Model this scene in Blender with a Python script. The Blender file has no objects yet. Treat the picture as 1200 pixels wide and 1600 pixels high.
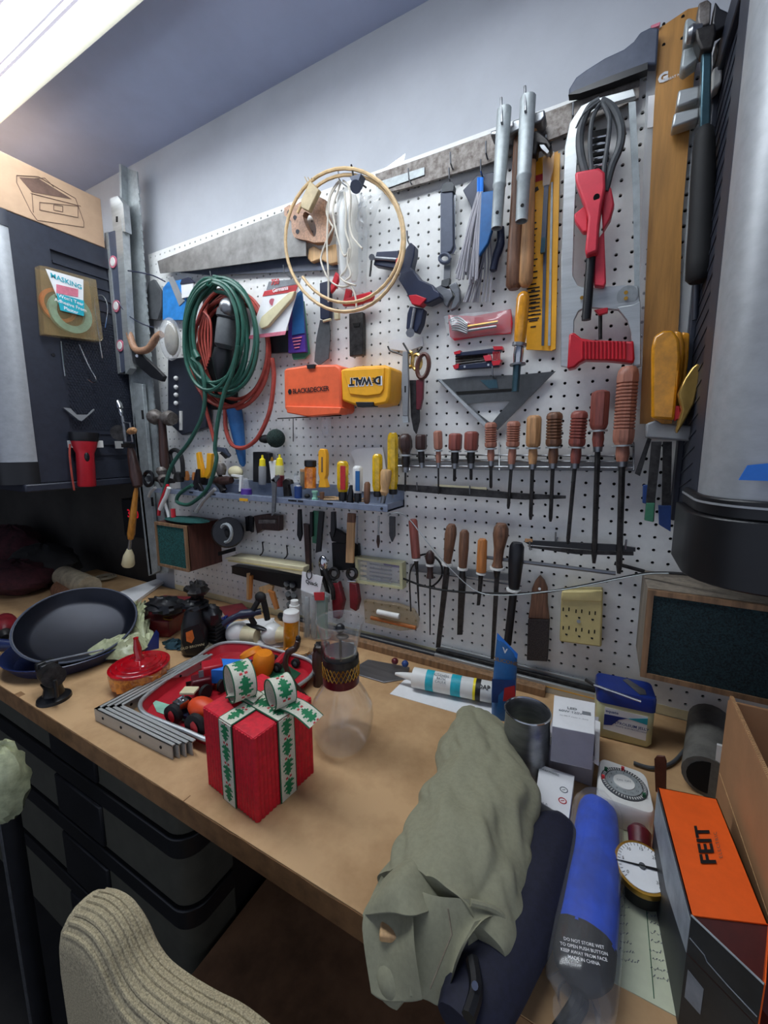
import bpy, math, random
import numpy as np
from mathutils import Vector
random.seed(7)
# ------------------------------------------------------------------ frame: inches on the pegboard grid -> metres
IN=0.0254
BZ=-31.3                      # bench top (inches, grid frame)
FLOOR=-65.3
CEIL=27.5
F=637.513; CX=600.0; CY=785.73
CAM=np.array([15.3255,-36.8476,-9.7625])
def _rot(r):
    r=np.array(r); th=np.linalg.norm(r); k=r/th
    K=np.array([[0,-k[2],k[1]],[k[2],0,-k[0]],[-k[1],k[0],0]])
    return np.eye(3)+math.sin(th)*K+(1-math.cos(th))*K@K
R=_rot([0.1423221180,0.4958674847,0.0312163358])
def world(p): return (p[0]*IN, p[1]*IN, (p[2]-FLOOR)*IN)
# ------------------------------------------------------------------ camera
S=bpy.context.scene
cd=bpy.data.cameras.new('camera'); cam=bpy.data.objects.new('camera',cd); S.collection.objects.link(cam)
cd.sensor_width=36; cd.lens=F/1600*36; cd.clip_start=0.02; cd.clip_end=50
cd.shift_x=0; cd.shift_y=-(800-CY)/1600
rt=np.array([R[0,0],R[0,2],-R[0,1]]); dn=np.array([R[1,0],R[1,2],-R[1,1]]); fw=np.array([R[2,0],R[2,2],-R[2,1]])
from mathutils import Matrix
cw=world(CAM)
cam.matrix_world=Matrix(((rt[0],-dn[0],-fw[0],cw[0]),(rt[1],-dn[1],-fw[1],cw[1]),(rt[2],-dn[2],-fw[2],cw[2]),(0,0,0,1)))
S.camera=cam
# ------------------------------------------------------------------ world, light, exposure
w=bpy.data.worlds.new('world'); S.world=w; w.use_nodes=True
w.node_tree.nodes['Background'].inputs[0].default_value=(0.72,0.80,1.0,1); w.node_tree.nodes['Background'].inputs[1].default_value=0.34
S.view_settings.view_transform='Standard'; S.view_settings.look='None'; S.view_settings.gamma=1; S.view_settings.use_curve_mapping=False
S.view_settings.exposure=0.8
LAMP_X0,LAMP_X1=-62.0,14.0; LAMP_Y0,LAMP_Y1=-22.5,-12.95; LAMP_Z=25.0
LAMP_GLOW=8.0
# ------------------------------------------------------------------ picture <-> place helpers (rays of the fitted camera)
def ray(x,y):
    c=np.array([(x-CX)/F,(y-CY)/F,1.]); d=R.T@c
    return np.array([d[0],d[2],-d[1]])
def W(x,y,Y=0.0):
    d=ray(x,y); return CAM+(Y-CAM[1])/d[1]*d
def H(x,y,h=0.0):
    d=ray(x,y); return CAM+(BZ+h-CAM[2])/d[2]*d
def XP(x,y,X):
    d=ray(x,y); return CAM+(X-CAM[0])/d[0]*d
def D(x,y,dep):
    return CAM+dep*ray(x,y)
def sc(P):
    P=np.asarray(P,float); return float((P-CAM)@fw)/F
def U(b,x,y):                 # point over base b, in the upright plane through b that faces the camera
    b=np.asarray(b,float); h=np.array([b[0]-CAM[0],b[1]-CAM[1],0.]); d=ray(x,y)
    return CAM+(h@(b-CAM))/(h@d)*d
def hh(b,x,y): return float(U(b,x,y)[2]-b[2])
def V3(*a): return np.array(a,float)
# ------------------------------------------------------------------ materials
def lin(c):
    c=c/255.; return c/12.92 if c<=0.04045 else ((c+0.055)/1.055)**2.4
def hx(s):
    s=s.lstrip('#'); return tuple(lin(int(s[i:i+2],16)) for i in (0,2,4))+(1,)
MT={}
def mat(key,col=None,rough=0.5,metal=0.0,kind='plain',var=0.12,scale=30.,bump=0.0,alpha=1.0,emit=0.0,col2=None,coat=0.0):
    if key in MT: return MT[key]
    m=bpy.data.materials.new(key); MT[key]=m; m.use_nodes=True
    nt=m.node_tree; b=nt.nodes['Principled BSDF']; c=hx(col)
    b.inputs['Base Color'].default_value=c; b.inputs['Roughness'].default_value=rough; b.inputs['Metallic'].default_value=metal
    if coat: b.inputs['Coat Weight'].default_value=coat
    if kind in('glass','film'):      # thin clear sheet: see-through, with reflections that grow at grazing angles
        out=nt.nodes['Material Output']; tr=nt.nodes.new('ShaderNodeBsdfTransparent'); gl=nt.nodes.new('ShaderNodeBsdfGlossy'); gl.inputs['Roughness'].default_value=rough
        lw=nt.nodes.new('ShaderNodeLayerWeight'); lw.inputs[0].default_value=0.5; pw=nt.nodes.new('ShaderNodeMath'); pw.operation='POWER'; pw.inputs[1].default_value=4.0; nt.links.new(lw.outputs['Facing'],pw.inputs[0]); fr=nt.nodes.new('ShaderNodeMath'); fr.operation='MULTIPLY_ADD'; fr.inputs[1].default_value=0.55; fr.inputs[2].default_value=0.035; nt.links.new(pw.outputs[0],fr.inputs[0]); m1=nt.nodes.new('ShaderNodeMixShader')
        nt.links.new(fr.outputs[0],m1.inputs[0]); nt.links.new(tr.outputs[0],m1.inputs[1]); nt.links.new(gl.outputs[0],m1.inputs[2])
        m2=nt.nodes.new('ShaderNodeMixShader'); m2.inputs[0].default_value=alpha if kind=='film' else 0.03
        nt.links.new(m1.outputs[0],m2.inputs[1]); nt.links.new(b.outputs[0],m2.inputs[2]); nt.links.new(m2.outputs[0],out.inputs['Surface']); return m
    if emit:
        b.inputs['Emission Color'].default_value=c; b.inputs['Emission Strength'].default_value=emit; return m
    tc=nt.nodes.new('ShaderNodeTexCoord'); mp=nt.nodes.new('ShaderNodeMapping'); nt.links.new(tc.outputs['Object'],mp.inputs[0])
    if kind=='wood':   mp.inputs['Scale'].default_value=(scale*3,scale*3,scale*0.25)
    elif kind=='brushed': mp.inputs['Scale'].default_value=(scale*0.3,scale*3,scale*3)
    else: mp.inputs['Scale'].default_value=(scale,)*3
    n=nt.nodes.new('ShaderNodeTexNoise'); n.inputs['Scale'].default_value=1.0 if kind!='fine' else 6.; n.inputs['Detail'].default_value=5; n.inputs['Roughness'].default_value=0.65
    nt.links.new(mp.outputs[0],n.inputs['Vector'])
    rp=nt.nodes.new('ShaderNodeValToRGB'); d=hx(col2) if col2 else tuple(x*(1-var*2.2) for x in c[:3])+(1,)
    u=tuple(min(1,x*(1+var)) for x in c[:3])+(1,)
    rp.color_ramp.elements[0].position=0.32; rp.color_ramp.elements[0].color=d; rp.color_ramp.elements[1].position=0.62; rp.color_ramp.elements[1].color=u
    nt.links.new(n.outputs['Fac'],rp.inputs[0]); nt.links.new(rp.outputs[0],b.inputs['Base Color'])
    if bump:
        bp=nt.nodes.new('ShaderNodeBump'); bp.inputs['Strength'].default_value=min(1,bump); bp.inputs['Distance'].default_value=0.001
        nt.links.new(n.outputs['Fac'],bp.inputs['Height']); nt.links.new(bp.outputs[0],b.inputs['Normal'])
    return m
# ------------------------------------------------------------------ geometry collector
class G:
    def __init__(s): s.v=[]; s.f=[]
    def add(s,vs,fs):
        o=len(s.v); s.v.extend([tuple(map(float,p)) for p in vs]); s.f.extend([tuple(i+o for i in f) for f in fs]); return s
    def join(s,g): return s.add(g.v,g.f)
    def box(s,c,d,ax=None):
        c=V3(*c); ax=np.eye(3) if ax is None else np.asarray(ax)
        vs=[c+ax[0]*d[0]/2*i+ax[1]*d[1]/2*j+ax[2]*d[2]/2*k for i in(-1,1) for j in(-1,1) for k in(-1,1)]
        return s.add(vs,[(0,1,3,2),(4,6,7,5),(0,4,5,1),(2,3,7,6),(0,2,6,4),(1,5,7,3)])
    def b2(s,a,b):
        a=V3(*a);b=V3(*b); return s.box((a+b)/2,np.abs(b-a))
    def loft(s,rings,cap=True,close=True):
        n=len(rings[0]); vs=[p for r in rings for p in r]; fs=[]
        m=n if close else n-1
        for i in range(len(rings)-1):
            for j in range(m):
                k=(j+1)%n; fs.append((i*n+j,i*n+k,(i+1)*n+k,(i+1)*n+j))
        if cap and close: fs.append(tuple(range(n-1,-1,-1))); fs.append(tuple(range((len(rings)-1)*n,len(rings)*n)))
        return s.add(vs,fs)
    def lathe(s,p0,p1,prof,n=14,ph=0.0,cap=True):
        p0=V3(*p0);p1=V3(*p1); a=p1-p0; L=np.linalg.norm(a); a=a/L
        t=V3(0,0,1) if abs(a[2])<0.9 else V3(1,0,0)
        u=np.cross(a,t);u/=np.linalg.norm(u);v=np.cross(a,u)
        rings=[]
        for q,r in prof:
            c=p0+a*L*q
            rings.append([c+r*(math.cos(ph+2*math.pi*k/n)*u+math.sin(ph+2*math.pi*k/n)*v) for k in range(n)])
        return s.loft(rings,cap)
    def cyl(s,p0,p1,r,n=12,r2=None): return s.lathe(p0,p1,[(0,r),(1,r if r2 is None else r2)],n)
    def tube(s,pts,r,n=8,closed=False):
        pts=[V3(*p) for p in pts]; m=len(pts); rings=[]; pu=None
        for i in range(m):
            a=pts[(i+1)%m]-pts[i-1] if closed else pts[min(i+1,m-1)]-pts[max(i-1,0)]
            L=np.linalg.norm(a); a=a/L if L>1e-9 else V3(0,0,1)
            if pu is None:
                t=V3(0,0,1) if abs(a[2])<0.9 else V3(1,0,0); u=np.cross(a,t)
            else: u=pu-a*(pu@a)
            u/=np.linalg.norm(u)+1e-12; pu=u; v=np.cross(a,u)
            rr=r[i] if isinstance(r,(list,tuple)) else r
            rings.append([pts[i]+rr*(math.cos(2*math.pi*k/n)*u+math.sin(2*math.pi*k/n)*v) for k in range(n)])
        if closed: rings.append(rings[0]); return s.loft(rings,False)
        return s.loft(rings,True)
    def prism(s,poly,vec):
        n=len(poly); poly=[V3(*p) for p in poly]; vec=V3(*vec)
        fs=[tuple(range(n)),tuple(range(2*n-1,n-1,-1))]+[(i,i+n,(i+1)%n+n,(i+1)%n) for i in range(n)]
        return s.add(poly+[p+vec for p in poly],fs)
    def ringp(s,out,inn,vec):      # prism with a hole; out and inn carry the same number of points
        n=len(out); o=[V3(*p) for p in out]; i_=[V3(*p) for p in inn]; vec=V3(*vec)
        vs=o+i_+[p+vec for p in o]+[p+vec for p in i_]; fs=[]
        for k in range(n):
            l=(k+1)%n
            fs+= [(k,l,n+l,n+k),(2*n+k,3*n+k,3*n+l,2*n+l),(k,2*n+k,2*n+l,l),(n+k,n+l,3*n+l,3*n+k)]
        return s.add(vs,fs)
    def ell(s,c,r,n=14,m=8,ax=None):
        c=V3(*c); r=(r,)*3 if isinstance(r,(int,float)) else r; ax=np.eye(3) if ax is None else np.asarray(ax)
        rings=[]
        for i in range(m+1):
            t=math.pi*(0.02+0.96*i/m); rings.append([c+ax[0]*r[0]*math.sin(t)*math.cos(2*math.pi*k/n)+ax[1]*r[1]*math.sin(t)*math.sin(2*math.pi*k/n)+ax[2]*r[2]*math.cos(t) for k in range(n)])
        return s.loft(rings,True)
    def grid(s,fn,nu,nv,thick=None):
        P=[[V3(*fn(i/nu,j/nv)) for j in range(nv+1)] for i in range(nu+1)]
        vs=[p for r in P for p in r]; w_=nv+1
        fs=[(i*w_+j,i*w_+j+1,(i+1)*w_+j+1,(i+1)*w_+j) for i in range(nu) for j in range(nv)]
        return s.add(vs,fs)
def cr(pts,n=6,closed=False):      # Catmull-Rom through points
    pts=[V3(*p) for p in pts]; m=len(pts); out=[]
    for i in range(m if closed else m-1):
        if closed: a,b,c,d=pts[i-1],pts[i],pts[(i+1)%m],pts[(i+2)%m]
        else: a,b,c,d=pts[max(i-1,0)],pts[i],pts[i+1],pts[min(i+2,m-1)]
        for k in range(n):
            t=k/n; out.append(0.5*((2*b)+(c-a)*t+(2*a-5*b+4*c-d)*t*t+(-a+3*b-3*c+d)*t**3))
    if not closed: out.append(pts[-1])
    return out
def wpoly(px,Y): return [W(x,y,Y) for x,y in px]
def wall_plate(px,yf,th,g=None):   # outline on the wall side: front face at yf, th thick towards the wall
    g=g or G(); return g.prism(wpoly(px,yf),(0,th,0))
def wtube(px,Y,r,n=8,sub=6,closed=False,g=None):   # px: (x,y[,Y])
    pts=[W(p[0],p[1],p[2] if len(p)>2 else Y) for p in px]; g=g or G()
    return g.tube(cr(pts,sub,closed),r,n,closed)
def turned(a,b,Y,prof,n=12,g=None,ph=0.0):  # lathe between two picture points on plane Y; radii in picture pixels
    p0=W(*a,Y);p1=W(*b,Y); k=(sc(p0)+sc(p1))/2
    g=g or G(); return g.lathe(p0,p1,[(t,r*k) for t,r in prof],n,ph)
_fc={}
def text(s,org,right,up,size,offset=0.0,th=0.02,align='CENTER',shear=0.0,spacing=1.0):
    key=(s,offset,align,shear,spacing)
    if key not in _fc:
        c=bpy.data.curves.new('t','FONT'); c.body=s; c.size=1; c.offset=offset; c.align_x=align; c.align_y='CENTER'; c.shear=shear; c.space_character=spacing; c.resolution_u=2
        o=bpy.data.objects.new('t',c); S.collection.objects.link(o); bpy.context.view_layer.update()
        me=bpy.data.meshes.new_from_object(o.evaluated_get(bpy.context.evaluated_depsgraph_get()))
        _fc[key]=([tuple(v.co) for v in me.vertices],[tuple(p.vertices) for p in me.polygons])
        bpy.data.objects.remove(o); bpy.data.curves.remove(c); bpy.data.meshes.remove(me)
    vs,fs=_fc[key]; org=V3(*org); right=V3(*right)/np.linalg.norm(right); up=V3(*up)/np.linalg.norm(up)
    nrm=np.cross(right,up)
    return G().add([org+(right*v[0]+up*v[1])*size+nrm*th for v in vs],fs)
# ------------------------------------------------------------------ things
THINGS=[]
class Thing:
    def __init__(s,name,label,cat,group=None,kind=None):
        s.name,s.label,s.cat,s.group,s.kind=name,label,cat,group,kind; s.parts=[]; THINGS.append(s)
    def p(s,name,g,m,parent=None,label=None,bevel=0,smooth=True,kind=None):
        s.parts.append((name,g,m,parent,label,bevel,smooth,kind)); return len(s.parts)-1
def mkmesh(name,g,m,off,smooth=True):
    me=bpy.data.meshes.new(name)
    wv=[world(p) for p in g.v]; me.from_pydata([(x-off[0],y-off[1],z-off[2]) for x,y,z in wv],[],g.f)
    me.validate(); me.materials.append(m)
    import bmesh
    bm=bmesh.new(); bm.from_mesh(me); bmesh.ops.recalc_face_normals(bm,faces=bm.faces); bm.to_mesh(me); bm.free()
    if smooth:
        me.shade_smooth(); me.set_sharp_from_angle(angle=math.radians(38))
    return me
def finish():
    for t in THINGS:
        allv=[world(p) for q in t.parts for p in q[1].v]
        xs,ys,zs=zip(*allv); base=((min(xs)+max(xs))/2,(min(ys)+max(ys))/2,min(zs))
        objs=[]; single=len(t.parts)==1
        if not single:
            root=bpy.data.objects.new(t.name,None); root.empty_display_size=0.02; S.collection.objects.link(root); root.location=base
        for (name,g,m,parent,label,bevel,smooth,kind) in t.parts:
            nm=t.name if single else name
            if single: off=base
            elif parent is None: off=base
            else:
                off=base
            me=mkmesh(nm,g,m,off,smooth); o=bpy.data.objects.new(nm,me); S.collection.objects.link(o)
            if single: o.location=base; root=o
            else: o.parent=root if parent is None else objs[parent]
            if label and not single: o['label']=label
            if kind: o['kind']=kind
            if bevel:
                b=o.modifiers.new('bevel','BEVEL'); b.width=bevel*IN; b.segments=2; b.limit_method='ANGLE'; b.angle_limit=math.radians(40)
            objs.append(o)
        if t.kind: root['kind']=t.kind
        if t.label: root['label']=t.label
        if t.cat: root['category']=t.cat
        if t.group: root['group']=t.group
def struct(name,g,m,parts=None,smooth=False):
    t=Thing(name,None,None,None,'structure'); t.p(name,g,m,smooth=smooth); return t
# palette
mat('plaster','bbbec3',0.85,var=0.03,scale=6,bump=0.1); mat('ceiling','b4bfdc',0.9,var=0.03,scale=5)  # ceiling: the bluish cast of the light is put into its paint colour
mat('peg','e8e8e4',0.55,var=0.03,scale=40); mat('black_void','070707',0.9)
mat('kraft','bf9b70',0.75,var=0.08,scale=9,bump=0.15,col2='a9845a'); mat('kraft_edge','8a6540',0.8,var=0.15,scale=30)
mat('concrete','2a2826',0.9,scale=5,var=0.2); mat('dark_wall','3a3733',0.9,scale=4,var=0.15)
mat('cab_dark','2a2e3a',0.45,var=0.08,scale=50); mat('cab_black','111215',0.4,var=0.1); mat('silver','a6a9ac',0.42,0.35,'brushed',0.05,20)
mat('steel','8d8f92',0.35,0.85,'brushed',0.12,20); mat('steel_dark','3f3d3c',0.45,0.8,var=0.25,scale=60); mat('galv','a6adae',0.5,0.35,var=0.1,scale=50)
mat('saw_steel','807f7c',0.5,0.5,'plain',0.1,22,col2='676462'); mat('rust','75706c',0.55,0.55,var=0.28,scale=70,col2='4d443d'); mat('alu','b9bdbd',0.4,0.6,'brushed',0.08,20); mat('chrome','c9cbcc',0.15,1.0,var=0.05)
mat('brass','b58a3c',0.3,0.9,var=0.1); mat('black_plastic','15161a',0.4,var=0.15); mat('black_rubber','0e0e10',0.7,var=0.2); mat('navy_plastic','1f2740',0.4,var=0.1)
mat('shelf','7f899c',0.5,0.2,var=0.1); mat('slate','4b5263',0.5,var=0.1); mat('grey_plastic','8c8e90',0.5,var=0.06); mat('dgrey','4a4d50',0.6,var=0.1,scale=60)
mat('wood_tan','b98a5c',0.55,kind='wood',var=0.18,scale=60); mat('wood_brown','74503a',0.5,kind='wood',var=0.25,scale=60); mat('wood_red','8a4a40',0.45,kind='wood',var=0.2,scale=60)
mat('wood_dark','3c2722',0.4,kind='wood',var=0.25,scale=60); mat('wood_pink','a8705c',0.5,kind='wood',var=0.15,scale=60); mat('wood_orange','b26f35',0.45,kind='wood',var=0.15,scale=60)
mat('wood_pale','c9a171',0.55,kind='wood',var=0.12,scale=60); mat('ruler_wood','b5813f',0.5,kind='wood',var=0.12,scale=25); mat('handle_wood','ad8468',0.5,kind='fine',var=0.2,scale=40)
mat('red_plastic','c2202e',0.35,var=0.06); mat('pink_red','d63a4a',0.4,var=0.05); mat('red_gift','d2102a',0.55,var=0.10,scale=120,bump=0.6)
mat('orange_case','f0683c',0.45,var=0.05); mat('yellow_case','f2ac1f',0.45,var=0.04); mat('yellow_plastic','e3a92e',0.35,var=0.06); mat('amber','d8921c',0.25,var=0.15,scale=40,coat=0.5)
mat('yellow_clear','e0b41c',0.2,var=0.15,scale=60,coat=0.6); mat('yellow_bright','f2dc1c',0.4,var=0.05)
mat('green_hose','27584a',0.42,var=0.12); mat('red_hose','a84438',0.5,var=0.15); mat('blue','24609a',0.4,var=0.1); mat('blue_film','2f86d0',0.35,var=0.12); mat('blue_bright','2a7fe0',0.45,var=0.05)
mat('white_plastic','e3e3de',0.4,var=0.03); mat('white_paper','e6e6e6',0.7,var=0.02); mat('cream','d9cfa8',0.45,var=0.05); mat('cream_cord','cfc8ba',0.6,var=0.08); mat('cane','d1b284',0.5,var=0.12,scale=60)
mat('tape','b09d78',0.5,var=0.15); mat('cardboard','ac7f57',0.8,var=0.05,scale=20); mat('can_in','7d7f66',0.5,0.2); mat('handle_amber','c07f30',0.45,kind='wood',var=0.15,scale=40); mat('dusty_grey','66645e',0.8,var=0.15); mat('cardboard_box','c2a284',0.8,var=0.04,scale=15); mat('brown_print','6d5448',0.8)
mat('khaki','8f8d74',0.85,kind='fine',var=0.05,scale=30,bump=0.15); mat('navy_cloth','15172c',0.75,kind='fine',var=0.15,scale=30); mat('blue_cloth','124ac4',0.45,kind='plain',var=0.15,scale=30,bump=0.4)
mat('print_black','111114',0.5); mat('print_grey','808488',0.6); mat('print_red','c02a30',0.5); mat('print_teal','1fa7b8',0.5); mat('print_blue','20407c',0.5); mat('print_white','ececec',0.5); mat('print_pink','d8798c',0.5); mat('purple','4b2a86',0.4,var=0.1)
mat('orange_lid','e2762f',0.4); mat('orange_toy','ef8a16',0.45,var=0.05); mat('orange_toy2','e04a1c',0.45,var=0.05); mat('holly','0f7a4a',0.7,var=0.1); mat('ribbon','d5d3c0',0.75,kind='fine',var=0.08,scale=120,bump=0.4); mat('ribbon_edge','1a5c3c',0.7)
mat('speaker_green','16504c',0.9,kind='fine',var=0.45,scale=60,bump=0.5); mat('speaker_dark','142a2e',0.9,kind='fine',var=0.6,scale=60,bump=0.5); mat('speaker_wood','5a352b',0.5,kind='wood',var=0.2,scale=30); mat('frame_wood','8a6a4c',0.6,kind='wood',var=0.2,scale=30)
mat('glass','ffffff',0.02,kind='glass'); mat('film','ffffff',0.12,kind='film',alpha=0.05); mat('film2','e8ecee',0.12,kind='film',alpha=0.22); mat('film_amber','a58e62',0.12,kind='film',alpha=0.35); mat('bracket','b4b7b4',0.4,0.45,'brushed',0.05,20); mat('box_grey','a8a6ac',0.6,var=0.04); mat('dusty_wood','857a6c',0.7,kind='wood',var=0.15,scale=30)
mat('red_glass','b0101c',0.12,var=0.2,scale=30,coat=0.8); mat('amber_glass','d88426',0.15,var=0.35,scale=50,coat=0.8,col2='8a2a10')
mat('pan','1b1e28',0.36,0.5,var=0.1,scale=10); mat('pan_blue','16244e',0.35,var=0.1); mat('plastic_bag','b8bd96',0.3,var=0.2,scale=30,bump=0.5)
mat('tray_red','b41e2c',0.35,var=0.06); mat('tray_green','1e5038',0.4); mat('tray_teal','8fc5ad',0.4); mat('maroon','5e1420',0.35,var=0.15); mat('toolbox_red','6e1a22',0.35,var=0.2)
mat('bulb','dfe0dc',0.3,var=0.02); mat('outlet','c9b87c',0.45,var=0.04); mat('petro_body','c8c69a',0.3,var=0.04); mat('petro_lid','16307c',0.35,var=0.08)
mat('orange_box','f2601a',0.5,var=0.04); mat('box_dark','4a1410',0.6); mat('carton_black','26292a',0.5,var=0.15,scale=40); mat('note','c9cdb0',0.7,var=0.04)
mat('chair','b5a888',0.95,kind='fine',var=0.25,scale=90,bump=1.0); mat('drawer','444339',0.6,var=0.08); mat('brown_board','8a6648',0.7,var=0.2,scale=8)
mat('tan_cloth','8a7f6a',0.9,var=0.2); mat('dark_red_cloth','3c161c',0.9,var=0.3); mat('led','ff2038',0.5,emit=0.12); mat('tube_glow','e6f6ff',0.5,emit=2.6); mat('lamp_body','d9d6c4',0.4,var=0.02); mat('lamp_lens','f0f8ff',0.4,emit=LAMP_GLOW); mat('lamp_dim','e2e0f0',0.4,emit=0.4)
mat('teal_steel','3f5c66',0.3,0.6,var=0.1); mat('green_tube','3a7a5c',0.5,var=0.1); mat('gold','c9a35a',0.2,0.7,var=0.1); mat('scrub','20332e',0.95,kind='fine',var=0.5,scale=60,bump=1.0)
mat('copper','c26a35',0.35,0.6,var=0.15); mat('brown_leather','5a2f22',0.5,var=0.2); mat('wire_brush','3a3230',0.8,kind='fine',var=0.4,scale=90,bump=1.0)
M=MT
# ================================================================== the setting
struct('floor',G().b2((-110,-120,FLOOR-1),(90,2,FLOOR)),M['concrete'])
struct('ceiling',G().b2((-110,-120,CEIL),(90,2,CEIL+1)),M['ceiling'])
g=G().b2((-46,0.6,FLOOR),(90,1.6,CEIL)); struct('wall_back',g,M['plaster'])
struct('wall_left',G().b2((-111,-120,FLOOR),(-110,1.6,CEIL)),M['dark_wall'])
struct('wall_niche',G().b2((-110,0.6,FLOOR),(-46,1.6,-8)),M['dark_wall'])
struct('wall_upper',G().b2((-110,0.6,-8),(-46,1.6,CEIL)),M['plaster'])
struct('hole_shade_sheet',G().b2((-41,0.45,-31.3),(34,0.58,15)),M['black_void'])       # black sheet that puts the shade seen through the board's holes into colour
# pegboard: every hole is a real hole (1 inch grid)
def pegboard(x0,x1,z0,z1):
    g=G(); n=8; r=0.125; T=0.2
    ys=(0.0,T)
    for X in range(x0,x1):
        for Z in range(z0,z1):
            o=len(g.v); vs=[]
            for k in range(n):
                a=math.pi/4*k+math.pi/8; vs.append((X+r*math.cos(a),0,Z+r*math.sin(a)))
            vs+= [(X+.5,0,Z+.5),(X-.5,0,Z+.5),(X-.5,0,Z-.5),(X+.5,0,Z-.5)]
            vs+= [(p[0],T,p[2]) for p in vs[:n]]
            g.v.extend(vs)
            F_=[(8,1,0),(8,9,2,1),(9,3,2),(9,10,4,3),(10,5,4),(10,11,6,5),(11,7,6),(11,8,0,7)]
            F_+=[(k,(k+1)%n,12+(k+1)%n,12+k) for k in range(n)]
            g.f.extend([tuple(i+o for i in f) for f in F_])
    a,b,c,d=x0-.5,x1-.5,z0-.5,z1-.5
    for q in ((a,c,b,c),(b,c,b,d),(b,d,a,d),(a,d,a,c)):
        g.add([(q[0],0,q[1]),(q[2],0,q[3]),(q[2],T,q[3]),(q[0],T,q[1])],[(0,1,2,3)])
    return g
pb=Thing('wall_pegboard',None,None,None,'structure')
pb.p('board_panel',pegboard(-40,34,-14,16),M['peg'],smooth=False); pb.p('board_panel',pegboard(-40,34,-30,-14),M['peg'],smooth=False)
pb.p('edge_strip',G().b2((-40.5,-0.03,-31.3),(33.5,0.15,-30.5)),M['cream'])
# bench
t=Thing('workbench','long kraft-covered workbench under the pegboard wall','workbench')
t.p('worktop',G().b2((-62,-23.35,BZ-0.12),(46,-0.1,BZ)),M['kraft'])
g=G(); prev=-62.0
top=[];bot=[]
for i in range(109):
    x=-62+i; top.append((x,-23.38,BZ+0.01-random.random()*0.16)); bot.append((x,-23.38,BZ-1.55))
g.prism(top+bot[::-1],(0,0.5,0)); t.p('front_edge',g,M['kraft_edge'],smooth=False)
t.p('core',G().b2((-61.5,-22.85,BZ-1.5),(45.5,-0.3,BZ-0.12)),M['kraft_edge'])
for x in (-60,-48.5,37,44): t.p('leg',G().b2((x-1.2,-4.6,FLOOR),(x+1.2,-1.8,BZ-1.5)),M['kraft_edge'])
# ledge strip and metal rails at the back of the bench
t=Thing('wooden_batten','thin wooden batten lying along the foot of the pegboard','batten')
t.p('batten',G().b2((-17,-2.2,BZ),(12,-1.3,BZ+0.7)),M['frame_wood'],bevel=.05)
rl=('bundle of aluminium rails with yellow lines along the foot of the pegboard')
t=Thing('rail_bundle',rl,'rail')
for i,(y,m) in enumerate(((-1.15,'alu'),(-0.75,'steel_dark'),(-0.35,'alu'))):
    a=W(682,1018,-.7);b=W(936,1092,-.7)
    t.p('rail',G().b2((a[0],y-.16,BZ),(b[0]+1,y+.16,BZ+0.95+0.28*i)),M[m],bevel=.04)
t.p('stripe',G().b2((a[0]+.2,-1.33,BZ+.55),(b[0]+.9,-1.28,BZ+.62)),M['yellow_plastic'])
t=Thing('dark_conduit','dark pipe lying along the foot of the pegboard left of the rails','pipe')
t.p('pipe',G().cyl((-19,-0.8,BZ+.5),(2.0,-0.8,BZ+.5),.42),M['black_plastic'])
# ceiling light fixture
t=Thing('ceiling_light','long bright fluorescent fixture hanging below the ceiling','light fixture')
x0,x1,y0,y1,z=LAMP_X0,LAMP_X1,LAMP_Y0,LAMP_Y1,LAMP_Z; ym=(y0+y1)/2
t.p('base_plate',G().b2((x0,y0,z+.6),(x1,y1,z+1.3)),M['lamp_body']); t.p('canopy',G().b2((x0+4,y0+3,z+1.3),(x1-4,y1-3,CEIL)),M['lamp_body'])
sec=[(y0,z+.6),(y0,z+.35),(y0+.35,z),(y1-.35,z),(y1,z+.35),(y1,z+.6)]
t.p('diffuser',G().prism([(x0+.2,a,b) for a,b in sec],(x1-x0-.4,0,0)),M['lamp_lens'],smooth=False)
for q in (0,1): t.p('end_cap',G().prism([(x0-.1 if q==0 else x1-.2,a,b-.05) for a,b in sec],(.3,0,0)),M['lamp_body'])
t.p('trim_edge',G().b2((x0,y1-.1,z+.5),(x1,y1+.55,z+.75)),M['lamp_body'])
for yy,w_ in ((y1-2.4,.12),(y1-2.9,.08),(y1-5.4,.3),(y1-6.4,.12)): t.p('rib',G().b2((x0+.2,yy-w_,z-.08),(x1-.2,yy+w_,z)),M['lamp_dim'])
# ------------------------------------------------------------------ wall cabinets
def arc(cx,cy,r,a0,a1,n=8): return [(cx+r*math.cos(math.radians(a0+(a1-a0)*k/n)),cy+r*math.sin(math.radians(a0+(a1-a0)*k/n))) for k in range(n+1)]
def ext(g,poly,z0,z1): return g.prism([(x,y,z0) for x,y in poly],(0,0,z1-z0))
# left: side faces +X at X=-44
t=Thing('wall_cabinet','dark plastic wall cabinet with silver rounded door, left of the tool board','cabinet')
XL=-44.0
t.p('body',G().b2((-74,-11.6,-13.6),(XL-.5,0.5,15.6)),M['cab_dark'],bevel=.2)
g=G()
for a,b in (((-13.65,-14.2),(-9.9,15.6)),((-1.0,-14.2),(0.5,15.6)),((-9.9,13.2),(-1.0,15.6)),((-9.9,-14.2),(-1.0,-11.8))):
    g.b2((XL-.6,a[0],a[1]),(XL,b[0],b[1]))
t.p('side_frame',g,M['cab_dark'])
for z in (12,10.6,9.2,7.8,-8.2,-9.6,-11): t.p('rib',G().b2((XL-.55,-9.6,z-.15),(XL-.3,-1.2,z+.15)),M['cab_dark'])
g=G()
for i in range(24):
    for j in range(42):
        y=-9.3+i*.34+(j%2)*.17; z=-7.6+j*.34; g.box((XL-.47,y,z),(.16,.2,.2))
t.p('dimple_texture',g,M['cab_dark'],kind='stuff')
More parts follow.
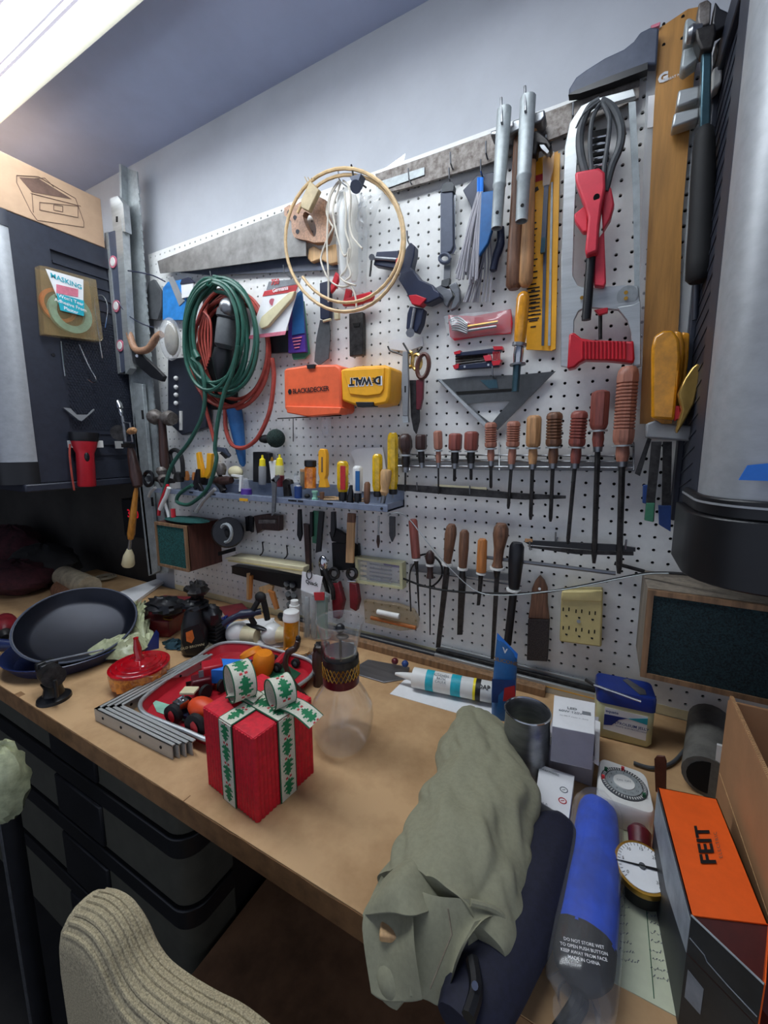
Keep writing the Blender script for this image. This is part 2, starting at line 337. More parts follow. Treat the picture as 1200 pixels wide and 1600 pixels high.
d=[(XL+.1,-13.7)]+arc(XL-2.6,-14.0,2.7,0,-90,8)+[(-74,-17),(-74,-13.7)]
t.p('door',ext(G(),d,-11.7,13.9),M['silver'])
t.p('door_base',ext(G(),[(XL+.25,-13.7)]+arc(XL-2.6,-14.0,2.85,0,-90,8)+[(-74,-17.1),(-74,-13.7)],-14.3,-11.75),M['cab_black'])
t.p('door_cap',ext(G(),[(XL+.2,-13.7)]+arc(XL-2.6,-14.0,2.8,0,-90,8)+[(-74,-17),(-74,-13.7)],13.9,15.6),M['cab_dark'])
t.p('bottom_ledge',G().b2((-74,-15.3,-15.2),(XL+.4,.3,-14.3)),M['cab_dark'],bevel=.15)
t.p('screw',G().cyl((XL,-10.8,1.0),(XL+.08,-10.8,1.0),.2),M['black_plastic'])
# right: side faces -X at X=19.6
t=Thing('wall_cabinet','dark plastic wall cabinet with silver rounded door, right of the tool board','cabinet')
XR=19.75
t.p('body',G().b2((XR+.35,-9.5,-15.6),(46,0,14.4)),M['cab_dark'],bevel=.2)
g=G().b2((XR,-1.2,-15.4),(XR+.4,0,14.4)).b2((XR,-9.6,-15.4),(XR+.4,-7.4,14.4)).b2((XR,-9,12.6),(XR+.4,0,14.4))
t.p('side_frame',g,M['cab_dark'],bevel=.1)
g=G()
for k in range(26):
    z=-13+k*1.0; g.prism([(XR+.35,-1.2,z),(XR+.35,-1.2,z+.15),(XR+.35,-7.4,z+1.6),(XR+.35,-7.4,z+1.45)],(-.05,0,0))
t.p('grain_rib',g,M['cab_dark'])
d=[(XR,-9.7)]+arc(XR+2.4,-10.4,2.4,180,270,8)+[(46,-12.8),(46,-9.7)]
t.p('door',ext(G(),d,-12.4,14.4),M['silver'])
for (za,zb,e) in ((-13.3,-12.4,.25),(-16.6,-13.3,.55)):
    t.p('door_base',ext(G(),[(XR-e,-7.0)]+arc(XR+2.4,-10.6,2.4+e,180,270,8)+[(46,-13-e),(46,-7.0)],za,zb),M['cab_black'],bevel=.08)
t.p('base_line',ext(G(),[(XR-.3,-7.0)]+arc(XR+2.4,-10.6,2.7,180,270,8)+[(27,-13.3),(27,-7.0)],-12.75,-12.65),M['silver'])
a=W(1155,738,-13.05);b=W(1200,750,-13.05)
t=Thing('blue_tape','scrap of blue masking tape stuck on the right cabinet door','tape')
t.p('tape',G().prism([W(x,y,-12.86) for x,y in ((1154,750),(1168,727),(1200,724),(1215,726),(1215,752))],(0,.05,0)),M['blue_bright'])
# cardboard box on the left cabinet
t=Thing('cardboard_carton','flat cardboard carton with line drawing, on top of the left cabinet','box')
z0,z1=15.65,21.5
t.p('carton',G().b2((-70,-15.2,z0),(XL+.1,-3.6,z1)),M['cardboard_box'],bevel=.08)
def cab_pt(x,y): return XP(x,y,XL+.13)
g=G()
def line(pts,r=.035,closed=False):
    for i in range(len(pts)-(0 if closed else 1)): g.cyl(cab_pt(*pts[i]),cab_pt(*pts[(i+1)%len(pts)]),r,5)
line([(26,274),(60,276),(118,310),(131,347),(131,355),(58,344),(48,330),(26,285)],closed=True)
line([(48,302),(126,322)]);line([(50,303),(52,332)]);line([(62,316),(62,328),(122,340),(122,322),(62,316)])
line([(84,320),(98,322),(98,331),(84,328),(84,320)]);line([(55,279),(70,278),(84,292)])
t.p('line_print',g,M['brown_print'])
g=G().prism([cab_pt(x,y) for x,y in ((30,277),(60,279),(112,311),(50,300))],(.02,0,0)); t.p('shaded_print',g,M['brown_print'])
# things hanging on the left cabinet's side (plane X=-44): helper
def cx_(px,x=XL+.4): return [XP(p[0],p[1],x) for p in px]
t=Thing('tape_pack','blister pack with pale green tape roll and teal label, on the left cabinet side','package')
t.p('tray',G().prism(cx_([(54,418),(66,420),(142,440),(153,532),(150,535),(62,524)],XL+.2),(1.2,0,0)),M['film_amber'])
t.p('backing',G().prism(cx_([(56,420),(138,440),(150,530),(64,522)],XL+.05),(.1,0,0)),M['frame_wood'])
c=np.array(XP(88,472,XL+.9)); 
def ringx(c,r0,r1,th,n=28):
    o=[c+V3(0,r1*math.cos(2*math.pi*k/n),r1*math.sin(2*math.pi*k/n)) for k in range(n)]; i=[c+V3(0,r0*math.cos(2*math.pi*k/n),r0*math.sin(2*math.pi*k/n)) for k in range(n)]
    return G().ringp(o,i,(th,0,0))
t.p('tape_roll',ringx(XP(108,490,XL+.5),1.5,2.3,.55),M['tray_teal']); t.p('tape_roll',ringx(XP(90,478,XL+.3),1.5,1.9,.4),M['orange_lid'],label='amber inner roll edge')
t.p('header_card',G().prism(cx_([(71,420),(130,437),(130,470),(88,462)],XL+1.45),(.05,0,0)),M['white_paper'])
t.p('teal_label',G().prism(cx_([(88,458),(131,470),(131,494),(94,485)],XL+1.55),(.05,0,0)),M['print_teal'])
t.p('pink_print',G().prism(cx_([(88,444),(122,452),(122,464),(88,458)],XL+1.53),(.03,0,0)),M['print_pink'])
g=G()
for k,s_ in enumerate(('Won\'t Tear','Adhesive From','Plaster')):
    g.join(text(s_,XP(111,469+k*8,XL+1.62),(0,1,-.12),(0,0,1),.55,.01))
t.p('lettering',g,M['print_white'])
g=text('MASKING',XP(104,440,XL+1.53),(0,1,-.12),(0,0,1),.75,.02); t.p('lettering',g,M['print_teal'])
t=Thing('flashlight','red flashlight with black head, clipped on the left cabinet side','flashlight')
a=XP(131,676,-42.6);b=XP(136,760,-42.6)
t.p('barrel',G().lathe(b,a,[(0,.9),(.02,1.0),(.62,.98),(.72,1.25),(.84,1.42)],20),M['red_plastic'])
t.p('head',G().lathe(b,a,[(.84,1.45),(.88,1.55),(1.0,1.6)],20),M['black_plastic'])
t.p('switch',G().ell(XP(136,714,-41.7),(.2,.3,.6)),M['black_plastic'])
t.p('strap',G().tube(cr([XP(109,694,-43.2),XP(109,712,-43),XP(112,740,-43),XP(116,766,-43)]),.12,6),M['red_hose'],label='pinkish wrist strap')
t=Thing('tool_clip','pair of small white clips holding the flashlight on the left cabinet','clip')
for x,y in ((115,694),(152,694)): t.p('clip',G().box(XP(x,y,-43.4),(1.4,.8,.9)),M['white_plastic'],bevel=.05)
t=Thing('plane_tool','small grey winged metal scraper on the left cabinet side','tool')
t.p('blade',G().prism(cx_([(97,637),(108,638),(118,648),(136,648),(145,639),(146,641),(126,658),(122,657)],XL+.2),(.3,0,0)),M['grey_plastic'])
t=Thing('wire_hook','thin bent wire hook below the blister pack on the left cabinet','hook')
t.p('wire',G().tube(cr([XP(95,533,-43.6),XP(98,560,-43.4),XP(102,588,-43.2)]),.07,6).tube(cr([XP(124,538,-43.6),XP(138,570,-43.4),XP(150,592,-43),XP(146,598,-43),XP(136,592,-43)]),.07,6),M['chrome'])
t=Thing('wire_hook','long bent wire hook right of the blister pack','hook')
t.p('wire',G().tube(cr([XP(164,512,-43.4),XP(168,480,-43.4),XP(160,462,-43.4),XP(148,468,-43.4),XP(152,510,-43.4),XP(160,560,-43.4)]),.06,6),M['chrome'])
# hand drill
t=Thing('hand_drill','old hand drill with dark wooden grip hanging left of the metal rulers','hand drill')
Y=-5
p=lambda x,y:W(x,y,Y)
t.p('chuck',G().lathe(p(184,626),p(190,650),[(0,.25),(.2,.45),(.5,.45),(.55,.2),(.7,.3),(1,.15)],12),M['chrome'])
t.p('frame',G().tube([p(191,650),p(193,662),p(196,690)],.18,8).tube([p(193,660),p(203,661),p(207,690),p(196,692)],.12,8),M['steel'])
t.p('gear',G().cyl(W(186,676,-5.4),W(187,676,-5.1),1.0,24),M['steel_dark'])
t.p('crank_handle',G().lathe(W(200,675,-5.6),W(211,672,-6.4),[(0,.2),(.4,.42),(.8,.42),(1,.2)],12),M['wood_tan'])
t.p('clamp_plate',G().box(W(200,696,-5),(1.9,.7,.5)),M['steel_dark'])
t.p('grip',G().lathe(p(204,700),p(216,762),[(0,.35),(.1,.5),(.3,.6),(.7,.75),(.95,.6),(1,.3)],14),M['wood_dark'])
t=Thing('tool_clip','white double clip beside the hand drill','clip'); t.p('clip',G().box(W(172,690,-4.4),(.5,.8,1.0)).box(W(186,695,-4.4),(.5,.8,1.0)).box(W(179,693,-4),(2,.3,.3)),M['white_plastic'])
# brush with orange handle
t=Thing('paint_brush','round brush with long orange handle hanging below the hand drill','brush')
t.p('handle',G().lathe(p(213,762),p(204,842),[(0,.2),(.1,.3),(.5,.42),(.9,.5),(1,.35)],12),M['handle_amber'])
t.p('ferrule',G().lathe(p(204,842),p(202,860),[(0,.22),(1,.24)],10),M['steel'])
t.p('bristles',G().lathe(p(202,858),p(200,884),[(0,.3),(.4,.7),(.9,.85),(1,.7)],14),M['cream'])
# ------------------------------------------------------------------ tall metal strips left of the board
t=Thing('steel_angle','tall white steel angle with toothed edge in the corner by the board','steel bar')
L=[(196,262),(200,420),(211,600),(228,760),(243,896)]; Rr=[(214,268),(226,440),(241,640),(253,770),(262,896)]
t.p('web',G().prism(wpoly(L+Rr[::-1],-1.4),(0,.15,0)),M['galv'])
t.p('flange',G().prism([W(x,y,-1.4) for x,y in L]+[W(x+3,y,-1.4) for x,y in L[::-1]],(0,-.8,0)),M['galv'])
g=G()
for k in range(52):
    f=k/51; y=300+f*590; x=np.interp(y,[q[1] for q in Rr],[q[0] for q in Rr]); g.box(W(x+.5,y,-1.35),(.35,.14,.45))
t.p('tooth_edge',g,M['galv'],kind='stuff')
t=Thing('slotted_channel','slotted galvanised channel standing in front of the steel angle','steel bar')
t.p('channel',G().prism(wpoly([(207,598),(222,600),(234,742),(246,893),(232,900),(220,790),(212,700)],-2.2),(0,.5,0)),M['galv'],bevel=.04)
for x,y in ((222,648),(237,784),): t.p('slot',G().prism([W(x-1.6,y-7,-2.22),W(x+1.6,y-7,-2.22),W(x+3.0,y+7,-2.22),W(x-.2,y+7,-2.22)],(0,.05,0)),M['black_void'])
t=Thing('spirit_level','aluminium spirit level with three round vials, hanging by the left cabinet','level')
Y=-3.2
t.p('body',G().prism(wpoly([(180,360),(186,362),(198,578),(192,582),(183,582),(166,364)],Y),(0,.7,0)),M['slate'],label='dark inner web')
t.p('rail',G().prism(wpoly([(180,358),(190,340),(203,575),(196,584)],Y-.1),(0,.9,0)),M['alu']); t.p('rail',G().prism(wpoly([(163,364),(168,362),(188,582),(184,584)],Y-.1),(0,.9,0)),M['alu'])
t.p('hanger',G().prism(wpoly([(172,310),(184,306),(192,318),(196,362),(177,360)],Y-.05),(0,.8,0)),M['alu']); t.p('hole',G().prism(wpoly([(181,338),(184,338),(184,347),(181,347)],Y-.07),(0,.03,0)),M['black_void'])
for x,y in ((176,409),(181,478),(187,540)):
    c=W(x,y,Y-.15); t.p('vial',G().lathe(c,c+V3(0,.5,0),[(0,.75),(1,.75)],20),M['print_pink'],label='round vial holder'); v=len(t.parts)-1
    t.p('vial_glass',G().lathe(c+V3(0,-.06,0),c,[(0,.5),(1,.55)],20),M['white_plastic'],parent=v)
# ------------------------------------------------------------------ dark corner on the left
t=Thing('digital_clock','dark digital clock with dim red numerals in the left corner','clock')
a=W(158,776,-1.5);b=W(203,845,-1.5)
t.p('case',G().b2((-49.8,-1.5,a[2]-5.8),(-44.2,.5,a[2])),M['black_plastic'],bevel=.1)
t.p('numerals',text('3:00',((-47),-1.52,a[2]-2.2),(1,0,0),(0,0,1),1.7,.02),M['led'])
# ================================================================== tools on the pegboard
def hook(x,y,what,Y=-1.3,up=10):
    """small steel peg hook through the board carrying something at picture point x,y"""
    a=W(x,y,-1.2); t=Thing('peg_hook','small steel peg hook carrying '+what,'hook','steel peg hooks on the pegboard')
    t.p('wire',G().tube([(a[0],0.3,a[2]+.15),(a[0],-.25,a[2]+.1),(a[0],-1.0,a[2]),(a[0],-1.35,a[2]+.15),(a[0],-1.5,a[2]+.9)],.07,6),M['steel'])
# --- hand saws
t=Thing('hand_saw','large hand saw with pinkish wooden handle, front of the two saws','saw')
Y=-1.3
t.p('blade',wall_plate([(246,408),(250,427),(300,423),(460,401),(478,400),(478,376),(447,325),(442,331)],Y,.09),M['saw_steel'],label='scratched grey blade')
out=[(444,325),(452,320),(460,322),(468,316),(486,309),(500,308),(508,312),(506,322),(510,336),(516,352),(512,370),(508,378),(490,379),(482,376),(470,374),(460,371),(456,362),(455,345),(450,342),(444,336)]
inn=[(474,334),(475,332),(476,331),(477,331),(480,332),(484,335),(488,340),(491,346),(493,352),(494,358),(494,364),(493,368),(490,370),(487,368),(483,362),(480,357),(477,351),(475,345),(474,341),(473,337)]
out2=out; 
t.p('handle',G().ringp(wpoly(out,Y-.35),wpoly(inn,Y-.35),(0,.7,0)),M['handle_wood'])
for x,y in ((452,332),(461,340),(465,362)): t.p('bolt',G().cyl(W(x,y,Y-.45),W(x,y,Y-.3),.2,12),M['steel'])
t=Thing('hand_saw','second saw with dark blade behind the large hand saw','saw')
t.p('blade',wall_plate([(262,424),(300,423),(462,402),(530,398),(528,421),(440,425),(330,430)],-.5,.08),M['slate'])
t.p('handle',wall_plate([(482,388),(490,384),(500,390),(512,384),(526,380),(527,410),(515,413),(500,405),(486,410),(480,404)],-.95,.7),M['wood_pale'],bevel=.1)
hook(470,345,'the large hand saw')
# --- reed coil
t=Thing('reed_coil','two-turn coil of pale reed taped at upper left, hanging on a clip','coil')
import itertools
def ell_pts(cx,cy,rx,ry,a0,a1,n,rot=0):
    out=[]
    for k in range(n+1):
        a=math.radians(a0+(a1-a0)*k/n); x=rx*math.cos(a);y=ry*math.sin(a); r=math.radians(rot)
        out.append((cx+x*math.cos(r)-y*math.sin(r),cy+x*math.sin(r)+y*math.cos(r)))
    return out
o=ell_pts(539,375,93,112,0,360,40); i=ell_pts(543,373,86,100,-160,140,34,4)
t.p('outer_turn',G().tube([W(x,y,-2.9) for x,y in o[:-1]],.16,7,True),M['cane'])
t.p('inner_turn',G().tube([W(x,y,-2.6) for x,y in i],.15,7),M['cane'])
t.p('tape_wrap',G().prism(wpoly([(484,282),(498,296),(482,330),(470,324),(470,312)],-3.15),(0,.5,0)),M['tape'],bevel=.08)
g=G()
for q in range(4): g.tube([W(480+q*4,284-q*2,-3),W(476+q*5,276+q,-3.1)],.05,5)
t.p('tape_frays',g,M['tape'])
t=Thing('spring_clip','small dark blue binder clip holding the reed coil at its top','clip')
t.p('jaw',wall_plate([(546,276),(564,271),(558,288),(552,288)],-3.5,.8),M['slate']); t.p('disc',G().cyl(W(556,292,-3.7),W(556,290,-3.0),.5,16),M['slate'])
t.p('arm',G().cyl(W(549,258,-2.6),W(554,286,-3.5),.09,6),M['steel_dark'])
t.p('arm',G().cyl(W(560,284,-3.2),W(572,293,-2.2),.08,6),M['steel_dark'])
# cords
t=Thing('cord_bundle','bundle of cream cords hanging inside the reed coil','cord')
cs=[[(530,282),(518,300),(510,330),(516,348),(520,356),(512,372),(503,396),(502,410),(512,434),(526,446),(540,448),(550,444)],
    [(530,284),(516,308),(512,345),(511,390),(513,430),(513,472)],
    [(536,282),(544,290),(548,310),(546,345),(550,368),(560,382),(566,388)],
    [(533,284),(524,310),(520,330),(524,355),(530,380),(538,400),(548,388)],
    [(538,300),(541,330),(540,360),(547,385),(545,405),(540,422),(532,432),(536,438),(550,450),(556,468),(557,487)],
    [(545,388),(543,410),(548,430),(540,440),(556,446)]]
for k,c in enumerate(cs): t.p('cord',wtube([(x,y,-2.0-.12*(k%3)) for x,y in c],-2,.09,6,5),M['cream_cord'])
hook(531,283,'the cream cords and the plastic sleeve')
t=Thing('plastic_sleeve','clear plastic sleeve holding pale rods, hanging inside the reed coil','sleeve')
t.p('sleeve',wall_plate([(526,300),(545,288),(562,300),(566,360),(564,440),(560,458),(530,450),(524,380)],-1.6,1.1),M['film2'],bevel=.15)
g=G()
t.p('pale_rod',turned((534,302),(537,430),-1.1,[(0,5),(.1,7),(.9,6),(1,4)],12),M['white_plastic']); t.p('pale_rod',turned((552,306),(553,440),-1.1,[(0,5),(.1,8),(.9,7),(1,4)],12),M['cream_cord'])
t=Thing('crumpled_bag','crumpled clear plastic bag hanging behind the reed coil, right side','bag')
def crump(px,Y,amp,nu=12,nv=10,seed=1,th=.6):
    rr=random.Random(seed); P=wpoly(px,Y); A,B,C_,D_=P; off={}
    def fn(u,v):
        k=(round(u*nu),round(v*nv))
        if k not in off: off[k]=rr.uniform(-1,1)
        q=A*(1-u)*(1-v)+B*u*(1-v)+C_*u*v+D_*(1-u)*v; e=math.sin(math.pi*u)*math.sin(math.pi*v)
        return q+V3(0.15*off[k]*amp,-abs(off[k])*amp*(.3+e)-th*e,.15*off[k]*amp)
    return G().grid(fn,nu,nv)
t.p('bag',crump([(566,300),(600,304),(574,372),(556,360)],-1.2,.6),M['film2'])
t=Thing('clear_sheet','clear plastic sheet tucked behind the long steel bar','sheet')
t.p('sheet',wall_plate([(585,274),(634,239),(626,270),(588,292)],-.75,.04),M['film2'])
# --- long rusty bar
t=Thing('steel_straightedge','long rusty steel bar hanging along the top of the pegboard','bar')
t.p('bar',wall_plate([(586,272),(662,246),(760,211),(880,165),(1000,118),(998,152),(890,206),(760,256),(640,292),(600,302)],-.8,.25),M['rust'])
t.p('metal_plate',wall_plate([(592,284),(663,261),(663,273),(596,297)],-.9,.1),M['galv'],label='pale metal plate near its left end')
t.p('screw',G().cyl(W(988,153,-.95),W(988,153,-.8),.2,10),M['steel'])
for x,y in ((640,292),(705,268),(760,252)): hook(x,y-8,'the long rusty bar'+{640:', at its left end',705:', above the slate bar tool',760:', above the blue wallet'}[x])
# --- two tubular spanners
for lab,a,b,h1,k in (('left of the two galvanised tube spanners hanging from hooks',(788,171),(776,357),11,0),('right of the two galvanised tube spanners hanging from hooks',(825,153),(815,346),12,1)):
    t=Thing('tube_spanner',lab,'spanner')
    p0=W(*a,-3.2);p1=W(*b,-3.2);s_=sc(p0)
    rr=[(0,h1),(.22,h1),(.23,h1-.3),(.25,h1),(.6,h1-1),(.62,h1-.3),(.635,h1-.2),(.65,h1-1.6),(1,h1-2.2)]
    n=16; g=G(); g.lathe(p0,p1,[(t_,r*s_) for t_,r in rr]+[(1,(h1-4)*s_),(.05,(h1-4)*s_),(0,(h1-2)*s_)],n,cap=False)
    t.p('tube',g,M['galv'])
    q=W(b[0]+1,b[1]-25,-3.2-h1*s_+.12); t.p('hole',G().cyl(q,q+V3(0,-.03,0),.13,10),M['black_void'])
    q=W(a[0]-4,a[1]+20,-3.2-h1*s_-.15); t.p('hanging_pin',G().tube([q+V3(0,.6,-.1),q,W(a[0]-5,a[1]-18,-3.5)],.09,6),M['steel'])
# --- hammers behind the spanners
for lab,a,b,hw,col,yy in (('hammer with long brown handle behind the tube spanners, left one',(812,212),(803,452),12,'wood_brown',-1.4),('hammer with paler wooden handle behind the right tube spanner',(832,200),(821,448),10,'wood_tan',-1.6)):
    t=Thing('hammer',lab,'hammer')
    t.p('handle',turned(a,b,yy,[(0,hw-3),(.4,hw-2),(.8,hw+1),(.97,hw+1),(1,hw-4)],12),M[col])
    if col=='wood_brown':
        t.p('head',wall_plate([(766,204),(800,196),(800,188),(851,170),(852,181),(846,189),(804,206),(796,212),(766,212)],-2.3,1.2),M['steel'],bevel=.12)
    else:
        t.p('head',wall_plate([(828,206),(840,203),(856,216),(862,226),(858,236),(852,226),(840,224),(838,240),(828,244)],-2.3,1.0),M['steel_dark'],bevel=.1)
        t.p('claw',wall_plate([(843,226),(850,226),(858,236),(855,240),(846,232)],-2.4,.5),M['steel'])
# --- slim grey file with buckle strap
t=Thing('rasp_holder','slate grey bar tool with steel hooked end, hanging on a peg','tool')
t.p('body',wall_plate([(691,288),(707,284),(708,384),(704,393),(688,398),(688,300)],-1.1,.5),M['slate'],bevel=.06)
t.p('cap',wall_plate([(690,292),(694,286),(706,283),(709,289),(708,298),(690,300)],-1.2,.6),M['dgrey'])
t.p('steel_strip',wall_plate([(709,300),(712,302),(711,380),(713,388),(709,396),(704,397),(706,384)],-.9,.3),M['chrome'])
t.p('eye',G().tube([W(x,y,-1.1) for x,y in ell_pts(695,404,8,7,0,330,12)],.16,6,True),M['slate'])
t.p('shank',wall_plate([(694,408),(704,406),(703,438),(693,440)],-.8,.25),M['steel']); t.p('tip',wall_plate([(690,438),(702,434),(701,446),(697,448),(689,446)],-1.0,.5),M['dgrey'])
hook(703,284,'the slate grey bar tool')
# --- wallet with cable ties
t=Thing('zip_tie_bundle','bundle of clear cable ties with blue ends, hanging on a peg','cable ties')
g1=G();g2=G()
rr=random.Random(5)
for k in range(40):
    x1=712+rr.uniform(0,34); sx=751+rr.uniform(-4,3); y1=430+rr.uniform(-6,8)+ (8 if x1>730 else 0); Y=-1.2-rr.random()*.8
    mx=(sx+x1)/2+rr.uniform(-3,3); g1.tube(cr([W(sx,300,Y),W(mx,360,Y-.2),W(x1,y1,Y)],3),.085,5); g2.tube([W(sx,278,Y+.2),W(sx,302,Y)],.09,5)
t.p('tie_tails',g1,M['box_grey'],kind='stuff'); t.p('tie_heads',g2,M['blue_bright'],kind='stuff')
t=Thing('tool_wallet','dark blue plastic wallet with bright blue front behind the cable ties','wallet')
t.p('back',wall_plate([(723,297),(745,274),(772,268),(774,300),(760,360),(748,395),(735,320)],-.8,.3),M['navy_plastic'],bevel=.06)
t.p('front',wall_plate([(752,300),(776,296),(778,330),(762,380),(748,400),(750,340)],-2.3,.4),M['blue'],bevel=.08)
t=Thing('cable_tie_pack','second bundle of clear cable ties ending low beside the wrench','cable ties')
g=G()
for k in range(16):
    x0=758+rr.uniform(-8,16); x1=745+rr.uniform(-22,22); Y=-.6-rr.random()*.5
    g.tube(cr([W(x0,350,Y),W((x0+x1)/2+4,410,Y),W(x1,472,Y)],3),.07,5)
t.p('ties',g,M['box_grey'],kind='stuff')
t=Thing('pry_tool','dark blue curved handle behind the left tube spanner','tool')
t.p('handle',wtube([(782,356),(782,380),(775,402),(770,425)],-1.2,[.3]*6+[.34]*6+[.3]*6+[.12],10),M['navy_plastic'])
hook(752,272,'the cable ties and blue wallet')
# --- corner clamp
t=Thing('corner_clamp','dark plastic corner clamp with red jaws and three arms','clamp')
Y=-1.6
t.p('arm',wall_plate([(588,393),(622,391),(622,418),(616,420),(583,414)],Y,.9),M['navy_plastic'],bevel=.1)
t.p('arm',wall_plate([(634,388),(641,378),(648,384),(647,398),(642,418),(652,432),(640,436),(628,440),(624,424),(628,402)],Y,.9),M['navy_plastic'],bevel=.1)
t.p('body',wall_plate([(626,426),(645,421),(656,436),(676,445),(679,452),(686,456),(688,464),(668,474),(640,470),(634,455),(622,436)],Y-.2,1.2),M['navy_plastic'],bevel=.1)
t.p('arm',wall_plate([(640,478),(662,482),(658,505),(651,520),(634,514),(636,490)],Y,.9),M['navy_plastic'],bevel=.1)
t.p('jaw',wall_plate([(638,461),(650,460),(666,466),(663,470),(656,478),(643,475)],Y-.35,.9),M['red_plastic'],bevel=.06); t.p('jaw',wall_plate([(619,404),(625,400),(624,414),(617,416)],Y-.3,.8),M['red_plastic'],bevel=.05)
t.p('screw_rod',G().cyl(W(580,403,Y-.1),W(620,406,Y-.1),.16,8),M['steel']); t.p('screw_rod',G().cyl(W(648,482,Y-.1),W(642,518,Y-.1),.16,8),M['steel'])
t.p('crossbar',G().cyl(W(581,403,Y-.2),W(578,432,Y-.2),.09,6),M['steel_dark']); t.p('end_nut',G().cyl(W(581,402,Y-.4),W(581,402,Y+.2),.28,8).cyl(W(641,520,Y-.4),W(641,520,Y+.2),.4,8),M['steel'])
hook(638,380,'the corner clamp')
t=Thing('adjustable_wrench','grey adjustable wrench head poking out behind the corner clamp','wrench')
t.p('jaw',wall_plate([(679,450),(690,444),(698,450),(704,452),(708,462),(702,470),(698,480),(694,476),(686,462)],-.9,.45),M['steel'],bevel=.06)
t.p('head',wall_plate([(700,446),(712,440),(718,452),(718,470),(712,480),(703,485),(706,474),(711,462),(704,452)],-.95,.5),M['steel'],bevel=.06)
# --- yellow saw blade packs
t=Thing('blade_pack','tall yellow carded blade pack with black printing','package')
t.p('card',wall_plate([(834,250),(872,236),(866,530),(862,548),(822,546),(826,400)],-.5,.12),M['yellow_case'])
t.p('yellow_spine',wall_plate([(866,245),(875,238),(868,545),(861,548)],-.75,.25),M['yellow_case'])
t.p('steel_blade',wall_plate([(851,290),(857,288),(850,540),(846,540)],-.7,.06),M['slate']); t.p('steel_blade',wall_plate([(861,285),(864,284),(860,540),(856,540)],-.68,.06),M['galv'])
t.p('red_band',wall_plate([(832,276),(848,271),(848,281),(831,286)],-.55,.04),M['print_red'])
g=G()
for k in range(20):
    y=330+k*9.5; q=W(833,y,-.53); g.box(q,(.18+.5*rr.random(),.02,.1))
for k in range(9): q=W(833,450+k*6,-.53); g.box(q,(.9+.3*rr.random(),.02,.1))
t.p('print_lines',g,M['print_black'],kind='stuff')
t.p('logo',G().prism(wpoly([(828,298),(840,291),(842,296),(830,304)],-.55),(0,.04,0)),M['print_black'])
hook(853,236,'the yellow blade packs')
t=Thing('blade_sheath','narrow silvery blade sleeve hanging in front of the yellow pack','sleeve')
t.p('sleeve',wall_plate([(848,238),(866,236),(864,262),(858,288),(848,290)],-1.2,.3),M['film2'])
t.p('strip',wall_plate([(850,290),(857,289),(852,382),(845,382)],-1.1,.2),M['slate']); t.p('end_tip',wall_plate([(846,372),(853,370),(851,394),(844,395)],-1.25,.3),M['teal_steel'])
# --- amber nut driver
t=Thing('nut_driver','amber-handled nut driver with chrome shaft hanging over the triangle square','screwdriver')
t.p('handle',turned((818,456),(812,536),-2.0,[(0,4),(.04,8),(.12,10),(.5,10),(.9,9),(1,8)],10),M['amber'])
t.p('collar',turned((812,536),(811,541),-2.0,[(0,11),(1,11)],14),M['steel']); t.p('ferrule',turned((811,541),(809,567),-2.0,[(0,7),(.5,8),(1,7)],12),M['chrome'])
t.p('flange',turned((809,568),(809,571),-2.0,[(0,12),(1,12)],14),M['steel']); t.p('shaft',turned((808,571),(805,612),-2.0,[(0,6),(1,5.5)],12),M['teal_steel'])
# --- metal triangle square
t=Thing('speed_square','grey metal triangle square with triangular cut-out','square')
out=[(683,594),(740,588),(802,586),(838,583),(868,580),(822,626),(777,672),(764,667),(740,646),(712,620)]
inn=[(728,632),(740,630),(762,628),(780,627),(798,626),(784,642),(769,660),(764,659),(752,650),(740,641)]
t.p('plate',G().ringp(wpoly(out,-.5),wpoly(inn,-.5),(0,.14,0)),M['dgrey'])
t.p('fence',G().prism(wpoly([(683,592),(687,592),(766,667),(761,671)],-.9),(0,.8,0)),M['alu'])
t.p('slot',wall_plate([(712,612),(800,607),(800,611),(714,617)],-.53,.03),M['black_void']); t.p('window_notch',wall_plate([(750,594),(776,593),(778,606),(764,607)],-.54,.05),M['teal_steel'])
hook(770,590,'the triangle square')
# --- allen keys, red pack
t=Thing('hex_key_set','folding hex key set with red ends and black steel body','hex keys')
Y=-1.0
t.p('side_plate',wall_plate([(712,551),(778,543),(784,546),(780,551),(712,557)],Y,.5),M['navy_plastic'],bevel=.05); t.p('side_plate',wall_plate([(710,571),(778,563),(782,567),(778,573),(714,578),(708,575)],Y,.5),M['navy_plastic'],bevel=.05)
for k in range(4): t.p('hex_key',G().cyl(W(712,557+k*4,Y+.3),W(762,553+k*3.2,Y+.3),.11,6),M['steel_dark'])
t.p('red_cap',wall_plate([(709,550),(719,547),(719,552),(710,554)],Y-.1,.6),M['red_plastic']); t.p('red_cap',wall_plate([(770,541),(785,541),(786,546),(772,547)],Y-.1,.6),M['red_plastic']); t.p('red_cap',wall_plate([(707,571),(717,568),(716,575),(710,577)],Y-.1,.6),M['red_plastic']); t.p('red_cap',wall_plate([(768,564),(783,562),(780,570),(770,571)],Y-.1,.6),M['red_plastic'])
t.p('pivot_block',wall_plate([(755,556),(766,554),(768,563),(758,564)],Y-.15,.5),M['pink_red'])
g=G()
for k in range(5): g.prism(wpoly([(770+k*2.4,549),(771+k*2.4,549),(771+k*2.4,562),(770+k*2.4,562)],Y-.05),(0,.3,0))
t.p('key_ends',g,M['red_plastic'],kind='stuff')
t.p('rivet',G().cyl(W(726,573,Y-.06),W(726,573,Y),.1,8),M['chrome']); t.p('rivet',G().cyl(W(763,570,Y-.06),W(763,570,Y),.1,8),M['chrome'])
t=Thing('hook_pack','clear bag of metal hooks on red card above the hex key set','package')
